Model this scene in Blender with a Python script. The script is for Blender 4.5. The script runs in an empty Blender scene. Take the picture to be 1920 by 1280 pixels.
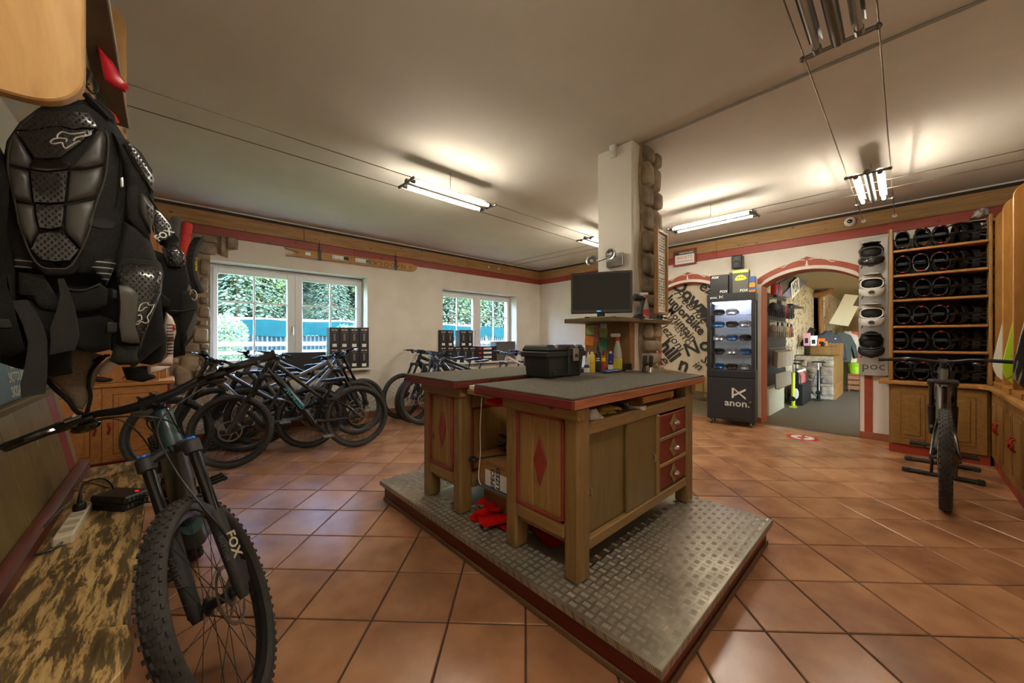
import bpy, math, random
from mathutils import Matrix, Vector, noise
PI = math.pi
rnd = random.Random(7)
SC = bpy.context.scene
COL = SC.collection

# ---------------------------------------------------------------- camera, sky, sun, exposure
F_PX, HOR, EYE, AZ = 686.0, 636.0, 1.25, math.radians(47.0)
VD = Vector((math.cos(AZ), math.sin(AZ), 0)); RD = Vector((math.sin(AZ), -math.cos(AZ), 0))
cam = bpy.data.cameras.new('camera'); cam.sensor_width = 36.0
cam.lens = F_PX / 1920 * 36; cam.shift_y = (HOR - 640) / 1920; cam.clip_start = 0.03; cam.clip_end = 400
camo = bpy.data.objects.new('camera', cam); COL.objects.link(camo)
camo.location = (0, 0, EYE); camo.rotation_euler = (PI / 2, 0, AZ - PI / 2)
SC.camera = camo
wd = bpy.data.worlds.new('sky'); SC.world = wd; wd.use_nodes = True
wn = wd.node_tree.nodes; wl = wd.node_tree.links
sky = wn.new('ShaderNodeTexSky'); sky.sky_type = 'NISHITA'; sky.sun_disc = False
sky.sun_elevation = math.radians(48); sky.sun_rotation = math.radians(60); sky.altitude = 1000
bg = wn['Background']; bg.inputs[1].default_value = 3.6
wl.new(sky.outputs[0], bg.inputs[0])
sun = bpy.data.lights.new('sun', 'SUN'); sun.energy = 5.0; sun.angle = 0.01; sun.color = (1, .95, .86)
suno = bpy.data.objects.new('sun', sun); COL.objects.link(suno)
suno.rotation_euler = Vector((-0.35, 0.62, -0.75)).to_track_quat('-Z', 'Y').to_euler()   # high sun from behind the building
vs = SC.view_settings; vs.view_transform = 'Standard'; vs.look = 'None'; vs.exposure = 1.36; vs.gamma = 1.0
vs.use_curve_mapping = False
LAMP_E = 54.0
try:
    SC.cycles.max_bounces = 8; SC.cycles.diffuse_bounces = 5; SC.cycles.glossy_bounces = 3
    SC.cycles.transparent_max_bounces = 16; SC.cycles.sample_clamp_indirect = 6.0
    SC.cycles.caustics_reflective = False; SC.cycles.caustics_refractive = False
except Exception:
    pass

# ---------------------------------------------------------------- measuring: where a sight line meets a plane
def ray(x, y): return VD + RD * ((x - 960) / F_PX) + Vector((0, 0, (HOR - y) / F_PX))
def onz(x, y, z):
    d = ray(x, y); t = (z - EYE) / d.z; return Vector((d.x * t, d.y * t, z))
def onx(x, y, X):
    d = ray(x, y); t = X / d.x; return Vector((X, d.y * t, EYE + d.z * t))
def ony(x, y, Y):
    d = ray(x, y); t = Y / d.y; return Vector((d.x * t, Y, EYE + d.z * t))

# ---------------------------------------------------------------- mesh helpers
class MB:
    def __init__(s): s.v = []; s.f = []; s.m = []
    def add(s, v, f, M=None, mi=0):
        o = len(s.v)
        if M is not None: v = [M @ Vector(p) for p in v]
        s.v.extend([tuple(p) for p in v]); s.f.extend([tuple(i + o for i in q) for q in f]); s.m.extend([mi] * len(f))
        return s
    def box(s, c, d, M=None, ch=0.0, mi=0):
        cx, cy, cz = c; x, y, z = d[0] / 2, d[1] / 2, d[2] / 2
        T = Matrix.Translation(Vector(c))
        if M is not None: T = T @ M.to_4x4() if len(M) == 3 else T @ M
        if ch <= 0:
            v = [(-x, -y, -z), (x, -y, -z), (x, y, -z), (-x, y, -z), (-x, -y, z), (x, -y, z), (x, y, z), (-x, y, z)]
            f = [(0, 3, 2, 1), (4, 5, 6, 7), (0, 1, 5, 4), (1, 2, 6, 5), (2, 3, 7, 6), (3, 0, 4, 7)]
            return s.add(v, f, T, mi)
        ch = min(ch, x * .49, y * .49, z * .49) if ch < 10 else ch
        v = []; ix = {}
        for sx in (-1, 1):
            for sy in (-1, 1):
                for sz in (-1, 1):
                    for a in range(3):
                        p = [sx * (x - ch), sy * (y - ch), sz * (z - ch)]; p[a] = (sx * x, sy * y, sz * z)[a]
                        ix[(sx, sy, sz, a)] = len(v); v.append(p)
        f = []
        def q(*k): f.append(tuple(ix[t] for t in k))
        for g in (-1, 1):
            r = (lambda *k: q(*k)) if g > 0 else (lambda *k: q(*reversed(k)))
            r((g, -1, -1, 0), (g, 1, -1, 0), (g, 1, 1, 0), (g, -1, 1, 0))
            r((-1, g, -1, 1), (-1, g, 1, 1), (1, g, 1, 1), (1, g, -1, 1))
            r((-1, -1, g, 2), (1, -1, g, 2), (1, 1, g, 2), (-1, 1, g, 2))
        for a in (-1, 1):
            for b in (-1, 1):
                for t in (('z', 0, 1), ('x', 1, 2), ('y', 2, 0)):
                    if t[0] == 'z': k = [(a, b, -1, 0), (a, b, 1, 0), (a, b, 1, 1), (a, b, -1, 1)]
                    elif t[0] == 'x': k = [(-1, a, b, 1), (1, a, b, 1), (1, a, b, 2), (-1, a, b, 2)]
                    else: k = [(b, -1, a, 2), (b, 1, a, 2), (b, 1, a, 0), (b, -1, a, 0)]
                    q(*(k if a * b < 0 else reversed(k)))
        for sx in (-1, 1):
            for sy in (-1, 1):
                for sz in (-1, 1):
                    k = [(sx, sy, sz, 0), (sx, sy, sz, 1), (sx, sy, sz, 2)]
                    q(*(k if sx * sy * sz > 0 else reversed(k)))
        return s.add(v, f, T, mi)
    def bx(s, x0, x1, y0, y1, z0, z1, ch=0.0, mi=0):
        return s.box(((x0 + x1) / 2, (y0 + y1) / 2, (z0 + z1) / 2), (abs(x1 - x0), abs(y1 - y0), abs(z1 - z0)), None, ch, mi)
    def tube(s, pts, r, n=8, closed=False, caps=True, asp=1.0, up=None, mi=0):
        """sweep along pts; r number or list; asp = width/height ratio of the section (height along 'up')"""
        P = [Vector(p) for p in pts]; N = len(P)
        R = r if isinstance(r, (list, tuple)) else [r] * N
        A = asp if isinstance(asp, (list, tuple)) else [asp] * N
        v = []; f = []; prev = None
        for i in range(N):
            if closed: t = (P[(i + 1) % N] - P[i - 1]).normalized()
            else: t = (P[min(i + 1, N - 1)] - P[max(i - 1, 0)]).normalized()
            if up is not None:
                b = Vector(up); b = b - t * b.dot(t)
                if b.length < 1e-4: b = t.orthogonal()
                b.normalize()
            elif prev is None: b = t.orthogonal().normalized()
            else:
                b = prev - t * prev.dot(t)
                b = b.normalized() if b.length > 1e-6 else t.orthogonal().normalized()
            prev = b; w = t.cross(b)
            for k in range(n):
                a = 2 * PI * k / n
                v.append(P[i] + b * (math.cos(a) * R[i]) + w * (math.sin(a) * R[i] * A[i]))
        for i in range(N if closed else N - 1):
            j = (i + 1) % N
            for k in range(n):
                l = (k + 1) % n
                f.append((i * n + k, i * n + l, j * n + l, j * n + k))
        if caps and not closed:
            f.append(tuple(reversed(range(n)))); f.append(tuple(range((N - 1) * n, N * n)))
        return s.add(v, f, None, mi)
    def cyl(s, a, b, r, n=12, mi=0, r2=None):
        return s.tube([a, b], [r, r if r2 is None else r2], n, mi=mi)
    def lathe(s, prof, n=16, M=None, mi=0, ang=2 * PI, sx=1.0):
        """prof: (radius, height) pairs, turned about local z"""
        v = []; f = []; full = abs(ang - 2 * PI) < 1e-6; m = n if full else n + 1
        for (r, z) in prof:
            for k in range(m):
                a = ang * k / n; v.append((r * math.cos(a) * sx, r * math.sin(a), z))
        for i in range(len(prof) - 1):
            for k in range(n):
                l = (k + 1) % m
                f.append((i * m + k, i * m + l, (i + 1) * m + l, (i + 1) * m + k))
        if full:
            if prof[0][0] > 1e-5: f.append(tuple(reversed(range(m))))
            if prof[-1][0] > 1e-5: f.append(tuple(range((len(prof) - 1) * m, len(prof) * m)))
        return s.add(v, f, M, mi)
    def ring(s, sec, n=48, M=None, mi=0, a0=0.0, a1=2 * PI):
        """sec: closed section (radius, y); swept about local y"""
        full = abs(a1 - a0 - 2 * PI) < 1e-6; m = n if full else n + 1; K = len(sec); v = []; f = []
        for i in range(m):
            a = a0 + (a1 - a0) * i / n
            for (r, y) in sec: v.append((r * math.cos(a), y, r * math.sin(a)))
        for i in range(n):
            j = (i + 1) % m
            for k in range(K):
                l = (k + 1) % K
                f.append((i * K + k, i * K + l, j * K + l, j * K + k))
        if not full: f.append(tuple(range(K))); f.append(tuple(reversed(range((m - 1) * K, m * K))))
        return s.add(v, f, M, mi)
    def ell(s, c, d, n=12, m=8, M=None, mi=0):
        v = []; f = []
        for i in range(m + 1):
            ph = PI * i / m
            for k in range(n):
                a = 2 * PI * k / n
                v.append((d[0] * math.sin(ph) * math.cos(a), d[1] * math.sin(ph) * math.sin(a), -d[2] * math.cos(ph)))
        for i in range(m):
            for k in range(n):
                l = (k + 1) % n; f.append((i * n + k, i * n + l, (i + 1) * n + l, (i + 1) * n + k))
        T = Matrix.Translation(Vector(c))
        if M is not None: T = T @ M.to_4x4()
        return s.add(v, f, T, mi)
    def prism(s, poly, d, M=None, mi=0, ch=0.0):
        """poly in local xy (counter-clockwise), from z=0 to z=d; ch = front/back chamfer"""
        n = len(poly)
        lay = [(0.0, 0.0), (0.0, d)] if ch <= 0 else [(ch, 0.0), (0.0, ch), (0.0, d - ch), (ch, d)]
        v = []
        for (ins, z) in lay:
            pp = inset(poly, ins) if ins > 0 else poly
            v.extend([(p[0], p[1], z) for p in pp])
        f = [tuple(reversed(range(n)))]
        for i in range(len(lay) - 1):
            for k in range(n):
                l = (k + 1) % n; f.append((i * n + k, i * n + l, (i + 1) * n + l, (i + 1) * n + k))
        f.append(tuple(range((len(lay) - 1) * n, len(lay) * n)))
        return s.add(v, f, M, mi)
    def pillow(s, pts, d, nrm, back=0.3, c=None, mi=0, prof=((1, 0), (.97, .35), (.86, .72), (.6, .95), (.3, 1.0))):
        """closed outline of 3-D points, domed by d along nrm (and back*d the other way)"""
        P = [Vector(p) for p in pts]; n = len(P); nv = Vector(nrm).normalized()
        C = Vector(c) if c is not None else sum(P, Vector()) / n
        v = []; f = []
        rings = [(k, h) for (k, h) in prof]
        for (k, h) in rings: v.extend([C + (p - C) * k + nv * (h * d) for p in P])
        v.append(C + nv * d)
        for i in range(len(rings) - 1):
            for k in range(n):
                l = (k + 1) % n; f.append((i * n + k, i * n + l, (i + 1) * n + l, (i + 1) * n + k))
        t = len(v) - 1; o = (len(rings) - 1) * n
        for k in range(n): f.append((o + k, o + (k + 1) % n, t))
        b = len(v); v.extend([C + (p - C) * .93 - nv * (back * d) for p in P]); v.append(C - nv * (back * d))
        for k in range(n):
            l = (k + 1) % n; f.append((k, b + k, b + l, l)); f.append((b + k, b + n, b + l))
        return s.add(v, f, None, mi)
    def strip(s, pts, w, wd, th=.003, mi=0):
        """a flat band along pts, w wide along direction wd (a vector or a list of them), th thick"""
        P = [Vector(p) for p in pts]; N = len(P); v = []; f = []
        W = w if isinstance(w, (list, tuple)) else [w] * N
        D = [Vector(x).normalized() for x in wd] if isinstance(wd, list) else [Vector(wd).normalized()] * N
        for i in range(N):
            t = (P[min(i + 1, N - 1)] - P[max(i - 1, 0)]).normalized(); d = D[i]; nn = t.cross(d).normalized()
            for (a, b) in ((-.5, -.5), (.5, -.5), (.5, .5), (-.5, .5)): v.append(P[i] + d * (a * W[i]) + nn * (b * th))
        for i in range(N - 1):
            for k in range(4):
                l = (k + 1) % 4; f.append((i * 4 + k, i * 4 + l, i * 4 + 4 + l, i * 4 + 4 + k))
        f.append((3, 2, 1, 0)); f.append(tuple((N - 1) * 4 + k for k in range(4)))
        return s.add(v, f, None, mi)
    def mesh(s, name, mats, ang=35):
        me = bpy.data.meshes.new(name); me.from_pydata(s.v, [], s.f)
        for m in (mats if isinstance(mats, (list, tuple)) else [mats]): me.materials.append(m)
        if any(s.m): me.polygons.foreach_set('material_index', s.m)
        me.validate(); me.update()
        if ang is not None:
            me.polygons.foreach_set('use_smooth', [True] * len(me.polygons))
            me.set_sharp_from_angle(angle=math.radians(ang))
        return me
    def build(s, name, mats, parent=None, ang=35, fix=True):
        return obj(name, s.mesh(name, mats, ang), parent)

def inset(poly, d):
    n = len(poly); out = []
    for i in range(n):
        a = Vector((poly[i - 1][0], poly[i - 1][1])); b = Vector((poly[i][0], poly[i][1])); c = Vector((poly[(i + 1) % n][0], poly[(i + 1) % n][1]))
        e1 = (b - a); e2 = (c - b)
        if e1.length < 1e-9 or e2.length < 1e-9: out.append((b.x, b.y)); continue
        e1.normalize(); e2.normalize()
        n1 = Vector((-e1.y, e1.x)); n2 = Vector((-e2.y, e2.x)); k = n1 + n2
        k = k / max(.3, 1 + n1.dot(n2)); out.append((b.x + k.x * d, b.y + k.y * d))
    return out

def obj(name, data, parent=None, M=None):
    o = bpy.data.objects.new(name, data); COL.objects.link(o)
    if parent is not None: o.parent = parent
    if M is not None: o.matrix_local = M
    return o
def tag(o, label=None, cat=None, group=None, kind=None):
    if label: o['label'] = label
    if cat: o['category'] = cat
    if group: o['group'] = group
    if kind: o['kind'] = kind
    return o
def thing(name, label, cat, M=None, group=None):
    o = obj(name, None, None, M); o.empty_display_size = .05
    return tag(o, label, cat, group)
def dup(root, M, label=None, group=None):
    r = root.copy(); COL.objects.link(r); r.matrix_local = M
    if label: r['label'] = label
    if group: r['group'] = group
    def rec(a, b):
        for ch in a.children:
            c = ch.copy(); COL.objects.link(c); c.parent = b; c.matrix_local = ch.matrix_local.copy(); rec(ch, c)
    rec(root, r); return r
def TR(x, y, z, rz=0.0, rx=0.0, ry=0.0, s=1.0):
    return Matrix.Translation((x, y, z)) @ Matrix.Rotation(rz, 4, 'Z') @ Matrix.Rotation(ry, 4, 'Y') @ Matrix.Rotation(rx, 4, 'X') @ Matrix.Scale(s, 4)
def FR(o, x, y, z):
    """frame: origin and three axes as columns"""
    m = Matrix.Identity(4)
    for i, a in enumerate((x, y, z, o)):
        for k in range(3): m[k][i] = a[k]
    return m
def text(name, s, size, M, mat, parent=None, ext=.0006, align='CENTER', sx=1.0, shear=0.0, bold=0.0, sp=1.0):
    cu = bpy.data.curves.new(name, 'FONT'); cu.body = s; cu.size = size; cu.extrude = ext; cu.align_x = align; cu.align_y = 'CENTER'
    cu.shear = shear; cu.offset = bold; cu.resolution_u = 2; cu.space_character = sp
    t = bpy.data.objects.new(name, cu); COL.objects.link(t)
    dg = bpy.context.evaluated_depsgraph_get(); me = bpy.data.meshes.new_from_object(t.evaluated_get(dg))
    bpy.data.objects.remove(t); bpy.data.curves.remove(cu)
    if sx != 1.0:
        for q in me.vertices: q.co.x *= sx
    me.materials.clear(); me.materials.append(mat); me.name = name
    return obj(name, me, parent, M)

# ---------------------------------------------------------------- materials
def lin(c):
    return tuple(((x / 255) / 12.92 if x / 255 <= .04045 else ((x / 255 + .055) / 1.055) ** 2.4) for x in c) + (1.0,)
def mat(name, c, rough=.5, metal=0.0, spec=.5, c2=None, scale=8.0, amt=.5, bump=0.0, bscale=60.0, stretch=None, emit=0.0, coat=0.0, rnd_obj=0.0, lohi=(.35, .65), rvar=0.0, voro=False):
    m = bpy.data.materials.new(name); m.use_nodes = True; nt = m.node_tree; N = nt.nodes; L = nt.links; b = N['Principled BSDF']
    b.inputs['Base Color'].default_value = lin(c); b.inputs['Roughness'].default_value = rough; b.inputs['Metallic'].default_value = metal
    b.inputs['Specular IOR Level'].default_value = spec; b.inputs['Coat Weight'].default_value = coat; b.inputs['Coat Roughness'].default_value = .15
    tc = None; vec = None
    if c2 is not None or bump or rvar:
        tc = N.new('ShaderNodeTexCoord'); mp = N.new('ShaderNodeMapping'); L.new(tc.outputs['Object'], mp.inputs[0])
        if stretch: mp.inputs['Scale'].default_value = stretch
        vec = mp.outputs[0]
        if rnd_obj:
            oi = N.new('ShaderNodeObjectInfo'); ml = N.new('ShaderNodeVectorMath'); ml.operation = 'SCALE'; cb = N.new('ShaderNodeCombineXYZ')
            for i in range(3): L.new(oi.outputs['Random'], cb.inputs[i])
            L.new(cb.outputs[0], ml.inputs[0]); ml.inputs['Scale'].default_value = 37.0
            ad = N.new('ShaderNodeVectorMath'); L.new(vec, ad.inputs[0]); L.new(ml.outputs[0], ad.inputs[1]); vec = ad.outputs[0]
    col = None
    if c2 is not None:
        tx = N.new('ShaderNodeTexNoise'); tx.inputs['Scale'].default_value = scale; tx.inputs['Detail'].default_value = 6; L.new(vec, tx.inputs['Vector'])
        rp = N.new('ShaderNodeValToRGB'); rp.color_ramp.elements[0].position = lohi[0]; rp.color_ramp.elements[1].position = lohi[1]
        rp.color_ramp.elements[0].color = lin(c); rp.color_ramp.elements[1].color = lin(c2); L.new(tx.outputs['Fac'], rp.inputs[0]); col = rp.outputs[0]
        if rvar:
            mr = N.new('ShaderNodeMapRange'); mr.inputs['To Min'].default_value = rough - rvar; mr.inputs['To Max'].default_value = rough + rvar
            L.new(tx.outputs['Fac'], mr.inputs[0]); L.new(mr.outputs[0], b.inputs['Roughness'])
    if rnd_obj:
        oi = N.new('ShaderNodeObjectInfo'); hs = N.new('ShaderNodeHueSaturation'); mr = N.new('ShaderNodeMapRange')
        mr.inputs['To Min'].default_value = 1 - rnd_obj; mr.inputs['To Max'].default_value = 1 + rnd_obj
        L.new(oi.outputs['Random'], mr.inputs[0]); L.new(mr.outputs[0], hs.inputs['Value'])
        if col is not None: L.new(col, hs.inputs['Color'])
        else: hs.inputs['Color'].default_value = lin(c)
        col = hs.outputs[0]
    if col is not None: L.new(col, b.inputs['Base Color'])
    if bump:
        if voro:
            nb = N.new('ShaderNodeTexVoronoi'); nb.inputs['Scale'].default_value = bscale; bo = nb.outputs['Distance']
        else:
            nb = N.new('ShaderNodeTexNoise'); nb.inputs['Scale'].default_value = bscale; nb.inputs['Detail'].default_value = 4; bo = nb.outputs['Fac']
        L.new(vec, nb.inputs['Vector']); bp = N.new('ShaderNodeBump'); bp.inputs['Strength'].default_value = bump; bp.inputs['Distance'].default_value = .01
        L.new(bo, bp.inputs['Height']); L.new(bp.outputs[0], b.inputs['Normal'])
    if emit:
        b.inputs['Emission Color'].default_value = lin(c); b.inputs['Emission Strength'].default_value = emit
    return m
def wood(name, c1, c2, axis='x', rough=.5, scale=3.0, knots=True, ratio=14.0, coat=0.0, rnd_obj=.06, bump=.08):
    """long grain along the named axis, with darker knots"""
    m = bpy.data.materials.new(name); m.use_nodes = True; nt = m.node_tree; N = nt.nodes; L = nt.links; b = N['Principled BSDF']
    b.inputs['Roughness'].default_value = rough; b.inputs['Coat Weight'].default_value = coat
    tc = N.new('ShaderNodeTexCoord'); mp = N.new('ShaderNodeMapping'); L.new(tc.outputs['Object'], mp.inputs[0])
    st = {'x': (1, ratio, ratio), 'y': (ratio, 1, ratio), 'z': (ratio, ratio, 1), 'd': (ratio, ratio, 1)}[axis]; mp.inputs['Scale'].default_value = st
    if axis == 'd':
        mp.inputs['Rotation'].default_value = (0, 0, -PI / 4); mp.inputs['Scale'].default_value = (1, ratio, ratio)
    oi = N.new('ShaderNodeObjectInfo'); cb = N.new('ShaderNodeCombineXYZ'); ml = N.new('ShaderNodeMath'); ml.operation = 'MULTIPLY'; ml.inputs[1].default_value = 23.0
    L.new(oi.outputs['Random'], ml.inputs[0])
    for i in range(3): L.new(ml.outputs[0], cb.inputs[i])
    ad = N.new('ShaderNodeVectorMath'); L.new(mp.outputs[0], ad.inputs[0]); L.new(cb.outputs[0], ad.inputs[1])
    n1 = N.new('ShaderNodeTexNoise'); n1.inputs['Scale'].default_value = scale; n1.inputs['Detail'].default_value = 8; n1.inputs['Roughness'].default_value = .65; n1.inputs['Distortion'].default_value = .6
    L.new(ad.outputs[0], n1.inputs['Vector'])
    rp = N.new('ShaderNodeValToRGB'); e = rp.color_ramp.elements; e[0].position = .3; e[1].position = .72; e[0].color = lin(c2); e[1].color = lin(c1)
    L.new(n1.outputs['Fac'], rp.inputs[0]); col = rp.outputs[0]
    if knots:
        ad2 = N.new('ShaderNodeVectorMath'); mp2 = N.new('ShaderNodeMapping'); L.new(tc.outputs['Object'], mp2.inputs[0])
        mp2.inputs['Scale'].default_value = tuple((3.0 if v == 1 else 5.5) for v in st); L.new(mp2.outputs[0], ad2.inputs[0]); L.new(cb.outputs[0], ad2.inputs[1])
        vo = N.new('ShaderNodeTexVoronoi'); vo.inputs['Scale'].default_value = 1.6; vo.inputs['Randomness'].default_value = 1.0; L.new(ad2.outputs[0], vo.inputs['Vector'])
        r2 = N.new('ShaderNodeValToRGB'); r2.color_ramp.elements[0].position = .035; r2.color_ramp.elements[1].position = .13
        r2.color_ramp.elements[0].color = (1, 1, 1, 1); r2.color_ramp.elements[1].color = (0, 0, 0, 1); L.new(vo.outputs['Distance'], r2.inputs[0])
        mx = N.new('ShaderNodeMix'); mx.data_type = 'RGBA'; L.new(r2.outputs[0], mx.inputs['Factor']); L.new(col, mx.inputs['A'])
        mx.inputs['B'].default_value = tuple(x * .28 for x in lin(c2)[:3]) + (1,); col = mx.outputs['Result']
    hs = N.new('ShaderNodeHueSaturation'); mr = N.new('ShaderNodeMapRange'); mr.inputs['To Min'].default_value = 1 - rnd_obj; mr.inputs['To Max'].default_value = 1 + rnd_obj
    L.new(oi.outputs['Random'], mr.inputs[0]); L.new(mr.outputs[0], hs.inputs['Value']); L.new(col, hs.inputs['Color']); L.new(hs.outputs[0], b.inputs['Base Color'])
    if bump:
        bp = N.new('ShaderNodeBump'); bp.inputs['Strength'].default_value = bump; bp.inputs['Distance'].default_value = .01; L.new(n1.outputs['Fac'], bp.inputs['Height']); L.new(bp.outputs[0], b.inputs['Normal'])
    return m
def glass(name, tint=(1, 1, 1), refl=.08, alpha_col=None):
    m = bpy.data.materials.new(name); m.use_nodes = True; nt = m.node_tree; N = nt.nodes; L = nt.links
    N.remove(N['Principled BSDF']); tr = N.new('ShaderNodeBsdfTransparent'); gl = N.new('ShaderNodeBsdfGlossy'); gl.inputs['Roughness'].default_value = .02
    tr.inputs[0].default_value = tuple(tint) + (1,); lw = N.new('ShaderNodeLayerWeight'); pw = N.new('ShaderNodeMath'); pw.operation = 'POWER'; pw.inputs[1].default_value = 5.0; L.new(lw.outputs['Facing'], pw.inputs[0]); fr = N.new('ShaderNodeMath'); fr.operation = 'MULTIPLY_ADD'; fr.inputs[1].default_value = .9; fr.inputs[2].default_value = .04; L.new(pw.outputs[0], fr.inputs[0])
    mx = N.new('ShaderNodeMixShader'); L.new(fr.outputs[0], mx.inputs[0]); L.new(tr.outputs[0], mx.inputs[1]); L.new(gl.outputs[0], mx.inputs[2]); L.new(mx.outputs[0], N['Material Output'].inputs[0])
    return m

BLK = mat('black_plastic', (22, 22, 23), .38); MBLK = mat('matte_black', (24, 24, 24), .65, bump=.1, bscale=300)
GBLK = mat('gloss_black', (12, 12, 13), .14, spec=.6, coat=.4); RUB = mat('rubber', (40, 38, 35), .72, c2=(54, 50, 45), scale=30, bump=.15, bscale=200)
STEEL = mat('steel', (190, 190, 188), .28, 1.0); DSTEEL = mat('dark_steel', (96, 96, 98), .35, 1.0); ALU = mat('aluminium', (205, 206, 205), .35, 1.0)
WHT = mat('white_plastic', (225, 224, 218), .4); CREAM = mat('cream_plastic', (214, 203, 178), .45); GRY = mat('grey_plastic', (92, 92, 92), .55)
REDM = mat('red_plastic', (190, 24, 30), .35); BLUE = mat('blue_anodised', (28, 120, 215), .3, .4); YEL = mat('yellow_print', (238, 214, 30), .5); ORG = mat('orange_print', (236, 110, 28), .5)
WPR = mat('white_print', (236, 234, 228), .55); BPR = mat('black_print', (28, 26, 24), .6); TEAL = mat('teal_print', (50, 190, 190), .45); GREEN = mat('lime', (165, 196, 30), .5)
GLASS = glass('clear_glass'); PAPER = mat('paper', (222, 218, 205), .7)
# ================================================================ THE ROOM
XA, YW, XL, YF, ZC = 6.42, 5.92, -.85, -1.15, 2.90
PLAST = mat('plaster', (220, 214, 202), .75, c2=(212, 205, 192), scale=3, bump=.05, bscale=120)
CEIL = mat('ceiling_paint', (214, 209, 198), .85, c2=(205, 199, 187), scale=1.2, bump=.12, bscale=260)
GROUT = mat('grout', (62, 50, 38), .9)
TILE = mat('terracotta', (174, 126, 90), .25, c2=(140, 95, 66), scale=3.6, bump=.045, bscale=90, rnd_obj=.11, lohi=(.36, .68), spec=.5)
PINE_X = wood('pine_board_x', (176, 134, 78), (132, 92, 48), 'x', .5); PINE_Y = wood('pine_board_y', (176, 140, 88), (136, 100, 58), 'y', .5)
RED_X = wood('red_board_x', (160, 68, 52), (132, 50, 40), 'x', .45); RED_Y = wood('red_board_y', (162, 68, 52), (134, 50, 40), 'y', .45)
DARK = mat('shadow_gap', (46, 34, 26), .7)
TERRA = mat('terracotta_paint', (176, 92, 60), .6); ARED = mat('arch_red', (164, 74, 48), .55, c2=(152, 64, 40), scale=14)
STONE = mat('field_stone', (158, 142, 118), .85, c2=(118, 104, 86), scale=9, bump=.6, bscale=22, rnd_obj=.3)
MORTAR = mat('mortar', (158, 140, 112), .9, c2=(134, 118, 94), scale=14, bump=.5, bscale=40)
SKIRT = mat('skirting_tile', (156, 96, 66), .4, c2=(138, 80, 54), scale=6, rnd_obj=.08)
def clip(poly, nx, ny, d):
    out = []
    for i in range(len(poly)):
        a, b = poly[i - 1], poly[i]; da = a[0] * nx + a[1] * ny - d; db = b[0] * nx + b[1] * ny - d
        if (da < 0) != (db < 0):
            t = da / (da - db); out.append((a[0] + (b[0] - a[0]) * t, a[1] + (b[1] - a[1]) * t))
        if db < 0: out.append(b)
    return out
floor = MB().bx(XL - .1, XA, YF - .1, YW + .1, -.06, -.005).build('floor', GROUT); tag(floor, 'terracotta tiled floor laid diagonally', kind='structure')
PT, ts = .3425, .3345
full_tile = MB().prism([(0, -ts / math.sqrt(2)), (ts / math.sqrt(2), 0), (0, ts / math.sqrt(2)), (-ts / math.sqrt(2), 0)], .02, Matrix.Translation((0, 0, -.02)), ch=.003).mesh('tile', TILE)
PLX0, PLX1, PLY0, PLY1, PLZ = 1.19, 2.69, .547, 2.79, .15
cells = []
for i in range(-22, 23):
    for k in range(-4, 32):
        a = .0035 + (i + .5) * PT; b = 1.606 + (k - 4 + .5) * PT
        x, y = (a + b) / math.sqrt(2), (b - a) / math.sqrt(2); r = ts / math.sqrt(2)
        if x + r < XL or x - r > XA or y + r < YF or y - r > YW: continue
        if PLX0 + r < x < PLX1 - r and PLY0 + r < y < PLY1 - r: continue
        p = Vector((x, y, 0)); dep = p.dot(VD); lat = abs(p.dot(RD))
        seen = dep > .2 and lat - .25 < dep * 1.42
        cells.append((0 if seen else 1, p.length, x, y, r))
cells.sort(); rest = MB()
for q, (ns, dist, x, y, r) in enumerate(cells):
    inside = x - r > XL and x + r < XA and y - r > YF and y + r < YW
    poly = [(x, y - r), (x + r, y), (x, y + r), (x - r, y)]
    if not inside:
        for (nx, ny, d) in ((-1, 0, -XL), (1, 0, XA), (0, -1, -YF), (0, 1, YW)): poly = clip(poly, nx, ny, d)
        if len(poly) < 3: continue
    if q < 300:
        if inside: obj('tile', full_tile, floor, Matrix.Translation((x, y, rnd.uniform(-.0008, .0008))) @ Matrix.Rotation(rnd.choice((0, 1, 2, 3)) * PI / 2, 4, 'Z'))
        else:
            o = MB().prism([(a - x, b - y) for a, b in poly], .02, Matrix.Translation((0, 0, -.02))).build('tile', TILE, floor); o.location = (x, y, 0)
    else: rest.prism(poly, .02, Matrix.Translation((0, 0, -.02)))
tag(rest.build('far_tiles', TILE, floor), kind='stuff')
tag(MB().bx(XL - .1, XA + .35, YF - .1, YW + .4, ZC, ZC + .1).build('ceiling', CEIL), 'plain off-white plaster ceiling', kind='structure')
tag(MB().bx(XL - .2, XL, YF - .2, YW + .33, -.05, ZC).build('wall_left', PLAST), 'plastered wall behind the bench', kind='structure')
tag(MB().bx(XL, XA + .3, YF - .2, YF, -.05, ZC).build('wall_front', PLAST), 'plastered wall behind the board rack', kind='structure')
# ---- window wall
WZ0, WZ1 = .80, 2.245; W1 = (.352, 2.326); W2 = (3.74, 5.66); YO = 6.25
wb = MB()
for (x0, x1, z0, z1) in ((XL, W1[0], -.05, ZC), (W1[1], W2[0], -.05, ZC), (W2[1], XA + .3, -.05, ZC), (W1[0], W1[1], -.05, WZ0), (W1[0], W1[1], WZ1, ZC), (W2[0], W2[1], -.05, WZ0), (W2[0], W2[1], WZ1 - .03, ZC)):
    wb.bx(x0, x1, YW, YO + .08, z0, z1)
wall_back = tag(wb.build('wall_back', PLAST), 'cream plastered wall with two windows', kind='structure')
WV = lambda y: FR((0, y, 0), (1, 0, 0), (0, 0, 1), (0, -1, 0))      # local (x, z) on a plane facing the room from the window side
AV = lambda x: FR((x, 0, 0), (0, -1, 0), (0, 0, 1), (-1, 0, 0))     # local (-y, z) on a plane facing the room from the arch side
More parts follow.
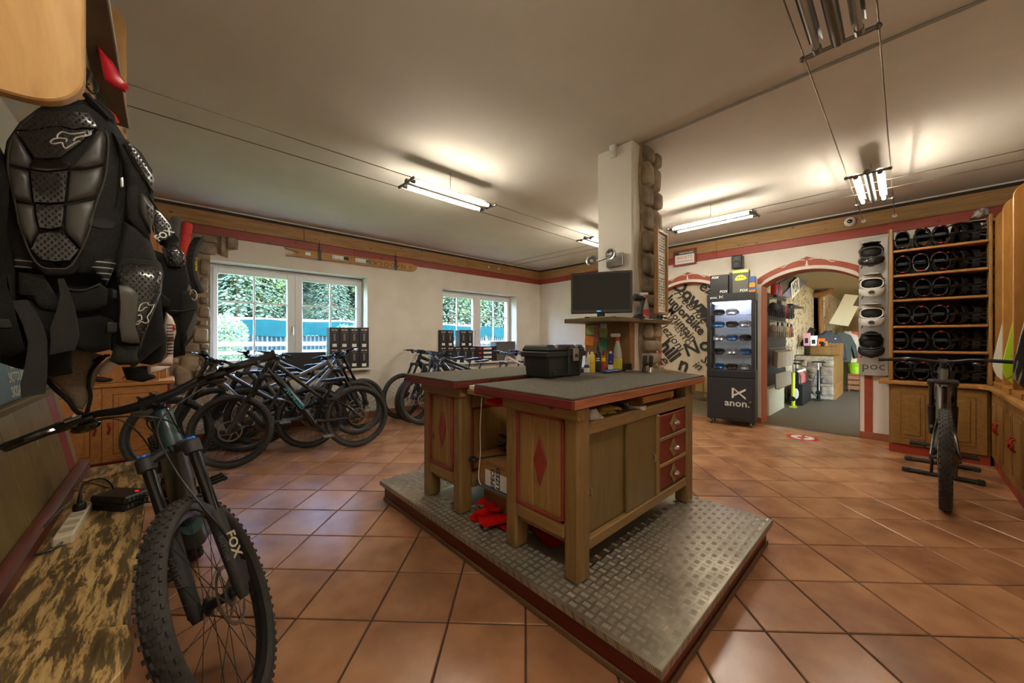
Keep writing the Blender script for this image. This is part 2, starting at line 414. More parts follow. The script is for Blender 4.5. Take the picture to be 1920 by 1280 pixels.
def stone_mesh(w, h, d, seed):
    v = []; n, m = 12, 7; f = []; rr = random.Random(seed); off = Vector((rr.random() * 50, rr.random() * 50, 0)); e = rr.uniform(.30, .50)
    sg = lambda t, p: math.copysign(abs(t) ** p, t)
    for i in range(m + 1):
        ph = PI / 2 * i / m * 1.35
        for k in range(n):
            a = 2 * PI * (k + .5) / n
            p = Vector((sg(math.cos(a), e) * sg(math.sin(ph), .42) * w / 2, sg(math.sin(a), e) * sg(math.sin(ph), .42) * h / 2, sg(math.cos(ph), .55) * d))
            q = noise.noise_vector(p * (1.1 / max(w, h) * 2) + off); p += Vector((q.x * w, q.y * h, abs(q.z) * d * 1.2)) * .10; v.append(p)
    for i in range(m):
        for k in range(n):
            l = (k + 1) % n; f.append((i * n + k, (i + 1) * n + k, (i + 1) * n + l, i * n + l))
    f.append(tuple(range(n)))
    return MB().add(v, f).mesh('stone', STONE, 60)
mt = MB(); mo = [ony(x, y, YW) for x, y in ((394, 700), (394, 470), (427, 484), (428, 470), (446, 468), (447, 447), (318, 432), (300, 520), (322, 740), (390, 740))]
mt.prism([(p.x, p.z) for p in mo], .012, WV(YW)); mt.build('mortar', MORTAR, wall_back)
for k, (a, b, c, d) in enumerate(((235, 85, 350, 150), (200, 150, 345, 240), (370, 95, 408, 245), (420, 95, 490, 195), (220, 260, 292, 390), (220, 400, 280, 520), (215, 545, 280, 600), (215, 620, 295, 700), (215, 722, 275, 762), (170, 780, 280, 885), (220, 895, 285, 930), (85, 895, 215, 960), (208, 940, 280, 1020), (70, 985, 222, 1100), (235, 1035, 282, 1098), (30, 1060, 155, 1205), (5, 1005, 60, 1045), (130, 700, 200, 760), (110, 815, 165, 885), (170, 1110, 270, 1180), (40, 620, 130, 690), (30, 760, 110, 850))):
    p = ony(320 + a / 4, 420 + b / 4, YW); q = ony(320 + c / 4, 420 + d / 4, YW); w, h = abs(q.x - p.x), abs(p.z - q.z)
    obj('stone', stone_mesh(w, h, .055, k), wall_back, WV(YW) @ Matrix.Translation(((p.x + q.x) / 2, (p.z + q.z) / 2, .004)))
WFR = mat('window_white', (222, 222, 220), .4); SILL = mat('sill_white', (214, 212, 205), .45)
def window(n, x0, x1, zt, label):
    root = tag(obj('window_%d' % n, None), label, kind='structure'); y0, y1 = 6.16, 6.23
    f = MB(); t = .05
    f.bx(x0, x1, y0, y1, zt - t, zt, .006); f.bx(x0, x1, y0, y1, WZ0, WZ0 + t + .02, .006); f.bx(x0, x0 + t, y0, y1, WZ0 + t, zt - t, .006); f.bx(x1 - t, x1, y0, y1, WZ0 + t, zt - t, .006)
    f.build('window_frame', WFR, root); mid = (x0 + x1) / 2; zb = WZ0 + .07
    for sg in (0, 1):
        a, b = (x0 + t, mid) if sg == 0 else (mid, x1 - t); st = .10; s = MB(); ys, ye = 6.12, 6.19
        s.bx(a, a + st - .05 * (1 - sg), ys, ye, zb, zt - t, .008); s.bx(b - st + .05 * sg, b, ys, ye, zb, zt - t, .008)
        ga, gb = a + st - .05 * (1 - sg), b - st + .05 * sg; gz0, gz1 = zb + .10, zt - t - .075
        s.bx(ga, gb, ys, ye, zb, gz0, .006); s.bx(ga, gb, ys, ye, gz1, zt - t, .006)
        sash = s.build('sash', WFR, root); xm = (ga + gb) / 2; zm = gz0 + (gz1 - gz0) * .68
        MB().bx(xm - .011, xm + .011, 6.135, 6.175, gz0, gz1, .003).build('muntin', WFR, sash); MB().bx(ga, gb, 6.138, 6.172, zm - .011, zm + .011, .003).build('muntin', WFR, sash)
        for (p, q) in ((ga, xm), (xm, gb)):
            for (u, w) in ((gz0, zm), (zm, gz1)): MB().bx(p, q, 6.152, 6.158, u, w).build('pane', GLASS, sash)
        if sg == 0:
            h = MB(); h.bx(mid - .05, mid - .025, ys - .012, ys, 1.36, 1.44, .004); h.tube([(mid - .037, ys - .01, 1.42), (mid - .037, ys - .045, 1.42), (mid - .037, ys - .05, 1.31)], .009, 8); h.build('handle', STEEL, sash)
    return root
window(1, W1[0], W1[1], WZ1, 'white double casement window beside the stone edging')
window(2, W2[0], W2[1], WZ1 - .03, 'white double casement window nearer the room corner')
s = MB(); s.bx(W1[0] - .06, W1[1] + .05, 5.80, 6.16, WZ0 - .035, WZ0, .006); tag(s.build('trim_1', SILL), 'white sill under the window by the stones', kind='structure')
s = MB(); s.bx(W2[0] - .06, W2[1] + .05, 5.80, 6.16, WZ0 - .035, WZ0, .006); tag(s.build('trim_2', SILL), 'white sill under the window near the corner', kind='structure')
# ---- cornice boards: dark strip coloured as the shadow gap, pine board, red board
tr = tag(MB().bx(XL, XA, YW - .012, YW, 2.835, 2.88).build('trim_3', DARK), 'timber cornice along the window wall', kind='structure')
for a, b in ((XL, 1.4), (1.402, 4.3), (4.302, XA - .031)): MB().bx(a, b, YW - .028, YW, 2.662, 2.838, .003).build('board', PINE_X, tr)
for a, b in ((XL, 2.1), (2.102, 4.9), (4.902, XA - .027)): MB().bx(a, b, YW - .024, YW, 2.548, 2.660, .003).build('red_board', RED_X, tr)
tr = tag(MB().bx(XA - .012, XA, YF, YW, 2.835, 2.88).build('trim_4', DARK), 'timber cornice along the wall with the arches', kind='structure')
for a, b in ((YF, 2.05), (2.052, YW)): MB().bx(XA - .03, XA, a, b, 2.662, 2.838, .003).build('board', PINE_Y, tr); MB().bx(XA - .026, XA, a, b, 2.548, 2.660, .003).build('red_board', RED_Y, tr)
# ---- wall with the two arches
AR = ((.387, 1.448), (1.98, 3.04)); SPR, CRN = 2.045, 2.222
def arch_z(y, a, b, off=0.0):
    w = (b - a) / 2; hh = CRN - SPR; R = (w * w + hh * hh) / (2 * hh); c = (a + b) / 2
    return CRN - R + math.sqrt(max((R + off) ** 2 - (y - c) ** 2, 0))
aw = MB(); XB = XA + .30
for (y0, y1) in ((YF - .2, AR[0][0]), (AR[0][1], AR[1][0]), (AR[1][1], YW + .33)): aw.bx(XA, XB, y0, y1, -.05, ZC)
for (a, b) in AR:
    n = 20; v = []; f = []
    for i in range(n + 1):
        y = a + (b - a) * i / n; z = arch_z(y, a, b); v += [(XA, y, z), (XA, y, ZC), (XB, y, ZC), (XB, y, z)]
    for i in range(n):
        p, q = i * 4, i * 4 + 4; f += [(p, p + 1, q + 1, q), (p + 2, p + 3, q + 3, q + 2), (p + 3, p, q, q + 3)]
    aw.add(v, f)
wall_right = tag(aw.build('wall_right', PLAST), 'cream plastered wall with two painted arches', kind='structure')
for (a, b) in AR:
    c = (a + b) / 2
    for off, o2, th, m_, nm, ext in ((.045, .115, .008, ARED, 'painted_arch_band', .05),):
        out = []; inn = []; n = 28; a2, b2 = a - ext, b + ext
        for i in range(n + 1):
            y = b2 + (a2 - b2) * i / n; u = abs(y - c)
            zi = arch_z(min(max(y, a), b), a, b, off) - (.03 if not a <= y <= b else 0); zo = arch_z(y, a, b, o2)
            if u < .05: zo += .045 * (1 - (u / .05) ** 2) ** .5 + .012
            elif u < .30: zo += .035 * (math.cos((u - .05) / .25 * PI) * .5 + .5) 
            inn.append((-y, zi)); out.append((-y, zo))
        MB().prism(inn + out[::-1], th, AV(XA)).build(nm, m_, wall_right)
    for sgn in (-1, 1):     # white scroll ornament
        pts = [(XA - .011, c + sgn * u, arch_z(c, a, b, .08) + dz) for u, dz in ((.02, .045), (.08, .055), (.16, .040), (.22, .012), (.255, -.018), (.285, -.022), (.290, -.002), (.265, .004))]
        MB().tube(pts, [.006, .008, .008, .007, .007, .007, .006, .004], 6, asp=.4, up=(0, 0, 1)).build('scroll', PLAST, wall_right)
    MB().tube([(XA - .011, c, arch_z(c, a, b, .045) - .01), (XA - .011, c, arch_z(c, a, b, .07)), (XA - .011, c, arch_z(c, a, b, .12))], [.022, .012, .005], 8, asp=.3, up=(0, 1, 0)).build('scroll', PLAST, wall_right)
    ln = MB(); P_ = [(a, 0)] + [(a + (b - a) * i / 20, arch_z(a + (b - a) * i / 20, a, b)) for i in range(21)] + [(b, 0)]
    for i in range(len(P_) - 1):
        (p, z0), (q, z1) = P_[i], P_[i + 1]; d = Vector((q - p, z1 - z0)).normalized() * .006; nx, nz = d.y, -d.x
        ln.add([(XA - .004, p, z0), (XB, p, z0), (XB, q, z1), (XA - .004, q, z1), (XA - .004, p + nx, z0 + nz), (XB, p + nx, z0 + nz), (XB, q + nx, z1 + nz), (XA - .004, q + nx, z1 + nz)], [(0, 1, 2, 3), (7, 6, 5, 4), (0, 3, 7, 4), (1, 5, 6, 2)])
    ln.build('arch_lining', TERRA, wall_right)
MB().bx(XA - .006, XA, .27, .345, .08, 2.3, 0).build('painted_stripe', ARED, wall_right)
bs = tag(MB().bx(XA - .011, XA, 3.05, YW, 0, .082).build('baseboard_right', GROUT), 'terracotta skirting tiles along the arch wall', kind='structure')
for (y0, y1) in ((.10, .387), (1.448, 1.98), (3.04, YW)):
    n = max(1, round((y1 - y0) / .33))
    for i in range(n): MB().bx(XA - .012, XA, y0 + (y1 - y0) * i / n + .002, y0 + (y1 - y0) * (i + 1) / n - .002, 0, .085, .002).build('skirting_tile', SKIRT, bs)
bs = tag(MB().bx(-.0, XA, YW - .011, YW, 0, .082).build('baseboard_back', GROUT), 'terracotta skirting tiles under the windows', kind='structure')
for i in range(19): MB().bx(.0 + i * .337, .0 + i * .337 + .333, YW - .012, YW, 0, .085, .002).build('skirting_tile', SKIRT, bs)
tag(MB().bx(XA - .012, XA + .03, .387, 1.448, -.004, .004, .002).build('trim_5', DSTEEL), 'metal threshold strip under the open arch', kind='structure')

# ---- stone-faced pillar behind the workbenches
CX0, CX1, CY0, CY1 = 2.78, 3.16, 1.525, 1.865
col = tag(MB().bx(CX0, CX1, CY0, CY1, 0, ZC, .012).build('pillar', mat('pillar_white', (222, 216, 204), .7, bump=.04, bscale=90)), 'white square pillar faced with field stones on one side', kind='structure')
MB().prism([(2.88, .0), (3.17, .0), (3.17, ZC)] + [(2.885 + .018 * math.sin(z * 9), z) for z in [ZC - .12 * i for i in range(25)]], .02, WV(CY0)).build('mortar', MORTAR, col)
MB().bx(CX1, CX1 + .02, CY0, CY1, 0, ZC).build('mortar', MORTAR, col)
z = .86; k = 100
while z < ZC - .06:
    h = rnd.choice((.11, .14, .17, .2)); h = min(h, ZC - z - .01); w = 3.20 - 2.90; sp = rnd.uniform(.42, .62)
    if h > .12 and k % 2 == 0: rows = ((2.90, 2.90 + w * sp), (2.90 + w * sp + .012, 3.20))
    else: rows = ((2.895 + rnd.uniform(-.015, .02), 3.20),)
    for (x0, x1) in rows:
        obj('stone', stone_mesh(x1 - x0, h - .014, rnd.uniform(.045, .075), k), col, WV(CY0 - .01) @ Matrix.Translation(((x0 + x1) / 2, z + h / 2, 0))); k += 1
    z += h
# ================================================================ CEILING LAMPS ON TENSION CABLES
LZ = 2.66
TUBE_ON = mat('lamp_tube_lit', (255, 244, 224), .4, emit=LAMP_E); TUBE_OFF = mat('lamp_tube_off', (150, 146, 136), .3)
LMET = mat('lamp_metal', (120, 118, 112), .38, .9); CABLE = mat('steel_cable', (118, 108, 90), .45, .7)
def lamp(M, label, lit=True, L=.94):
    t = thing('ceiling_lamp', label, 'ceiling lamp', M, 'tube lamps slung on steel cables')
    b = MB().cyl((-L / 2, 0, .012), (L / 2, 0, .012), .026, 12); b.ell((-L / 2, 0, .012), (.012, .026, .026), 10, 6); b.ell((L / 2, 0, .012), (.012, .026, .026), 10, 6); b.build('ballast_tube', LMET, t)
    for s in (-1, 1):
        MB().cyl((-L / 2 + .05, s * .075, 0), (L / 2 - .05, s * .075, 0), .014, 10).build('fluorescent_tube', TUBE_ON if lit else TUBE_OFF, t)
        if True:
            r = MB(); sec = [(s * .075 + .032 * math.cos(a), .006 + .03 * math.sin(a)) for a in [PI * .20 + PI * .60 * i / 6 for i in range(7)]]
            for i in range(6):
                (y0, z0), (y1, z1) = sec[i], sec[i + 1]; r.add([(-L / 2 + .05, y0, z0), (L / 2 - .05, y0, z0), (L / 2 - .05, y1, z1), (-L / 2 + .05, y1, z1)], [(0, 1, 2, 3)])
            r.build('reflector', LMET, t)
        e = MB().tube([(s * L / 2, -.135, 0), (s * L / 2, -.10, 0), (s * L / 2, -.06, 0), (s * L / 2, .06, 0), (s * L / 2, .10, 0), (s * L / 2, .135, 0)], [.010, .013, .009, .009, .013, .010], 8)
        for q in (-1, 1): e.ell((s * L / 2, q * .135, 0), (.014, .014, .016), 8, 6); e.box((s * (L / 2 - .03), q * .075, 0), (.05, .034, .034), None, .008)
        e.build('end_bar', LMET, t)
    MB().tube([(0, 0, .03), (0, 0, ZC - LZ - .001)], .003, 6).build('suspension_rod', LMET, t)
    return t
L1Y, L2X, L3Y = 3.06, 4.78, .215
lamp(TR(2.02, L1Y, LZ), 'lit twin-tube lamp hanging in front of the wall between the windows')
lamp(TR(4.72, L1Y, LZ), 'lit twin-tube lamp partly hidden behind the white pillar')
lamp(TR(L2X, 1.6, LZ, PI / 2), 'lit twin-tube lamp hanging crosswise right of the pillar')
lamp(TR(4.80, L3Y, LZ), 'lit twin-tube lamp hanging above the shelf of bindings')
lamp(TR(.36, L3Y, LZ), 'added lit twin-tube lamp above the camera corner, out of view')  # added lamp outside the frame, brightens the near bike and bench
lamp(TR(1.86, L3Y, LZ), 'unlit twin-tube lamp overhead at the top edge', lit=False)
def cable(a, b, label, mount=None):
    t = thing('tension_cable', label, 'cable', Matrix.Identity(4), 'tension cables carrying the ceiling lamps')
    MB().tube([a, b], .0032, 6).build('wire', CABLE, t)
    for p in (mount or ()):
        d = (Vector(b) - Vector(a)).normalized(); MB().tube([Vector(p) - d * .010, Vector(p) - d * .002], .022, 12).build('mounting_plate', WHT, t)
for s, w in ((-1, 'nearer'), (1, 'farther')):
    cable((XL + .001, L1Y + s * .135, LZ), (XA - .031, L1Y + s * .135, LZ), w + ' cable of the pair running to the lamp behind the pillar')
    cable((L2X + s * .135, YF + .001, LZ), (L2X + .19 + s * .135, YW - .03, LZ + .09), ('left' if s < 0 else 'right') + ' cable of the crosswise pair ending on the window wall', [(L2X + .19 + s * .135, YW - .03, LZ + .09)])
    cable((XL + .001, L3Y + s * .135, LZ), (XA - .031, L3Y + s * .135, LZ + .08), ('right' if s < 0 else 'left') + ' cable of the pair ending above the bindings shelf', [(XA - .031, L3Y + s * .135, LZ + .08)])
a, b = onz(1207, 268, ZC - .008), onz(1845, 0, ZC - .008); d = (b - a)
t = tag(MB().tube([a, a + d * 1.4], .011, 6, asp=.8).build('cable_duct', mat('duct_grey', (150, 146, 138), .5)), 'thin grey cable duct running across the ceiling from the pillar', 'cable duct')
p = onx(1594, 416, XA - .03); t = thing('security_camera', 'white dome security camera on the timber cornice', 'camera', AV(XA - .03) @ Matrix.Translation((-p.y, p.z, 0)))
MB().lathe([(.058, 0), (.058, .018), (.05, .03), (.03, .045), (.0, .05)], 20).build('housing', WHT, t); MB().lathe([(.028, .03), (.026, .05), (.016, .062), (0, .066)], 16).build('lens', GBLK, t)

# ================================================================ TREAD-PLATE PLATFORM
PLATE = mat('tread_plate', (158, 150, 134), .38, .6, c2=(128, 120, 104), scale=5, rvar=.1, bump=.02, bscale=200)
REDWOOD = wood('red_skirt', (112, 36, 24), (84, 24, 16), 'y', .4, knots=False); 
pf = thing('platform', 'low platform covered in aluminium tread plate under the two workbenches', 'platform', TR(0, 0, 0))
sk = MB(); i_ = .028
sk.bx(PLX0 + i_, PLX0 + i_ + .025, PLY0 + i_, PLY1 - i_, 0, .118, .003); sk.bx(PLX1 - i_ - .025, PLX1 - i_, PLY0 + i_, PLY1 - i_, 0, .118, .003)
sk.bx(PLX0 + i_ + .025, PLX1 - i_ - .025, PLY0 + i_, PLY0 + i_ + .025, 0, .118, .003); sk.bx(PLX0 + i_ + .025, PLX1 - i_ - .025, PLY1 - i_ - .025, PLY1 - i_, 0, .118, .003)
sk.build('skirt_board', REDWOOD, pf)
m_ = wood('skirt_batten', (120, 92, 60), (92, 66, 42), 'y', .6, knots=False)
MB().bx(PLX0 + i_ - .010, PLX0 + i_, PLY0 + i_, PLY1 - i_, 0, .028, .003).build('batten', m_, pf); MB().bx(PLX0 + i_, PLX1 - i_, PLY0 + i_ - .01, PLY0 + i_, 0, .028, .003).build('batten', m_, pf)
MB().bx(PLX0, PLX1, PLY0, PLY1, .116, PLZ, .003).build('plate', PLATE, pf)
v = []; f = []; cs = .040; hx, hw, hz = .0155, .0021, .0022; k = 0
for i in range(int((PLX1 - PLX0) / cs)):
    for j in range(int((PLY1 - PLY0) / cs)):
        x = PLX0 + .012 + (i + .5) * cs; y = PLY0 + .012 + (j + .5) * cs; o = (i + j) % 2
        if 1.40 < x < 2.55 and (1.06 < y < 1.44 or 1.95 < y < 2.30): continue
        for q in range(5):
            s = (q - 2) * .0068
            P_ = ((-hx, s, 0), (0, s - hw, 0), (hx, s, 0), (0, s + hw, 0), (-hx * .4, s, hz), (hx * .4, s, hz))
            for (a, b, c) in P_: v.append((x + (a if o else b), y + (b if o else a), PLZ + c))
            for t_ in ((0, 1, 4), (1, 5, 4), (1, 2, 5), (2, 3, 5), (3, 4, 5), (3, 0, 4)): f.append(tuple(k + n for n in (t_ if o else t_[::-1])))
            k += 6
e_ = len(v)
for j in range(int((PLY1 - PLY0) / .05)):      # ribs on the folded front edges
    y = PLY0 + .02 + j * .05
    for q in range(3): v += [(PLX0 - .001, y + q * .011, .122), (PLX0 - .001, y + q * .011 + .004, .122), (PLX0 - .001, y + q * .011 + .018, .146), (PLX0 - .001, y + q * .011 + .014, .146)]; f.append((k, k + 3, k + 2, k + 1)); k += 4
for j in range(int((PLX1 - PLX0) / .05)):
    x = PLX0 + .02 + j * .05
    for q in range(3): v += [(x + q * .011, PLY0 - .001, .122), (x + q * .011 + .004, PLY0 - .001, .122), (x + q * .011 + .018, PLY0 - .001, .146), (x + q * .011 + .014, PLY0 - .001, .146)]; f.append((k, k + 1, k + 2, k + 3)); k += 4
tag(MB().add(v, f).build('tread_ribs', mat('tread_rib', (206, 198, 182), .28, .7), pf, 60), kind='stuff')

# ================================================================ WORKBENCHES
OLV = wood('bench_pine_z', (164, 130, 78), (130, 98, 54), 'z', .5); OLVX = wood('bench_pine_x', (152, 120, 72), (120, 92, 52), 'x', .5); OLVY = wood('bench_pine_y', (156, 122, 72), (122, 92, 52), 'y', .5)
OLP = wood('bench_post', (140, 112, 66), (112, 86, 48), 'z', .45, knots=False); OLD = wood('bench_door', (122, 102, 62), (98, 80, 46), 'z', .4, knots=False, ratio=30)
RTRIM = mat('bench_red', (140, 52, 40), .5, c2=(122, 42, 32), scale=12); RTOP = wood('bench_top_red', (122, 44, 36), (92, 32, 26), 'y', .5, knots=False); RTOPX = wood('bench_top_worn', (170, 106, 66), (136, 72, 44), 'x', .55, knots=False)
DRW = wood('drawer_red', (128, 40, 24), (100, 28, 18), 'x', .45, knots=False)
MATT = mat('rubber_granulate_mat', (116, 110, 94), .85, c2=(54, 51, 45), scale=330, bump=.5, bscale=330, lohi=(.42, .58))
def diamond(M, w, h, d): return MB().prism([(-w, 0), (0, -h), (w, 0), (0, h)], d, M, ch=d * .45)
def bench(name, y0, y1, ty0, ty1, front, label, x0=1.32, x1=2.61, tx0=1.24, tx1=2.735):
    """legs between x0..x1 and y0..y1; front = -1: drawers face -y, +1: they face +y"""
    t = thing(name, label, 'workbench', TR(0, 0, PLZ)); pw = .095; pd = .085; top = .797
    for (x, y) in ((x0, y0), (x1 - pw, y0), (x0, y1 - pd), (x1 - pw, y1 - pd)): MB().bx(x, x + pw, y, y + pd, 0, top, .012).build('leg', OLP, t)
    MB().bx(tx0, tx1, ty0, ty1, top, top + .043, .005).build('top_slab', RTOP, t)
    yf = ty0 if front < 0 else ty1; MB().bx(tx0 + .012, tx1 - .004, yf - .004, yf + .004, top + .002, top + .041, .001).build('front_edge', RTOPX, t)
    MB().bx(tx0 + .002, tx1 - .002, ty0 + .002, ty1 - .002, top + .043, top + .053, .003).build('rubber_mat', MATT, t)
    for x, s in ((x0, -1), (x1, 1)):            # end panels
        xf = x + .018 * -s; a, b = y0 + pd, y1 - pd
        MB().box(((x + .012 * -s), (y0 + y1) / 2, .765), (.05, y1 - y0 + .03, .064), None, .01).build('apron', OLVY, t)
        MB().bx(min(x, x - s * .05), max(x, x - s * .05), a, b, .18, .25, .006).build('bottom_rail', OLVY, t)
        n = 3; zz0, zz1 = .25, .735
        for i in range(n): MB().bx(min(xf, xf - s * .018), max(xf, xf - s * .018), a + (b - a) * i / n + .001, a + (b - a) * (i + 1) / n - .001, zz0, zz1, .004).build('plank', OLV, t)
        xm = x - s * .004; q = MB(); w_ = .016
        for (u0, u1, v0, v1) in ((a, b, zz0, zz0 + w_), (a, b, zz1 - w_, zz1), (a, a + w_, zz0, zz1), (b - w_, b, zz0, zz1)): q.bx(xm - .007, xm + .007, u0, u1, v0, v1, .004)
        q.build('red_moulding', RTRIM, t)
        diamond(FR((xf, (a + b) / 2, .50), (0, -1, 0) if s < 0 else (0, 1, 0), (0, 0, 1), (s, 0, 0)), .044, .125, .012).build('red_diamond', RTRIM, t)
    yb = y1 if front < 0 else y0; s = -front       # planked back
    q = MB(); a, b = x0 + pw, x1 - pw
    for i in range(9): MB().bx(a + (b - a) * i / 9 + .001, a + (b - a) * (i + 1) / 9 - .001, min(yb - s * .03, yb - s * .012), max(yb - s * .03, yb - s * .012), .25, .66, .003).build('plank', OLV, t)
    for (u0, u1, v0, v1) in ((a, b, .25, .266), (a, b, .644, .66), (a, a + .016, .25, .66), (b - .016, b, .25, .66)): q.bx(u0, u1, yb - s * .012 - .006, yb - s * .012 + .006, v0, v1, .003)
    q.build('red_moulding', RTRIM, t); MB().bx(a, b, min(yb, yb - s * .04), max(yb, yb - s * .04), .66, .735, .004).build('back_rail', OLVX, t); MB().bx(a, b, min(yb, yb - s * .04), max(yb, yb - s * .04), .15, .25, .004).build('back_rail', OLVX, t)
    yf = y0 if front < 0 else y1; s = front        # front with sliding doors and drawers
    F = lambda d0, d1: (min(yf - s * d0, yf - s * d1), max(yf - s * d0, yf - s * d1))
    MB().bx(a, b, *F(.006, .04), .125, .18, .006).build('bottom_rail', OLVX, t); MB().bx(a, b, *F(.004, .045), .655, .718, .008).build('shelf_rail', OLVX, t)
    MB().bx(x0 + .03, x1 - .03, min(y0, y1) + .03, max(y0, y1) - .03, .690, .706).build('shelf', OLVX, t); MB().bx(x0 + .03, x1 - .03, y0 + .03, y1 - .03, .15, .165).build('floor_board', OLVX, t)
    xd = a + .35; xs = 2.085
    d = MB().bx(a, xd + .03, *F(.034, .05), .18, .655, .003).build('sliding_door', OLD, t)
    MB().tube([(a + .035, yf - s * .034 + s * .0, .36), (a + .035, yf - s * .034 + s * .014, .365), (a + .035, yf - s * .034 + s * .014, .395), (a + .035, yf - s * .034, .40)], .004, 6).build('pull', STEEL, d)
    d = MB().bx(xd, xs, *F(.014, .031), .18, .655, .003).build('sliding_door', OLD, t)
    MB().tube([(xs - .035, yf - s * .014, .39), (xs - .035, yf + s * .004, .40), (xs - .035, yf + s * .004, .43), (xs - .035, yf - s * .014, .44)], .004, 6).build('pull', STEEL, d)
    MB().bx(xs, xs + .04, *F(.004, .04), .18, .655, .004).build('stile', OLP, t)
    z0, z1 = .18, .655; dh = (z1 - z0) / 3
    for i in range(3):
        zz = z0 + dh * i; w = b - xs - .04
        if i: MB().bx(xs + .04, b, *F(.006, .035), zz - .012, zz + .012, .004).build('drawer_divider', OLVX, t)
        dr = MB().bx(xs + .042, b - .002, *F(.012, .03), zz + .014, zz + dh - .014, .004).build('drawer', DRW, t); xc = (xs + .04 + b) / 2; zc = zz + dh / 2
        diamond(FR((xc, yf - s * .012, zc), (1, 0, 0) if s < 0 else (-1, 0, 0), (0, 0, 1), (0, s, 0)), .058, .062, .008).build('diamond_plate', OLVX, dr)
        k = MB(); pts = [(xc - .03, zc - .002), (xc - .02, zc + .016), (xc + .02, zc + .016), (xc + .03, zc - .002)]
        k.ell((xc, yf + s * .012, zc + .004), (.03, .016, .014), 12, 8); k.cyl((xc, yf - s * .006, zc + .004), (xc, yf + s * .01, zc + .004), .008, 8); k.build('pull', STEEL, dr)
    return t
bench('workbench', .985, 1.47, .955, 1.645, -1, 'nearer wooden workbench with red drawers and sliding doors, toolbox on top')
bench('workbench', 1.887, 2.345, 1.835, 2.475, 1, 'rear wooden workbench with a bare grey rubber top, by the rental bikes')
# ================================================================ BICYCLES
RIMB = mat('rim_black', (30, 29, 28), .35, .3); SPOKE = mat('spoke', (58, 56, 54), .35, .7); ROTOR = mat('rotor_steel', (158, 150, 136), .35, 1.0)
CRANK = mat('crank_alloy', (38, 38, 40), .3, .6); CHAIN = mat('chain', (92, 86, 76), .4, .9); STAN = mat('stanchion', (16, 16, 18), .08, .3, coat=.6); GRIP = mat('grip_rubber', (26, 26, 26), .8, bump=.5, bscale=260)
SADL = mat('saddle_vinyl', (30, 30, 31), .45); PED = mat('pedal_alloy', (40, 40, 40), .35, .6); PEDS = mat('pedal_silver', (150, 146, 138), .4, .8)
WM = {}
def wheel_meshes(R, hero):
    key = (R, hero)
    if key in WM: return WM[key]
    T = MB(); Rt = R - .006
    half = [(Rt - .046, .017), (Rt - .040, .027), (Rt - .026, .0325), (Rt - .010, .028), (Rt - .002, .017), (Rt, .006)]
    T.ring(half + [(r, -y) for r, y in reversed(half)], 96 if hero else 56)
    n = 66 if hero else 54; rows = ((.0, .0085, 0.0), (.016, .0065, .5), (-.016, .0065, .5), (.0275, .005, .0), (-.0275, .005, .0))
    for i in range(n):
        for (y, w, ph) in rows:
            a = 2 * PI * (i + ph) / n; er = abs(y) / .0275; r = Rt - .009 * er * er * .9
            ln = R * 2 * PI / n * (.52 if abs(y) < .02 else .42)
            nrm = Vector((math.cos(a) * math.cos(er * .75), math.copysign(math.sin(er * .75), y) if y else 0, math.sin(a) * math.cos(er * .75))).normalized()
            tn = Vector((-math.sin(a), 0, math.cos(a))); M = FR(Vector((r * math.cos(a), y, r * math.sin(a))) + nrm * .0008, tn, nrm.cross(tn), nrm)
            if abs(y) < .001 and hero:
                for q in (-1, 1): T.box((0, 0, 0), (ln, .0065, .009), None) if False else T.add(*kb(ln * .8, .0062, .0085), M @ Matrix.Translation((0, q * .0052, 0)))
            else: T.add(*kb(ln, w * 1.5, .0085 if hero else .007), M)
    Rr = R - .046; rim = MB().ring([(Rr - .026, -.006), (Rr - .026, .006), (Rr - .006, .0155), (Rr + .004, .0155), (Rr + .002, .012), (Rr - .002, 0), (Rr + .002, -.012), (Rr + .004, -.0155), (Rr - .006, -.0155)], 64 if hero else 48)
    sp = MB(); ns = 28
    for i in range(ns):
        s = 1 if i % 2 else -1; a = 2 * PI * i / ns; b = a + (1 if (i // 2) % 2 else -1) * 1.15
        sp.tube([(.028 * math.cos(b), s * .028, .028 * math.sin(b)), ((Rr - .02) * math.cos(a), s * .003, (Rr - .02) * math.sin(a))], .0011 if hero else .0013, 4, caps=False)
    hub = MB().lathe([(.006, -.062), (.012, -.06), (.012, -.04), (.029, -.034), (.029, -.028), (.017, -.022), (.016, .022), (.029, .028), (.029, .034), (.013, .04), (.012, .06), (.006, .062)], 16, Matrix.Rotation(-PI / 2, 4, 'X'))
    ro = MB().ring([(.100, -.001), (.100, .001), (.087, .001), (.087, -.001)], 48); ro.ring([(.040, -.0015), (.040, .0015), (.024, .0015), (.024, -.0015)], 24)
    for i in range(6):
        a = 2 * PI * i / 6; pts = []
        for k in range(5):
            r = .036 + .056 * k / 4; aa = a + .55 * k / 4; pts.append((r * math.cos(aa), 0, r * math.sin(aa)))
        ro.tube(pts, [.007, .005, .004, .004, .006], 4, asp=.2, up=None if False else (-math.sin(a + .3), 0, math.cos(a + .3)))
    for i in range(18):
        a = 2 * PI * i / 18; ro.tube([(.086 * math.cos(a), 0, .086 * math.sin(a)), (.099 * math.cos(a + .12), 0, .099 * math.sin(a + .12))], .0016, 4)
    WM[key] = [T.mesh('tire', RUB, 40), rim.mesh('rim', RIMB), sp.mesh('spokes', SPOKE, None), hub.mesh('hub', CRANK), ro.mesh('brake_rotor', ROTOR)]
    return WM[key]
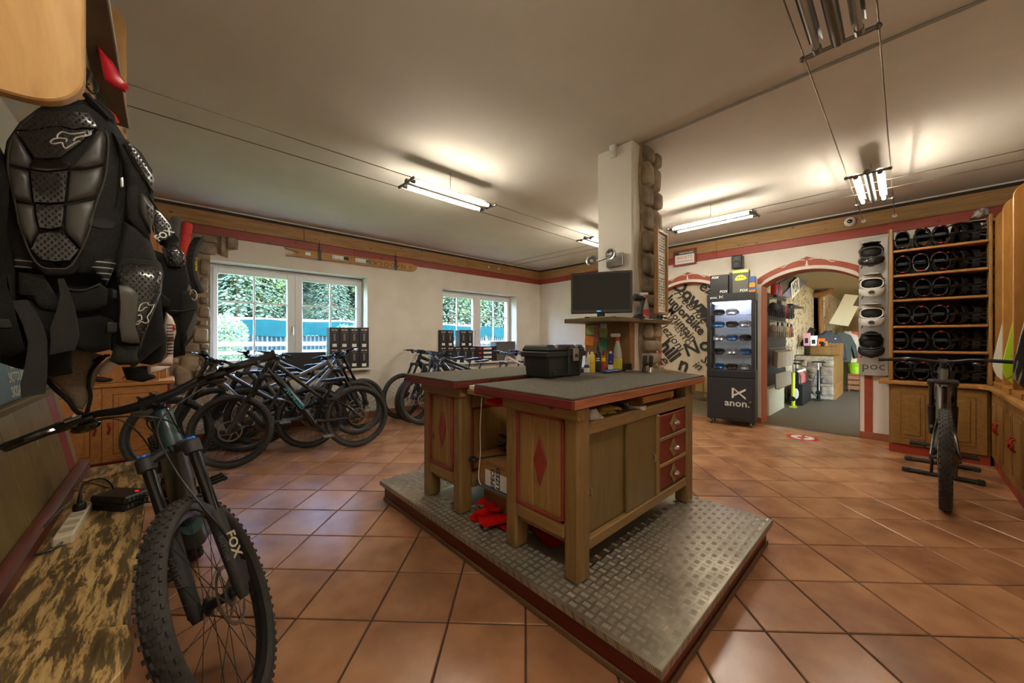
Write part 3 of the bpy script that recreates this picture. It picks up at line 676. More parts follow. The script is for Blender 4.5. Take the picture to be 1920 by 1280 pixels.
def kb(l, w, h):
    x, y = l / 2, w / 2; a, b = x * .82, y * .78
    v = [(-x, -y, -.004), (x, -y, -.004), (x, y, -.004), (-x, y, -.004), (-a, -b, h - .004), (a, -b, h - .004), (a, b, h - .004), (-a, b, h - .004)]
    return v, [(4, 5, 6, 7), (0, 1, 5, 4), (1, 2, 6, 5), (2, 3, 7, 6), (3, 0, 4, 7)]
def wheel(parent, name, M, R, hero, rotor_side=1):
    w = obj(name, None, parent, M)
    for nm, me in zip(('tire', 'rim', 'spokes', 'hub', 'brake_rotor'), wheel_meshes(R, hero)):
        if nm == 'brake_rotor': obj(nm, me, w, Matrix.Translation((0, .036 * rotor_side, 0)))
        elif nm == 'spokes': tag(obj(nm, me, w), kind='stuff')
        else: obj(nm, me, w)
    return w
def bike(label, frontc, yaw, lean=0.0, steer=0.0, R=.36, wb=1.2, ha=65.5, style='trail', fm=None, accent=None, decal=None, dmat=None, hero=False, tc=.554, tb=.774, bw=.39, barmat=None, seat_h=.92, pedm=None, group=None, forkm=None, name='mountain_bike', crank=.6, grips=None):
    HA = math.radians(ha); OFF = .046; fm = fm or MBLK; forkm = forkm or MBLK; barmat = barmat or BLK; pedm = pedm or PED; accent = accent or fm
    t = thing(name, label, 'bicycle', Matrix.Translation(Vector((frontc[0], frontc[1], 0))) @ Matrix.Rotation(yaw, 4, 'Z') @ Matrix.Rotation(lean, 4, 'X') @ Matrix.Translation((-wb, 0, 0)), group)
    nx = Vector((math.sin(HA), 0, math.cos(HA))); ax = Vector((-math.cos(HA), 0, math.sin(HA)))
    base = Vector((wb, 0, R)) - nx * OFF; SF = FR(base, nx, (0, 1, 0), ax) @ Matrix.Rotation(steer, 4, 'Z')
    on = lambda tt, s=0.0: base + ax * tt + nx * s
    dbl = style == 'dh'
    wheel(t, 'rear_wheel', TR(0, 0, R), R, hero); wheel(t, 'front_wheel', SF @ Matrix.Translation((OFF, 0, 0)) @ Matrix.Rotation(.2, 4, 'Y'), R, hero)
    # ---- fork
    fk = obj('fork', None, t, SF); lg = MB(); ly = .068
    for s in (-1, 1):
        lg.tube([(OFF, s * ly, -.030), (OFF, s * ly, .0), (OFF, s * ly, .06), (OFF, s * ly, .24), (OFF, s * ly, .285)], [.014, .021, .022, .0265, .0285], 14); lg.cyl((OFF, s * (ly - .026), 0), (OFF, s * (ly + .018), 0), .013, 10)
    lg.tube([(OFF, -ly, .262), (OFF + .022, -ly * .93, .292), (OFF + .036, -ly * .62, .325), (OFF + .040, 0, .338), (OFF + .036, ly * .62, .325), (OFF + .022, ly * .93, .292), (OFF, ly, .262)], [.020, .019, .016, .015, .016, .019, .020], 8, asp=.62, up=(0, 0, 1))
    lg.tube([(OFF, -ly, 0), (OFF, ly, 0)], .011, 10); lo = lg.build('lower_legs', forkm, fk)
    for s in (-1, 1):
        topz = tc - .002 if not dbl else tc + .165
        MB().cyl((OFF, s * ly, .27), (OFF, s * ly, topz), .0178, 14).build('stanchion', STAN, fk)
    cr = MB(); zc = tc - .018
    cr.tube([(OFF, -ly, zc - .006), (OFF * .75, -ly * .66, zc + .012), (.002, -.022, zc + .026), (0, 0, zc + .028), (.002, .022, zc + .026), (OFF * .75, ly * .66, zc + .012), (OFF, ly, zc - .006)], [.023, .019, .021, .024, .021, .019, .023], 10, asp=1.15, up=(0, 0, 1))
    for s in (-1, 1): cr.lathe([(.020, zc - .03), (.0265, zc - .026), (.0275, zc + .016), (.022, zc + .022), (.0, zc + .022)], 16, Matrix.Translation((OFF, s * ly, 0)))
    if dbl:
        for s in (-1, 1): cr.cyl((OFF, s * ly, tc + .13), (OFF, s * ly, tc + .17), .026, 12)
        cr.tube([(OFF, -ly, tc + .15), (.0, 0, tc + .155), (OFF, ly, tc + .15)], .017, 8)
    cr.build('crown', forkm, fk)
    if hero:
        for s in (-1, 1):
            kn = MB().lathe([(.017, 0), (.017, .006), (.012, .008), (0, .008)], 12, Matrix.Translation((OFF, s * ly, zc + .022)))
            for q in range(6): kn.box((OFF + .014 * math.cos(q * PI / 3), s * ly + .014 * math.sin(q * PI / 3), zc + .027), (.006, .006, .010), Matrix.Rotation(q * PI / 3, 4, 'Z'), .001)
            kn.build('blue_knob', BLUE, fk)
    ca = MB(); ca.box((OFF - .035, .070, .045), (.045, .03, .085), Matrix.Rotation(-.35, 4, 'Y'), .008); ca.build('brake_caliper', BLK, fk)
    # ---- cockpit
    hb = MB(); zb = tb - .03; pts = []
    for s in (-1, 1):
        side = [(.05, s * .0, zb), (.05, s * .045, zb), (.049, s * .09, zb + .006), (.044, s * .15, zb + .024), (.034, s * .21, zb + .030), (.0, s * bw, zb + .032)]
        pts = [Vector(p) for p in side[::-1]][:-1] + [Vector((.05, 0, zb))] if s < 0 else pts + [Vector(p) for p in side[1:]]
    rr = [.0112, .0112, .0125, .015, .0165, .0165, .0165, .015, .0125, .0112, .0112]
    bar = hb.tube(pts, rr, 12).build('handlebar', barmat, t); bar.matrix_local = SF
    for s in (-1, 1):
        e = Vector((.0, s * (bw + .004), zb + .032)); i_ = Vector((.0266, s * .255, zb + .0305)); d = (e - i_)
        MB().tube([i_, i_ + d * .06, i_ + d * .07, i_ + d * .94, i_ + d * .95, e], [.0165, .0165, .0155, .0155, .0168, .0155], 14).build('grip', grips or GRIP, bar)
        lv = MB(); c0 = i_ + Vector((.004, -s * .025, 0)); lv.cyl(c0 - Vector((0, s * .008, 0)), c0 + Vector((0, s * .008, 0)), .0175, 12)
        lv.tube([c0 + Vector((.022, -s * .075, -.012)), c0 + Vector((.026, -s * .03, -.014)), c0 + Vector((.028, s * .01, -.016)), c0 + Vector((.032, s * .04, -.018))], [.010, .017, .017, .011], 8)
        lv.tube([c0 + Vector((.032, s * .02, -.018)), c0 + Vector((.055, s * .05, -.024)), c0 + Vector((.060, s * .09, -.028)), c0 + Vector((.052, s * .125, -.031)), c0 + Vector((.058, s * .135, -.033))], [.008, .0085, .0078, .007, .008], 6, asp=1.5, up=(0, 0, 1))
        lv.ell(c0 + Vector((.0, -s * .035, -.034)), (.026, .04, .018), 10, 6); lv.build('brake_lever', GBLK, bar)
        if hero: q = MB(); q.tube([c0 + Vector((.034, -s * .05, -.004)), c0 + Vector((.04, -s * .01, -.006))], .007, 8); q.build('lever_fitting', STEEL, bar); q = MB(); q.cyl(c0 + Vector((.0, -s * .012, .012)), c0 + Vector((.0, -s * .012, .022)), .006, 8); q.build('lever_fitting', STEEL, bar)
    st = MB(); st.tube([(0, 0, zb - .002), (.028, 0, zb), (.05, 0, zb)], [.019, .017, .022], 10); st.cyl((0, 0, zb - .022), (0, 0, zb + .022), .0205, 14)
    st.cyl((.05, -.026, zb), (.05, .026, zb), .0235, 14)
    for q in (-1, 1):
        for w in (-1, 1): st.cyl((.05 + .012, q * .018, zb + w * .02), (.05 + .03, q * .018, zb + w * .02), .005, 6)
    s_ = st.build('stem', BLK, t); s_.matrix_local = SF
    # ---- frame
    ht0, ht1 = on(tc + .014), on(tb - .062); bb = Vector((.44, 0, R - .025)); fr = MB(); sw = MB()
    fr.tube([ht0, ht0 + ax * .012, (ht0 + ht1) / 2, ht1 - ax * .01, ht1], [.031, .033, .029, .030, .027], 18)
    y_ = (0, 0, 1)
    if style == 'ebike':
        d0 = ht0 + ax * .035; d1 = bb + Vector((.02, 0, .02))
        fr.tube([d0, d0 + Vector((-.05, 0, -.045)), d0.lerp(d1, .3), d0.lerp(d1, .75) + Vector((0, 0, -.008)), d1], [.034, .046, .052, .052, .046], 14, asp=[.9, .80, .86, .86, 1.0], up=y_)
        fr.tube([bb + Vector((-.05, 0, .03)), bb + Vector((.0, 0, .0)), bb + Vector((.09, 0, .015)), bb + Vector((.13, 0, .06))], [.05, .085, .085, .05], 14, asp=.78, up=y_)
        s0 = Vector((.24, 0, .70)); fr.tube([ht1 - ax * .03, ht1.lerp(s0, .5) + Vector((0, 0, -.01)), s0], [.030, .023, .021], 12, asp=.9, up=y_)
        fr.tube([s0 + Vector((-.02, 0, .06)), s0, Vector((.34, 0, .52)), bb + Vector((-.03, 0, .05))], [.019, .022, .028, .036], 12)
        post0 = s0 + Vector((-.02, 0, .06))
    elif style == 'dh':
        s0 = Vector((.33, 0, .62)); d0 = ht0 + ax * .03
        fr.tube([d0, d0.lerp(bb, .25) + Vector((-.012, 0, .0)), d0.lerp(bb, .8), bb + Vector((.02, 0, .01))], [.030, .036, .034, .036], 12, asp=.8, up=y_)
        fr.tube([ht1 - ax * .02, ht1.lerp(s0, .35) + Vector((0, 0, -.04)), ht1.lerp(s0, .75) + Vector((0, 0, -.055)), s0 + Vector((.03, 0, -.03)), s0 + Vector((-.03, 0, .05))], [.026, .020, .018, .020, .017], 10, asp=.9, up=y_)
        fr.tube([s0, Vector((.40, 0, .50)), bb + Vector((-.02, 0, .05))], [.018, .026, .03], 10); fr.ell(bb, (.05, .04, .05), 12, 8)
        post0 = s0 + Vector((-.03, 0, .05))
    else:
        s0 = Vector((.23, 0, .70)); d0 = ht0 + ax * .03
        fr.tube([d0, d0.lerp(bb, .3) + Vector((-.01, 0, -.01)), bb + Vector((.02, 0, .01))], [.028, .031, .030], 12, asp=.85, up=y_)
        fr.tube([ht1 - ax * .02, ht1.lerp(s0, .5) + Vector((0, 0, -.025)), s0], [.025, .020, .018], 10, asp=.9, up=y_)
        fr.tube([s0 + Vector((-.02, 0, .06)), s0, Vector((.34, 0, .5)), bb], [.018, .019, .02, .026], 10); fr.cyl(bb - Vector((0, .038, 0)), bb + Vector((0, .038, 0)), .024, 12); post0 = s0 + Vector((-.02, 0, .06))
    fo = fr.build('frame', fm, t)
    for s in (-1, 1):
        sw.tube([bb + Vector((-.01, s * .03, .03)), bb + Vector((-.12, s * .036, .018)), Vector((.16, s * .055, R - .005)), Vector((.0, s * .07, R))], [.018, .015, .013, .013], 8, asp=.7, up=y_)
        sw.tube([Vector((.0, s * .07, R)), Vector((.08, s * .06, R + .10)), Vector((.23, s * .042, R + .21)), Vector((.33, s * .034, R + .235))], [.011, .011, .012, .013], 8, asp=.8, up=y_)
        sw.cyl((0, s * .06, R), (0, s * .078, R), .018, 10)
    sw.build('swingarm', accent, t)
    sh = MB(); a_, b_ = Vector((.34, 0, R + .23)), Vector((.62, 0, R + .17)) if style != 'dh' else Vector((.60, 0, R + .13))
    sh.tube([a_, a_.lerp(b_, .4), a_.lerp(b_, .42), b_], [.011, .011, .02, .021], 10)
    if style == 'dh':
        for q in range(9): c = a_.lerp(b_, .2 + .07 * q); sh.tube([c + Vector((0, .026 * math.cos(w * PI / 4), .026 * math.sin(w * PI / 4))) for w in range(8)], .0045, 5, closed=True)
    sh.build('shock', GBLK, t)
    # ---- saddle, post
    top = post0 + (Vector((-.12, 0, .33)).normalized() * max(seat_h - post0.z - .04, .02)); MB().cyl(post0 - Vector((-.12, 0, .33)).normalized() * .05, top, .0155, 12).build('seatpost', GBLK, t)
    sd = MB().tube([top + Vector((x - .01, 0, z)) for x, z in ((-.135, .045), (-.125, .05), (-.08, .048), (-.02, .04), (.05, .038), (.11, .037), (.135, .030))], [.006, .017, .021, .019, .016, .013, .006], 12, asp=[6, 3.9, 3.3, 2.6, 1.8, 1.6, 1.6], up=y_)
    for s in (-1, 1): sd.tube([top + Vector((-.1, s * .03, .035)), top + Vector((-.04, s * .022, .006)), top + Vector((.03, s * .022, .006)), top + Vector((.1, s * .01, .03))], .0035, 5)
    sd.build('saddle', SADL, t)
    # ---- drive
    c = bb + Vector((0, 0, 0)); cd = Vector((math.cos(crank), 0, math.sin(crank)))
    for s in (-1, 1):
        e = c + cd * (.168 * s) + Vector((0, -s * .078, 0)); ck = MB(); ck.tube([c + Vector((0, -s * .055, 0)), c + cd * (.08 * s) + Vector((0, -s * .066, 0)), e], [.018, .013, .014], 8, asp=.7, up=cd.cross(Vector((0, 1, 0)))); ck.build('crank_arm', CRANK, t)
        pd = MB(); L_, W_ = .10, .098; pc = e + Vector((0, -s * .06, 0))
        for q in (-1, 1): pd.box(pc + Vector((q * L_ * .44, 0, 0)), (.012, W_, .016), None, .003); pd.box(pc + Vector((0, q * W_ * .44, 0)), (L_, .010, .016), None, .003)
        pd.cyl(e, pc + Vector((0, -s * .045, 0)), .009, 8); pd.box(pc, (.02, W_, .018), None, .003)
        for q in (-1, 1):
            for w in (-1, 0, 1): pd.cyl(pc + Vector((q * .044, w * .036, -.013)), pc + Vector((q * .044, w * .036, .013)), .002, 5)
        pd.build('pedal', pedm, t)
    ch = MB().lathe([(.078, -.003), (.084, 0), (.078, .003), (.05, .003), (.05, -.003), (.078, -.003)], 28, Matrix.Translation(c + Vector((0, -.048, 0))) @ Matrix.Rotation(-PI / 2, 4, 'X')); ch.build('chainring', CHAIN, t)
    cs_ = MB().lathe([(.02, -.02), (.03, -.02), (.045, -.008), (.06, 0), (.075, .01), (.084, .014), (.084, .018), (.02, .018)], 24, Matrix.Translation((0, -.045, R)) @ Matrix.Rotation(-PI / 2, 4, 'X')); cs_.build('cassette', CHAIN, t)
    cn = MB(); cn.tube([c + Vector((.0, -.048, .082)), Vector((.0, -.046, R + .06))], .0045, 4, asp=.7); cn.tube([c + Vector((0, -.048, -.082)), Vector((.03, -.046, R - .14)), Vector((.02, -.046, R - .05))], .0045, 4); cn.box((.03, -.05, R - .09), (.02, .016, .10), None, .004); cn.build('chain', CHAIN, t)
    # ---- hoses
    cbm = MB(); hi = on(tc + .10) + nx * .03
    for s in (-1, 1):
        p0 = SF @ Vector((.045, s * .20, zb + .012)); p1 = SF @ Vector((.10, s * .10, zb - .02)); p2 = SF @ Vector((.085, -s * .01, zb - .07)); p3 = on(tc + .07) + Vector((.02, -s * .035, 0))
        cbm.tube(spline([p0, p1, p2, p3, d0.lerp(bb, .2) + Vector((0, -s * .05, 0))], 5), .0027, 5)
        cbm.tube(spline([SF @ Vector((.05, s * .21, zb + .0)), SF @ Vector((.12, s * .08, zb - .035)), SF @ Vector((.07, s * .05, zb - .10)), d0.lerp(bb, .15) + Vector((0, s * .05, 0))], 5), .0022, 5)
    cbm.tube(spline([SF @ Vector((.05, .18, zb - .01)), SF @ Vector((.115, .03, zb - .10)), SF @ Vector((OFF + .05, .02, zb - .26)), SF @ Vector((OFF + .045, .062, .30)), SF @ Vector((OFF + .03, .085, .2)), SF @ Vector((OFF - .02, .078, .08))], 6), .0027, 6)
    cbm.build('cables', BLK, t)
    if decal:
        dd = (bb - d0).normalized(); off = {'ebike': .047, 'dh': .031, 'trail': .028}[style]; M = FR(d0.lerp(bb, .5) + Vector((0, off, .004)), dd, Vector((0, 1, 0)).cross(dd), (0, 1, 0))
        text('frame_lettering', decal, .05, M, dmat or WPR, t, .0012, shear=.25, bold=.0015)
    return t, SF
def spline(P, k=6):
    P = [Vector(p) for p in P]; out = []
    for i in range(len(P) - 1):
        a = P[max(i - 1, 0)]; b = P[i]; c = P[i + 1]; d = P[min(i + 2, len(P) - 1)]
        for j in range(k):
            u = j / k; out.append(.5 * ((2 * b) + (c - a) * u + (2 * a - 5 * b + 4 * c - d) * u * u + (3 * b - a - 3 * c + d) * u ** 3))
    out.append(P[-1]); return out
TEALF = mat('teal_frame', (40, 66, 68), .35, .2, coat=.3); GREYF = mat('grey_frame', (112, 106, 92), .38, .4, coat=.2); DGREY = mat('charcoal_frame', (52, 52, 50), .4, .2, coat=.2); BLKF = mat('black_frame', (18, 18, 19), .25, coat=.5)
SILF = mat('silver_frame', (176, 178, 176), .35, .4); REDF = mat('red_frame', (196, 32, 26), .35, coat=.4); WHTF = mat('white_frame', (214, 212, 206), .35, coat=.3); OLF = mat('olive_grey_frame', (74, 74, 66), .35, .3, coat=.3)
FORKG = mat('fork_charcoal', (42, 42, 42), .55)
R_ = math.radians
TEALD = mat('teal_decal', (44, 140, 140), .45)
hero, hSF = bike('large teal electric mountain bike leaning by the bench in the foreground', (.216, 1.602), R_(-84.3), R_(12.1), R_(-24.6), .372, 1.22, 65.5, 'ebike', TEALF, BLKF, 'LEVO', mat('dark_decal', (28, 40, 42), .3), True, .554, .774, .41, None, .90, None, None, FORKG, 'electric_mountain_bike', crank=-1.3)
# fork lettering of the front bike
for s, tx, sz, off, mm in ((1, 'RHYTHM', .022, .004, GRY), (1, 'FOX', .046, .002, mat('fork_logo', (176, 164, 140), .5)), (-1, 'RHYTHM', .026, .0, GRY)):
    fkp = [c for c in hero.children if c.name.startswith('fork')][0]; ang = (1.05 if tx == 'FOX' else -.1) if s > 0 else .26
    nn = Vector((math.cos(ang), math.sin(ang) * (1 if s > 0 else -.3), 0)); xx = Vector((0, 0, -1)); yy = nn.cross(xx)
    if s < 0: xx = Vector((0, 0, -1)); yy = nn.cross(xx)
    text('fork_lettering', tx, sz, FR(Vector((.046, s * .068, .15)) + nn * .0272 + yy * off, xx, yy, nn), mm, fkp, .0005, bold=.0012 if tx == 'FOX' else .0003)
bike('grey electric mountain bike on a floor stand seen from behind', (5.36, -.248), R_(-2.1), 0, R_(1.5), .372, 1.2, 65.5, 'ebike', OLF, BLKF, None, None, False, .554, .774, .40, None, .93, None, None, FORKG, 'electric_mountain_bike', crank=-.35)
G1 = 'rental bikes parked in a row under the left window'; G2 = 'rental bikes parked in a row under the right window'
bike('black downhill bike with teal lettering, nearest of the bikes under the left window', (.43, 4.47), R_(174), R_(3), R_(-14), .355, 1.17, 64, 'dh', BLKF, BLKF, 'SPECIALIZED', TEALD, False, .60, .82, .39, None, .80, PEDS, G1, name='downhill_bike', crank=.9, forkm=DGREY)
bike('black bike with white frame lettering, second from the front under the left window', (-.02, 4.72), R_(178), R_(3), R_(-22), .355, 1.2, 65, 'dh', DGREY, DGREY, 'SPECIALIZED', WPR, False, .57, .79, .39, None, .86, PEDS, G1, name='downhill_bike', crank=-.1)
bike('grey bike facing right, third from the front under the left window', (1.80, 4.92), R_(-4), R_(-3), R_(12), .355, 1.2, 65, 'trail', GREYF, GREYF, None, None, False, .56, .78, .39, None, .88, None, G1, crank=1.2)
bike('olive grey bike facing right with blue fork knobs, fourth under the left window', (1.98, 5.13), R_(-3), R_(-3), R_(20), .355, 1.2, 65, 'dh', OLF, GREYF, None, None, False, .57, .79, .39, None, .9, None, G1, name='downhill_bike', crank=.4)
bike('dark bike facing left, fifth under the left window', (.36, 5.30), R_(180), R_(2), R_(-18), .355, 1.2, 65, 'trail', DGREY, DGREY, None, None, False, .56, .79, .39, None, .92, None, G1, crank=.2)
bike('black bike closest to the left window itself', (.62, 5.52), R_(181), R_(2), R_(14), .355, 1.2, 65, 'trail', BLKF, BLKF, None, None, False, .56, .80, .39, None, .95, None, G1, crank=.2)
bike('black electric bike nearest the rear workbench under the right window', (2.72, 4.80), R_(176), R_(2), R_(-10), .36, 1.2, 65.5, 'ebike', BLKF, BLKF, None, None, False, .55, .76, .39, None, .9, None, G2, name='electric_mountain_bike')
bike('black electric bike, second from the rear workbench under the right window', (2.70, 5.06), R_(177), R_(2), R_(18), .36, 1.2, 65.5, 'ebike', DGREY, BLKF, None, None, False, .55, .76, .39, None, .92, None, G2, name='electric_mountain_bike')
bike('black electric bike with wide bars leaning close to the wall between windows', (2.66, 5.38), R_(178), R_(3), R_(12), .36, 1.2, 65.5, 'ebike', MBLK, BLKF, None, None, False, .55, .78, .39, None, .93, None, G2, name='electric_mountain_bike')
bike('white bike with blue grips partly hidden by the toolbox', (4.28, 5.02), R_(177), R_(3), R_(16), .34, 1.1, 66, 'trail', WHTF, WHTF, None, None, False, .53, .74, .35, None, .88, None, G2, grips=mat('blue_grip', (32, 60, 150), .5))
bike('red bike behind the black toolbox', (4.72, 4.98), R_(177), R_(3), R_(16), .34, 1.1, 66, 'trail', REDF, REDF, None, None, False, .53, .74, .35, None, .86, None, G2, grips=mat('navy_grip', (28, 44, 110), .5))
# floor stand of the display bike
sd = thing('bike_stand', 'black tubular floor stand under the display bike on the right', 'bike stand', TR(4.16, -.204, 0, R_(-2.1)))
for x in (1.42, .93):
    q = MB().tube([(x, -.20, .02), (x, .22, .02)], .019, 8); q.build('foot_bar', BLK, sd)
    for y in (-.21, .23): MB().box((x, y, .022), (.05, .05, .044), None, .008).build('rubber_foot', RUB, sd)
q = MB(); [q.tube([(.93, s * .07, .03), (.95, s * .06, .30), (1.36, s * .06, .30), (1.42, s * .07, .03)], .010, 8) for s in (-1, 1)]; q.build('upright', BLK, sd)
# ================================================================ LEFT SIDE: bench, backrest, sign, charger
def peel(name, axis):
    m = bpy.data.materials.new(name); m.use_nodes = True; nt = m.node_tree; N = nt.nodes; L = nt.links; b = N['Principled BSDF']; b.inputs['Roughness'].default_value = .5
    tc = N.new('ShaderNodeTexCoord'); mp = N.new('ShaderNodeMapping'); L.new(tc.outputs['Object'], mp.inputs[0])
    mp.inputs['Rotation'].default_value = (0, 0, axis); mp.inputs['Scale'].default_value = (26, 4.0, 1)
    n1 = N.new('ShaderNodeTexNoise'); n1.inputs['Scale'].default_value = 1.5; n1.inputs['Detail'].default_value = 10; n1.inputs['Roughness'].default_value = .72; n1.inputs['Distortion'].default_value = .35; L.new(mp.outputs[0], n1.inputs['Vector'])
    r = N.new('ShaderNodeValToRGB'); r.color_ramp.interpolation = 'LINEAR'; e = r.color_ramp.elements; e[0].position = .47; e[0].color = lin((98, 80, 50)); e[1].position = .54; e[1].color = lin((186, 152, 98))
    e2 = e.new(.30); e2.color = lin((76, 62, 38)); e3 = e.new(.72); e3.color = lin((206, 178, 124)); L.new(n1.outputs['Fac'], r.inputs[0])
    mp2 = N.new('ShaderNodeMapping'); mp2.inputs['Rotation'].default_value = (0, 0, axis); mp2.inputs['Scale'].default_value = (170, 3, 1); L.new(tc.outputs['Object'], mp2.inputs[0])
    n2 = N.new('ShaderNodeTexNoise'); n2.inputs['Scale'].default_value = 1; L.new(mp2.outputs[0], n2.inputs['Vector'])
    mx = N.new('ShaderNodeMix'); mx.data_type = 'RGBA'; mx.blend_type = 'MULTIPLY'; mx.inputs['Factor'].default_value = .45; L.new(r.outputs[0], mx.inputs['A']); L.new(n2.outputs['Fac'], mx.inputs['B'])
    hs = N.new('ShaderNodeHueSaturation'); hs.inputs['Value'].default_value = 1.25; L.new(mx.outputs['Result'], hs.inputs['Color']); L.new(hs.outputs[0], b.inputs['Base Color'])
    bp = N.new('ShaderNodeBump'); bp.inputs['Strength'].default_value = .25; bp.inputs['Distance'].default_value = .004; L.new(n1.outputs['Fac'], bp.inputs['Height']); L.new(bp.outputs[0], b.inputs['Normal'])
    return m
BZ = .50
bn = thing('bench', 'wooden bench with worn peeling brown paint along the left wall', 'bench', TR(0, 0, 0))
A_, B_ = onz(0, 1212, BZ), onz(238, 1168, BZ); far = []
for i in range(9):
    a = PI / 2 * i / 8; far.append((-.16 + .075 * math.cos(a), 3.12 + .13 * math.sin(a)))
xw = -.385
sl = (B_.y - A_.y) / (B_.x - A_.x); yw = A_.y + (xw - A_.x) * sl
MB().prism([(xw, yw), (B_.x, B_.y)] + [(-.085, 2.2)] + far + [(xw, 3.25)], .036, Matrix.Translation((0, 0, BZ - .036)), ch=.004).build('seat_board', peel('peeling_paint', 0.0), bn)
nc = [onz(x, y, BZ) for x, y in ((249, 1200), (246, 1225), (230, 1255), (190, 1300))]
MB().prism([(xw, .86), (nc[3].x - .08, .86)] + [(p.x, p.y) for p in nc[::-1]] + [(B_.x, B_.y - .0015), (xw, yw - .0015)], .036, Matrix.Translation((0, 0, BZ - .036)), ch=.003).build('corner_board', peel('peeling_paint_mitred', -.95), bn)
BSK = wood('bench_skirt', (150, 96, 44), (112, 66, 30), 'y', .5); BRD = mat('bench_red_edge', (128, 30, 22), .45, c2=(100, 22, 16), scale=20)
MB().bx(xw, -.13, .95, 3.10, 0, .40, .004).build('bench_base', BSK, bn); MB().bx(-.128, -.105, 1.02, 3.10, .40, BZ - .037, .004).build('red_rail', BRD, bn)
mo = MB(); mo.prism([(0, 0), (.040, 0), (.036, .035), (.020, .048), (0, .052)], 2.45, FR((xw, .85, BZ), (1, 0, 0), (0, 0, 1), (0, 1, 0)) if False else FR((xw, 3.26, BZ), (1, 0, 0), (0, 0, 1), (0, -1, 0))); mo.build('red_moulding', wood('worn_red', (104, 44, 36), (70, 26, 22), 'y', .4, knots=False), bn)
PANZ = wood('panel_olive', (128, 104, 58), (98, 76, 40), 'z', .4, ratio=10); PANR = wood('panel_red', (134, 40, 34), (108, 28, 24), 'z', .42, knots=False)
tl = math.atan2(.085, .44); Lp = math.hypot(.085, .44)
y = 3.24; k = 0
for w in (.085, .15, .17, .19, .18, .2, .17, .19, .2, .18, .2, .18):
    MB().bx(-.009, .009, -w + .001, -.001, 0, Lp, .003).build('backrest_plank', PANR if k == 1 else PANZ, bn).matrix_local = Matrix.Translation((xw - .010, y, BZ + .03)) @ Matrix.Rotation(-tl, 4, 'Y'); y -= w; k += 1
lg = MB().bx(-.66, -.445, .86, 3.25, .965, .995, .006); lg.build('ledge', wood('ledge_olive', (112, 92, 54), (84, 66, 38), 'y', .42), bn)
SLATE = mat('slate_print', (52, 62, 64), .45, c2=(70, 84, 86), scale=4)
sg = thing('sign_board', 'slate grey sign board listing ski offers standing on the bench ledge', 'sign', Matrix.Translation((-.475, 0, .995)) @ Matrix.Rotation(-.12, 4, 'Y'))
MB().bx(-.012, 0, 1.15, 3.14, 0, .52, .003).build('board', SLATE, sg)
SF_ = lambda y, z: FR((.0006, y, z), (0, 1, 0), (0, 0, 1), (1, 0, 0))
for tx, yy, zz, s in (('FREERIDE', 2.50, .155, .066), ('SKITOURING', 2.50, .095, .058), ('SKISAFARI COURSES', 2.50, .034, .062)): text('lettering', tx, s, SF_(yy, zz), mat('sign_letters', (196, 198, 192), .6), sg, .0008, 'LEFT', .86, bold=.001)
# ---- chargers and power strip
def at_bench(x, y): return onz(x, y, BZ)
p0, p1, p2 = at_bench(165, 957), at_bench(236, 961), at_bench(268, 938); ex = (p1 - p0).normalized(); ang = math.atan2(ex.y, ex.x)
for nm, dx, dy, z0, h, lb in (('battery_charger', 0, .0, 0, .034, 'lower black battery charger box on the peeling bench'), ('battery_charger', .012, -.004, .035, .030, 'upper black battery charger with a red light, stacked on another')):
    t = thing(nm, lb, 'charger', TR(p0.x, p0.y, BZ + z0, ang)); b = MB().bx(dx, dx + .175, dy, dy + .105, 0, h, .006); b.build('case', mat('charger_black', (26, 25, 24), .5), t)
    e = MB()
    for q in range(5): e.bx(dx + .18 - .006, dx + .177, dy + .015 + q * .016, dy + .022 + q * .016, h * .3, h * .7)
    e.build('vent', GRY, t)
    if z0: MB().bx(dx + .135, dx + .15, dy + .07, dy + .076, h, h + .0015).build('indicator_light', mat('red_led', (255, 30, 20), .4, emit=1.2), t)
    MB().tube(spline([(dx + .175, dy + .05, h * .5), (dx + .22, dy + .06, h * .5 + .004), (dx + .29, dy + .12, .012 - z0), (dx + .36, dy + .22, .006 - z0)], 5), .0035, 6).build('output_lead', BLK, t)
a, b = at_bench(118, 1022), at_bench(158, 957); d = (b - a); ang = math.atan2(d.y, d.x); Ls = d.length
t = thing('power_strip', 'cream multi-way power strip lying on the peeling bench', 'power strip', TR(a.x, a.y, BZ + .0005, ang))
MB().bx(-.01, Ls, -.026, .026, 0, .036, .006).build('body', CREAM, t)
for q in range(4):
    x = .05 + q * (Ls - .09) / 3.4; s = MB(); s.lathe([(.0195, .0365), (.0215, .037), (.0215, .0355), (.0195, .0345), (.0, .0345)], 20, Matrix.Translation((x, 0, 0))); so = s.build('socket', mat('socket_shade', (178, 168, 146), .5), t)
    if q < 3:
        h = MB()
        for w in (-1, 1): h.cyl((x + w * .006, w * .007, .0346), (x + w * .006, w * .007, .0356), .0028, 8)
        h.build('socket_hole', BPR, so)
MB().bx(Ls - .05, Ls - .03, -.012, .012, .036, .044, .003).build('switch', mat('red_switch', (214, 20, 16), .3), t)
x = .05 + 3 * (Ls - .09) / 3.4 - .01; pl = MB(); pl.lathe([(.020, .036), (.020, .058), (.016, .066), (.0, .066)], 12, Matrix.Translation((x - .012, 0, 0))); pl.tube([(x - .012, 0, .06), (x - .006, .0, .085), (x + .004, 0, .105)], [.009, .007, .004], 8); pl.build('plug', BLK, t)
c = Vector((x + .004, 0, .105)); MB().tube(spline([c, c + Vector((.03, -.01, .03)), c + Vector((.07, -.06, .02)), c + Vector((.10, -.085, -.05)), c + Vector((.06, -.05, -.095))], 6), .0033, 6).build('plug_lead', BLK, t)
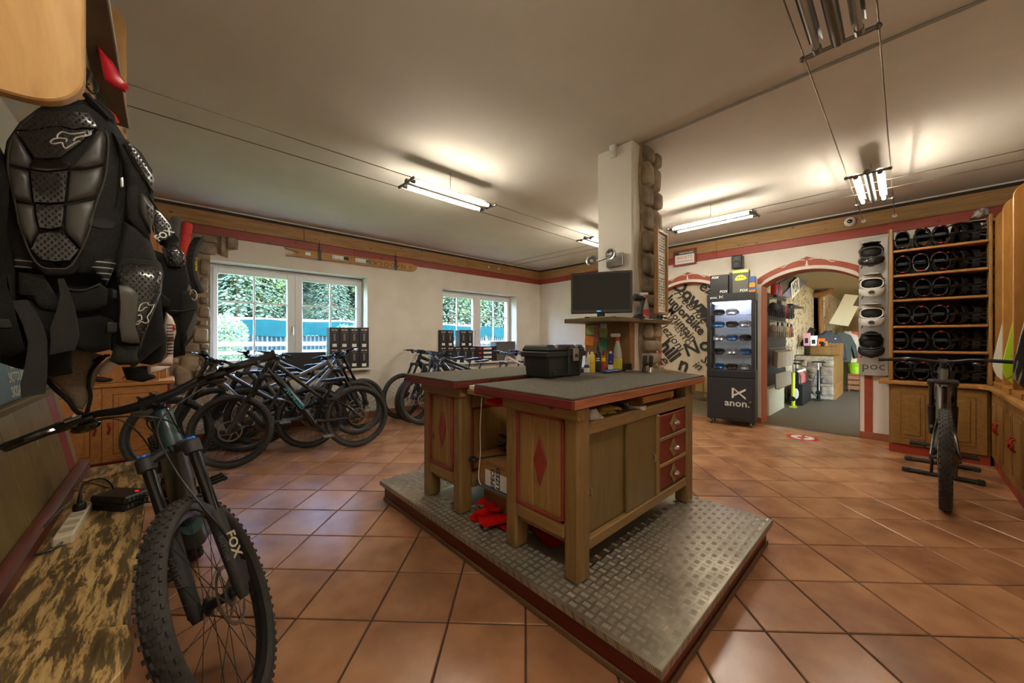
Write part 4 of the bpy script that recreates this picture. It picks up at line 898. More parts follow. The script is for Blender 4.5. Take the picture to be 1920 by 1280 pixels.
MB().tube(spline([(-.01, 0, .015), (-.04, .02, .008), (-.03, .07, .004), (.06, .085, .004), (.16, .06, .05), (.24, .02, .09)], 6), .0035, 6).build('supply_lead', BLK, t)
a = at_bench(150, 915); t = tag(MB().tube(spline([at_bench(160, 925) + Vector((0, 0, .006)), at_bench(132, 922) + Vector((0, 0, .02)), at_bench(130, 908) + Vector((0, 0, .012)), at_bench(165, 905) + Vector((0, 0, .006)), at_bench(205, 915) + Vector((0, 0, .004))], 6), .004, 6).build('beige_cable', mat('beige_cable', (158, 132, 84), .5)), 'beige cable looping behind the chargers on the bench', 'cable')

# ================================================================ cabinet in the far left corner
CAB = wood('honey_wood', (196, 136, 70), (164, 104, 48), 'z', .42, knots=False, ratio=9); CABX = wood('honey_wood_x', (200, 140, 74), (166, 108, 52), 'x', .42, knots=False, ratio=9); CABY = wood('honey_wood_y', (190, 134, 70), (158, 104, 50), 'y', .42, knots=False, ratio=9)
RHAN = mat('red_handle', (150, 34, 26), .4)
def cab_door(parent, M, w, h, m, handle=None, hz=.0):
    d = MB().bx(0, w, 0, h, 0, .02, .003); dd = d.build('door', m, parent); dd.matrix_local = M; fw = .075
    p = MB(); poly = [(fw, fw), (w - fw, fw), (w - fw, h - fw), (fw, h - fw)]
    p.prism(poly, .004, Matrix.Translation((0, 0, .0195))); p.prism(inset(poly, .03), .009, Matrix.Translation((0, 0, .0195)), ch=.006)
    pp = p.build('raised_panel', m, dd)
    g = MB()
    for (x0, x1, y0, y1) in ((fw - .006, w - fw + .006, fw - .006, fw), (fw - .006, w - fw + .006, h - fw, h - fw + .006), (fw - .006, fw, fw, h - fw), (w - fw, w - fw + .006, fw, h - fw)): g.bx(x0, x1, y0, y1, .0195, .0225)
    g.build('groove', mat_groove, dd)
    if handle is not None:
        k = MB(); pts = [(handle, hz - .05, .02), (handle, hz - .04, .038), (handle + .006, hz - .02, .044), (handle + .012, hz, .036), (handle + .006, hz + .02, .044), (handle, hz + .04, .038), (handle, hz + .05, .02)]
        k.tube(pts, [.010, .009, .009, .009, .009, .009, .010], 8); k.build('handle', RHAN, dd)
    return dd
mat_groove = mat('door_groove', (104, 66, 30), .6)
c = thing('corner_cabinet', 'honey wood cabinet with two doors and red handles in the far left corner', 'cabinet', TR(0, 5.22, 0))
MB().bx(-.848, .0, .022, .62, .06, .79, .003).build('body', CAB, c); MB().bx(-.845, .03, -.03, .62, .79, .825, .006).build('worktop', CABX, c); MB().bx(-.845, -.02, .04, .6, 0, .06).build('plinth', RHAN, c)
cab_door(c, FR((-.845, .022, .07), (1, 0, 0), (0, 0, 1), (0, -1, 0)), .36, .715, CAB, .315, .32); cab_door(c, FR((-.480, .022, .07), (1, 0, 0), (0, 0, 1), (0, -1, 0)), .455, .715, CAB, .04, .32)
MB().bx(-.022, -.001, .0, .022, .06, .79, .002).build('corner_stile', RHAN, c)
for q, (xx, yy, zt) in enumerate(((-.10, 5.30, 2.62), (-.045, 5.55, 2.45))):
    t = thing('rack_divider', ('front' if q == 0 else 'rear') + ' upright wooden divider standing on the corner cabinet behind the jackets', 'rack divider', TR(0, yy, .825))
    MB().bx(-.84, xx, -.011, .011, 0, zt - .825, .004).build('panel', CAB, t); MB().bx(xx, xx + .012, -.014, .014, 0, zt - .825, .003).build('edge_strip', CABX, t)
# things lying on the cabinet
p = ony(190, 703, 5.35)
for q, (px, w, h, lb) in enumerate(((182, .26, .10, 'flat black pad with an orange tag on the corner cabinet'), (262, .30, .13, 'rolled black knee pads on the corner cabinet'))):
    x = ony(px, 700, 5.36).x; t = thing('folded_pad', lb, 'pad', TR(x, 5.36, .826)); b = MB().ell((0, 0, h * .42), (w / 2, .09, h * .45), 14, 8); b.ell((.05, -.02, h * .3), (w / 3, .08, h * .3), 12, 6); b.build('padding', MBLK, t)
    MB().tube(spline([(-w / 2, -.05, .02), (-.03, -.10, h * .6), (w / 2 - .02, -.06, h * .35)], 5), .008, 6, asp=.4).build('strap', BLK, t)
    if q == 0: MB().box((.03, -.09, h * .75), (.03, .01, .012), None, .002).build('tag', ORG, t)

# ================================================================ RACK WITH ROUNDED BOARDS ABOVE THE BENCH
RKW = wood('rack_board', (196, 156, 100), (164, 122, 70), 'z', .4, knots=True, ratio=5, bump=.04)
def round_rect(x0, x1, z0, z1, r, corners):
    out = []
    for (cx, cz, a0, key) in ((x1 - r, z0 + r, -PI / 2, 'br'), (x1 - r, z1 - r, 0, 'tr'), (x0 + r, z1 - r, PI / 2, 'tl'), (x0 + r, z0 + r, PI, 'bl')):
        if key in corners: out += [(cx + r * math.cos(a0 + PI / 2 * i / 8), cz + r * math.sin(a0 + PI / 2 * i / 8)) for i in range(9)]
        else: out.append({'br': (x1, z0), 'tr': (x1, z1), 'tl': (x0, z1), 'bl': (x0, z0)}[key])
    return out
rk = thing('board_rack', 'rack of rounded wooden boards on the left wall holding the protectors', 'rack', TR(0, 0, 0))
for (yy, z0, z1, xe, xs) in ((1.335, 1.775, 2.86, -.148, XL + .003), (2.48, 1.80, 2.77, -.150, -.36)): MB().prism(round_rect(xs, xe, z0, z1, .085, ('br', 'tr')), .034, WV(yy), ch=.004).build('side_board', RKW, rk)
MB().bx(XL + .003, -.36, 2.46, 2.48, 2.5, 2.6, .004).build('wall_arm', RKW, rk); MB().tube([(-.23, 1.34, 2.02), (-.23, 2.45, 2.02)], .0125, 10).build('hanging_rail', STEEL, rk)
# a ski leaning in the rack, and a red bag
pts = [ony(212, 212, 2.2), ony(190, 110, 2.0), ony(176, 30, 1.86), ony(160, -60, 1.72)]
sk = thing('stored_ski', 'dark ski with pale steel edges leaning behind the near rack board', 'ski', TR(0, 0, 0)); dv = (pts[-1] - pts[0]).normalized(); pp = [pts[0] + dv * s for s in (-.05, .3, .65, 1.05)]
wv = Vector((1, .22, 0)).normalized()
MB().strip(pp, [.078, .074, .072, .074], wv, .012).build('ski_base', mat('ski_dark', (74, 58, 40), .4, c2=(92, 74, 52), scale=12), sk)
for s in (-1, 1): MB().tube([p + wv * (s * .040) for p in pp], .0045, 6).build('steel_edge', mat('pale_edge', (186, 178, 160), .35, .4), sk)
RBAG = mat('red_film', (196, 22, 40), .3, spec=.6, c2=(160, 12, 30), scale=10)
o = MB().pillow([ony(x, y, 1.95) for x, y in ((181, 85), (195, 100), (212, 118), (228, 145), (243, 166), (236, 174), (215, 165), (197, 153), (190, 125))], .02, (0, -1, 0)).build('red_bag', RBAG); tag(o, 'crumpled red plastic bag caught beside the ski above the jackets', 'bag')
# ================================================================ PROTECTIVE JACKETS HANGING IN THE RACK
FAB = mat('black_mesh_fabric', (27, 27, 26), .8, c2=(40, 39, 36), scale=160, bump=.7, bscale=420, lohi=(.4, .6)); FABD = mat('black_knit', (14, 14, 14), .9, bump=.4, bscale=300)
PERF = mat('perforated_plate', (34, 33, 33), .22, spec=.7, bump=.25, bscale=45, coat=.5); HOLE = mat('perforation', (5, 5, 5), .5); PGREY = mat('plate_grey', (62, 60, 56), .42, c2=(72, 69, 63), scale=6); PIPE = mat('piping', (84, 80, 72), .6)
PWHT = mat('pad_pinkish_white', (212, 190, 178), .45); STRP = mat('webbing', (44, 43, 40), .75, bump=.5, bscale=400)
def stripe_mat():
    m = mat('ribbed_elastic', (26, 26, 25), .75); nt = m.node_tree; N = nt.nodes; L = nt.links
    tc = N.new('ShaderNodeTexCoord'); wv = N.new('ShaderNodeTexWave'); wv.wave_type = 'BANDS'; wv.bands_direction = 'Z'; wv.inputs['Scale'].default_value = 17; L.new(tc.outputs['Object'], wv.inputs['Vector'])
    r = N.new('ShaderNodeValToRGB'); r.color_ramp.elements[0].position = .86; r.color_ramp.elements[1].position = .93; r.color_ramp.elements[0].color = lin((26, 26, 25)); r.color_ramp.elements[1].color = lin((170, 166, 154))
    L.new(wv.outputs['Fac'], r.inputs[0]); L.new(r.outputs[0], N['Principled BSDF'].inputs['Base Color']); return m
ELAS = stripe_mat()
Z1 = (0, 180, 5.333); Z2 = (180, 260, 5.333); Z3 = (0, 380, 3.2); Z4 = (180, 480, 4.571); Z5 = (0, 480, 4.0); Z0 = (0, 0, 3.2); ZI = (0, 0, 1.0)
def pz(z, Y, pts): return [ony(z[0] + a / z[2], z[1] + b / z[2], Y) for a, b in pts]
def PL(name, z, Y, pts, d, m, parent, back=.4, prof=None, c=None):
    q = MB(); P = pz(z, Y, pts); kw = {} if prof is None else {'prof': prof}
    o = q.pillow(P, d, (.1, -1, 0), back, pz(z, Y, [c])[0] if c else None, **kw).build(name, m, parent, 50)
    if m is PERF:       # staggered rows of holes following the dome
        pr = prof or ((1, 0), (.97, .35), (.86, .72), (.6, .95), (.3, 1.0)); C = sum(P, Vector()) / len(P); h = MB(); st = .0135; lo = min(p.x for p in P), min(p.z for p in P); hi = max(p.x for p in P), max(p.z for p in P)
        jj = 0; zz = lo[1]
        while zz < hi[1]:
            xx = lo[0] + (st * .5 if jj % 2 else 0)
            while xx < hi[0]:
                best = 1e9; dx, dz = xx - C.x, zz - C.z
                for i in range(len(P)):
                    a, b = P[i], P[(i + 1) % len(P)]; ex, ez = b.x - a.x, b.z - a.z; den = dx * ez - dz * ex
                    if abs(den) < 1e-12: continue
                    t_ = ((a.x - C.x) * ez - (a.z - C.z) * ex) / den; u_ = ((a.x - C.x) * dz - (a.z - C.z) * dx) / den
                    if t_ > 0 and 0 <= u_ <= 1: best = min(best, t_)
                k_ = 1 / best if best < 1e8 else 9
                if k_ < .93:
                    hh = 1.0
                    for (k0, h0), (k1, h1) in zip(pr[:-1], pr[1:]):
                        if k1 <= k_ <= k0: hh = h0 + (h1 - h0) * (k0 - k_) / (k0 - k1); break
                    h.ell((xx + .1 * hh * d, Y - hh * d, zz), (.0030, .0022, .0048), 6, 4)
                xx += st
            zz += st * .72; jj += 1
        if h.v: tag(h.build('perforations', HOLE, o), kind='stuff')
    return o
def LINE(name, z, Y, lines, r, m, parent, asp=.6):
    q = MB()
    for ln in lines: q.tube(spline(pz(z, Y, ln), 3) if len(ln) > 2 else pz(z, Y, ln), r, 5, asp=asp, up=(0, -1, 0))
    return q.build(name, m, parent)
FLAT = ((1, 0), (.985, .6), (.95, .9), (.7, 1.0), (.4, 1.0))
FOXL = mat('logo_outline', (206, 202, 190), .4)
# ---- the near protector jacket
J = thing('protector_jacket', 'black armoured jacket with plated back hanging closest, below the near board', 'jacket', TR(0, 0, 0), 'armoured jackets hanging in the left rack')
Y0 = 1.86
PL('vest', ZI, Y0, ((0, 330), (12, 265), (35, 232), (70, 205), (110, 192), (160, 188), (205, 212), (240, 268), (268, 330), (276, 400), (255, 470), (225, 505), (150, 520), (80, 515), (20, 500), (0, 450)), .075, FAB, J)
PL('neck', Z1, Y0 - .02, ((350, 170), (420, 90), (600, 80), (800, 70), (900, 20), (1010, 60), (1150, 200), (1170, 330), (990, 330), (880, 190)), .03, FABD, J)
LINE('shoulder_strap', Z1, Y0 - .05, [[(860, -10), (920, 60), (1010, 150), (1100, 250)]], .02, FABD, J, .5)
Yp = Y0 - .072
PL('yoke_plate', Z1, Yp, ((165, 350), (230, 280), (330, 195), (480, 160), (700, 160), (900, 180), (960, 250), (990, 335), (860, 325), (740, 345), (620, 315), (500, 318), (380, 345), (280, 358)), .012, PERF, J, prof=FLAT)
PL('upper_plate', Z1, Yp - .004, ((170, 365), (290, 362), (390, 352), (500, 325), (620, 322), (740, 352), (960, 350), (800, 490), (610, 632), (480, 645), (345, 640), (250, 500)), .016, PERF, J, prof=FLAT)
PL('plate_rim', Z1, Yp, ((330, 640), (480, 650), (620, 632), (720, 690), (690, 738), (480, 765), (300, 742), (300, 690)), .014, GBLK, J, prof=FLAT)
PL('grey_panel', Z1, Yp, ((150, 370), (240, 500), (325, 650), (298, 738), (200, 725), (88, 698), (95, 560), (125, 420)), .018, PGREY, J); PL('grey_panel', Z1, Yp, ((970, 352), (1035, 360), (1062, 420), (1050, 560), (1040, 690), (860, 735), (705, 738), (740, 680), (850, 560)), .020, PGREY, J)
PL('centre_plate', Z1, Yp - .004, ((300, 750), (480, 772), (690, 748), (672, 910), (652, 1072), (500, 1085), (340, 1078), (318, 910)), .016, PERF, J, prof=FLAT)
PL('grey_panel', Z1, Yp, ((88, 706), (295, 748), (312, 910), (332, 1075), (230, 1055), (138, 1022), (105, 880)), .018, PGREY, J); PL('grey_panel', Z1, Yp, ((695, 746), (860, 742), (1040, 698), (1020, 870), (955, 1008), (800, 1050), (660, 1070)), .020, PGREY, J)
PL('centre_plate', Z3, Yp - .004, ((212, 14), (300, 22), (388, 10), (382, 90), (372, 150), (300, 165), (238, 155), (222, 90)), .015, PERF, J, prof=FLAT)
PL('grey_panel', Z3, Yp, ((92, 0), (206, 14), (215, 90), (232, 160), (185, 260), (150, 215), (120, 130)), .018, PGREY, J); PL('grey_panel', Z3, Yp, ((394, 12), (575, -18), (560, 60), (515, 200), (490, 280), (400, 190), (385, 150)), .020, PGREY, J)
PL('tail_plate', Z3, Yp - .004, ((185, 282), (232, 190), (300, 175), (385, 185), (478, 285), (425, 350), (330, 358), (245, 345)), .014, PERF, J, prof=FLAT)
LINE('piping', Z1, Yp - .006, [[(1050, 350), (1085, 430), (1070, 700), (1040, 860), (985, 1010), (930, 1180), (890, 1280)], [(150, 380), (95, 520), (80, 700), (110, 880), (160, 1110), (190, 1280)]], .004, PIPE, J)
LINE('piping', Z3, Yp - .004, [[(560, 60), (525, 200), (430, 375), (330, 395), (240, 380), (170, 280), (120, 130)]], .004, PIPE, J)
LINE('plate_joint', Z1, Yp - .013, [[(95, 702), (300, 746), (480, 770), (690, 745), (860, 736), (1040, 694)], [(140, 1024), (335, 1078), (500, 1088), (655, 1076), (800, 1050), (960, 1010)]], .0026, BPR, J)
PL('mesh_border', Z1, Y0 - .045, ((1085, 350), (1180, 440), (1195, 600), (1150, 850), (1060, 1130), (960, 1250), (920, 1230), (1000, 1010), (1060, 860), (1078, 600)), .012, FAB, J); PL('mesh_border', Z3, Y0 - .045, ((160, 280), (240, 390), (330, 405), (440, 385), (500, 300), (520, 330), (440, 430), (300, 445), (220, 400)), .012, FAB, J)
PL('mesh_border', Z1, Y0 - .045, ((90, 560), (75, 700), (110, 880), (160, 1080), (130, 1190), (60, 1050), (15, 880), (25, 700)), .012, STRP, J)
LINE('fox_head_logo', Z1, Yp - .021, [[(570, 425), (580, 385), (625, 358), (700, 378), (790, 372), (860, 358)], [(905, 350), (910, 375), (890, 392)], [(890, 392), (820, 405), (760, 418), (735, 450)], [(500, 465), (525, 435), (575, 422), (640, 425), (668, 430), (660, 455)], [(505, 470), (540, 478), (580, 470), (625, 465)], [(625, 465), (632, 500), (655, 525)], [(655, 525), (715, 490), (770, 455), (805, 452)]], .0032, FOXL, J)
PL('waist_elastic', Z3, Y0 - .03, ((595, 205), (710, 225), (712, 330), (640, 495), (535, 375), (580, 300)), .02, ELAS, J); PL('waist_elastic', Z3, Y0 - .03, ((80, 195), (160, 215), (215, 380), (160, 405), (85, 400)), .015, ELAS, J)
PL('waist_tab', Z3, Y0 - .07, ((540, 100), (650, 100), (700, 125), (680, 158), (600, 155), (545, 140)), .006, STRP, J, prof=FLAT)
PL('zip_pull', Z1, Y0 - .09, ((1200, 820), (1230, 815), (1236, 910), (1206, 915)), .004, STEEL, J, prof=FLAT); LINE('zip', Z1, Y0 - .078, [[(1240, 480), (1215, 650), (1200, 850), (1160, 1100)]], .005, BPR, J)
PL('waist_belt', Z3, Y0 - .05, ((350, 450), (385, 500), (440, 525), (520, 520), (600, 485), (650, 520), (640, 610), (560, 650), (440, 662), (390, 620), (370, 530)), .02, FABD, J); LINE('belt_piping', Z3, Y0 - .074, [[(355, 455), (385, 500), (440, 524), (520, 520), (605, 482)]], .003, PIPE, J)
# straps that dangle
MB().strip(pz(Z5, Y0 - .07, [(140, 330), (200, 420), (250, 520), (285, 640), (275, 800), (255, 940), (250, 1045)]), [.03, .035, .036, .036, .042, .05, .045], (1, 0, .15), .004).build('hanging_strap', STRP, J)
MB().strip(pz(Z5, Y0 - .09, [(455, 170), (490, 280), (495, 400), (480, 520), (490, 620), (470, 720)]), [.012, .02, .04, .06, .062, .055], (1, -.3, .3), .005).build('hanging_strap', STRP, J)
PL('lining', Z5, Y0 - .03, ((130, 120), (330, 140), (470, 380), (450, 420), (300, 400), (240, 300), (140, 290)), .02, FAB, J)
PL('inner_skirt', Z5, Y0 + .0, ((100, 250), (450, 400), (700, 420), (850, 480), (830, 700), (700, 730), (540, 680), (545, 880), (400, 905), (250, 880), (200, 560)), .04, FABD, J)
PL('sleeve_left', Z5, Y0 - .04, ((-40, -900), (90, -640), (60, -200), (110, 100), (110, 500), (200, 710), (60, 760), (-60, 700)), .06, FABD, J)
PL('buckle_band', Z5, Y0 - .09, ((-20, 460), (80, 470), (100, 540), (-20, 545)), .01, STRP, J)
PL('dark_liner', ZI, Y0 + .06, ((0, 480), (120, 500), (240, 500), (300, 540), (310, 640), (250, 690), (200, 650), (160, 660), (120, 650), (80, 700), (30, 690), (0, 680)), .03, FABD, J)
# ---- right sleeve of the near jacket
SL = Y0 - .04
PL('upper_sleeve', Z2, SL, ((150, -60), (300, 20), (450, 150), (560, 330), (580, 600), (560, 800), (540, 1020), (400, 900), (280, 860), (290, 700), (300, 500), (250, 250)), .07, FAB, J)
PL('shoulder_cap', Z2, SL - .065, ((288, 30), (350, 70), (430, 170), (540, 330), (585, 430), (575, 560), (540, 520), (480, 400), (400, 270), (330, 160)), .022, PERF, J, prof=FLAT); LINE('cap_rim', Z2, SL - .075, [[(288, 30), (350, 180), (440, 330), (520, 450), (572, 560)]], .0035, PIPE, J)
PL('shoulder_pad', Z2, SL - .05, ((330, 190), (400, 290), (480, 420), (560, 570), (580, 670), (500, 590), (400, 480), (335, 400)), .02, FAB, J)
PL('elbow_surround', Z2, SL - .06, ((310, 490), (400, 460), (450, 540), (430, 690), (480, 860), (545, 960), (540, 1030), (420, 920), (320, 800), (300, 640)), .02, FAB, J)
PL('elbow_cap', Z2, SL - .078, ((435, 550), (470, 540), (520, 600), (575, 680), (572, 800), (548, 955), (500, 870), (450, 780), (425, 680)), .024, PGREY, J); PL('elbow_vents', Z2, SL - .096, ((500, 640), (560, 690), (570, 800), (545, 840), (510, 770)), .010, PERF, J, prof=FLAT)
PL('forearm_sleeve', Z2, SL - .02, ((275, 830), (400, 900), (540, 1010), (600, 1190), (620, 1290), (200, 1290), (205, 1180), (240, 1080)), .06, FAB, J)
FG = SL - .07
PL('forearm_padding', Z4, FG + .03, ((170, 120), (190, 30), (250, -30), (500, 10), (560, 70), (580, 150), (560, 330), (500, 470), (430, 650), (370, 830), (150, 830), (140, 700), (185, 560), (195, 300)), .05, FAB, J)
PL('forearm_guard', Z4, FG - .02, ((190, 140), (215, 80), (290, 58), (420, 72), (530, 98), (570, 150), (560, 310), (510, 440), (440, 620), (385, 752), (300, 757), (215, 738), (192, 600), (203, 400), (188, 300)), .035, PERF, J)
PL('guard_panel', Z4, FG - .047, ((192, 250), (262, 245), (330, 290), (362, 335), (350, 480), (338, 610), (380, 745), (300, 752), (218, 735), (196, 600), (206, 400)), .014, PGREY, J, prof=FLAT)
LINE('fox_head_logo', Z4, FG - .062, [[(365, 470), (375, 430), (400, 405), (440, 400), (455, 420), (500, 415)], [(500, 415), (470, 480), (440, 520), (450, 560), (420, 575)], [(420, 575), (385, 562), (360, 585), (342, 580)], [(365, 470), (395, 465), (420, 440), (440, 440)], [(360, 510), (385, 505), (390, 545), (350, 560)]], .0026, FOXL, J)
for (a, b) in (((110, 280), (190, 380)), ((65, 560), (190, 670))): PL('buckle_strap', Z4, FG - .03, ((a[0], a[1]), (b[0], a[1] + 10), (b[0], b[1] - 15), (a[0], b[1])), .014, STRP, J); LINE('buckle', Z4, FG - .046, [[(a[0] + 25, a[1]), (a[0] + 25, b[1])], [(a[0] + 5, a[1] + 5), (a[0] + 5, b[1] - 5)]], .0035, DSTEEL, J)
PL('cuff', Z4, FG + .01, ((150, 740), (370, 765), (350, 850), (365, 895), (320, 930), (200, 935), (115, 900), (140, 820)), .045, FAB, J)
# ---- second jacket behind
K = thing('protector_jacket', 'second black armoured jacket behind, FOX on its sleeve', 'jacket', TR(0, 0, 0), 'armoured jackets hanging in the left rack'); Y1 = 2.18
PL('upper_sleeve', Z2, Y1, ((560, 640), (620, 720), (740, 840), (800, 960), (830, 1030), (700, 1090), (640, 1060), (560, 900)), .06, FAB, K); PL('arm_plate', Z2, Y1 - .055, ((580, 700), (640, 740), (740, 860), (775, 960), (700, 1020), (600, 1030), (570, 860)), .014, PERF, K, prof=FLAT)
q = pz(Z2, Y1 - .085, [(640, 985), (725, 935)]); dx = (q[1] - q[0]).normalized(); nz = Vector((0, -1, 0)); text('sleeve_lettering', 'FOX', .034, FR((q[0] + q[1]) / 2, dx, nz.cross(dx), nz), WPR, K, .001, bold=.0008)
PL('elbow_plate', Z2, Y1 - .04, ((650, 1090), (800, 1050), (880, 1150), (900, 1240), (850, 1290), (720, 1290)), .03, PERF, K); PL('torso', Z4, Y1 + .02, ((480, -60), (760, 40), (800, 200), (740, 280), (850, 430), (830, 700), (760, 790), (700, 780), (760, 850), (640, 875), (560, 800), (480, 500), (450, 200)), .07, FABD, K)
PL('lower_sleeve', Z4, Y1 - .03, ((720, 300), (790, 290), (850, 330), (870, 420), (850, 560), (800, 720), (740, 800), (690, 600)), .05, FAB, K); PL('wrist_plate', Z4, Y1 - .07, ((800, 580), (850, 470), (860, 560), (820, 680), (780, 720), (770, 650)), .012, PGREY, K, prof=FLAT); LINE('arm_band', Z4, Y1 - .075, [[(640, 470), (740, 475), (850, 455)]], .012, STRP, K, .4)
LINE('sleeve_logo', Z4, Y1 - .083, [[(805, 330), (820, 290), (850, 300), (865, 340), (845, 380), (820, 360)]], .003, FOXL, K)
PL('shin_plate', Z4, Y1 - .1, ((520, 340), (560, 320), (600, 350), (640, 380), (620, 440), (560, 440), (520, 410)), .02, FABD, K)
# ---- back protector, white guards, hanging mesh
t = thing('back_protector', 'black curved back protector with pierced slots hanging behind the forearm guard', 'protector', TR(0, 0, 0)); PL('shell', Z4, 1.98, ((440, 560), (520, 450), (570, 560), (605, 700), (600, 830), (560, 910), (470, 935), (380, 920), (330, 880), (380, 760)), .03, FABD, t)
LINE('slot', Z4, 1.945, [[(430, 660), (450, 664)], [(460, 632), (482, 628)], [(512, 650), (538, 648)], [(470, 685), (500, 680)], [(520, 702), (550, 698)], [(475, 738), (508, 736)], [(428, 718), (452, 716)]], .0035, PIPE, t)
t = thing('shin_guard', 'off-white pierced shin guard with a red mark hanging at the back', 'shin guard', TR(0, 0, 0)); PL('upper_shell', Z4, 2.06, ((600, 480), (650, 520), (680, 590), (685, 660), (668, 722), (600, 722), (575, 640), (585, 560)), .035, PWHT, t); PL('lower_shell', Z4, 2.06, ((605, 728), (665, 728), (660, 850), (655, 938), (590, 945), (525, 935), (590, 880), (605, 800)), .03, PWHT, t)
LINE('red_mark', Z4, 2.022, [[(676, 590), (662, 610), (664, 632), (676, 630), (674, 612)]], .004, REDM, t); h = MB()
for i in range(4):
    for j in range(10): p = pz(Z4, 2.028, [(615 + i * 14, 590 + j * 27)])[0]; h.ell(p, (.003, .008, .003), 6, 4)
h.build('vent_holes', BPR, t)
t = thing('knee_guard', 'pinkish white knee guard hanging low under the armoured sleeve', 'knee guard', TR(0, 0, 0)); PL('shell', Z4, 2.0, ((10, 1000), (40, 930), (110, 870), (170, 880), (175, 940), (110, 1000), (40, 1030)), .02, PWHT, t); PL('pad', Z4, 2.0, ((445, 940), (530, 940), (640, 945), (560, 985), (450, 1010)), .02, PWHT, t); LINE('edge', Z4, 1.975, [[(-20, 900), (60, 860), (120, 850)]], .008, FABD, t)
PL('liner', Z4, 2.02, ((220, 950), (440, 940), (445, 1000), (520, 1040), (400, 1080), (260, 1060)), .04, FABD, t)
t = thing('mesh_garment', 'dark edged mesh garment hanging in a point below the jackets', 'garment', TR(0, 0, 0)); PL('mesh', Z5, 1.99, ((330, 890), (540, 690), (770, 740), (720, 920), (680, 1050), (620, 1150), (570, 1140), (520, 1060), (420, 960)), .012, mat('beige_mesh', (140, 122, 98), .7, c2=(116, 100, 80), scale=200), t)
MB().tube(spline(pz(Z5, 1.97, [(330, 905), (420, 1000), (520, 1090), (570, 1160), (640, 1195)]), 4), .014, 8, asp=.5, up=(0, -1, 0)).build('edging', FABD, t); MB().tube(spline(pz(Z5, 1.97, [(800, 740), (690, 850), (665, 960), (680, 1060), (645, 1190)]), 4), .011, 8, asp=.5, up=(0, -1, 0)).build('edging', FABD, t)
# ---- hanger parts seen over the collar
t = thing('coat_hanger', 'black hanger with coiled ties above the near jacket collar', 'hanger', TR(0, 0, 0)); MB().tube(spline(pz(Z0, 1.86, [(500, 440), (560, 470), (585, 530), (560, 560), (520, 520), (505, 480)]), 5), .004, 6).build('hook', BLK, t)
MB().tube(spline(pz(Z0, 1.88, [(560, 540), (620, 590), (650, 650), (640, 690), (600, 640), (585, 590)]), 5), .004, 6).build('tie', BLK, t); MB().tube(pz(Z0, 1.84, [(500, 400), (540, 440), (520, 500)]), .008, 6).build('clip', DSTEEL, t)
MB().tube(pz(Z0, 1.87, [(575, 620), (625, 655), (670, 690), (705, 735)]), [.010, .014, .014, .008], 8, asp=.5).build('red_tie', REDM, t)
# ---- foam rolls and cut tyre sample on the far uprights
YT = 3.5
rl_ = thing('sample_rail', 'thin steel rail carrying the foam rolls and tyre sample', 'rail', TR(0, 0, 0)); MB().tube([(XL + .002, YT + .041, 2.02), (.10, YT + .041, 2.02)], .008, 8).build('tube', STEEL, rl_)
def px_tube(name, label, cat, a, b, r, m, cap=None):
    t = thing(name, label, cat, TR(0, 0, 0)); p, q = pz(ZI, YT, [a, b]); MB().tube([p, p.lerp(q, .04), p.lerp(q, .96), q], [r * .8, r, r, r * .85], 14).build('roll', m, t); return t
px_tube('foam_roll', 'grey foam roll standing behind the hanging jackets', 'foam roll', (331, 408), (326, 500), .034, mat('grey_foam', (84, 86, 84), .8, bump=.2, bscale=200)); px_tube('foam_roll', 'red wrapped roll beside the cut tyre sample', 'foam roll', (351, 418), (339, 500), .032, mat('red_foam', (206, 52, 44), .7, c2=(184, 40, 36), scale=60))
t = thing('tire_sample', 'cut section of knobby tyre with yellow lettering hanging by the stones', 'tire', TR(0, 0, 0)); c = ony(452, 512, YT - .1); Rt = .36
Mt = Matrix.Translation(c) @ Matrix.Rotation(R_(32), 4, 'Z')
q = MB(); half = [(Rt - .045, .017), (Rt - .026, .034), (Rt - .010, .030), (Rt - .002, .017), (Rt, 0)]; sec = half + [(r, -y) for r, y in reversed(half[:-1])] + [(Rt - .045, -.017), (Rt - .03, -.022), (Rt - .008, 0), (Rt - .03, .022)]
q.ring(sec, 30, None, 0, R_(148), R_(212))
for i in range(26):
    a = R_(149 + 62.5 * i / 25)
    for y in (-.028, -.016, 0, .016, .028):
        e_ = abs(y) / .0275; n_ = Vector((math.cos(a) * math.cos(e_ * .75), math.copysign(math.sin(e_ * .75), y) if y else 0, math.sin(a) * math.cos(e_ * .75))); tn = Vector((-math.sin(a), 0, math.cos(a))); q.add(*kb(.0085, .009, .009), FR(Vector((math.cos(a) * (Rt - .008 * e_ * e_), y, math.sin(a) * (Rt - .008 * e_ * e_))), tn, n_.cross(tn), n_))
q.build('tread', RUB, t, 40).matrix_local = Mt; hp = Mt @ Vector((Rt * math.cos(R_(151)) + .02, 0, Rt * math.sin(R_(151)))); MB().tube([hp, Vector((min(hp.x, .09), YT + .041, 2.02))], .004, 6).build('hook', STEEL, t)
for i, chh in enumerate('MAXXIS'):
    a = R_(186 - 2.6 * i); text('lettering', chh, .022, Mt @ FR(Vector((math.cos(a) * (Rt - .029), -.0338, math.sin(a) * (Rt - .029))), (-math.sin(a) * -1, 0, math.cos(a) * -1) if False else (math.sin(a) * -1 * -1, 0, -math.cos(a)), (math.cos(a), 0, math.sin(a)), (0, -1, 0)), YEL, t, .0006)
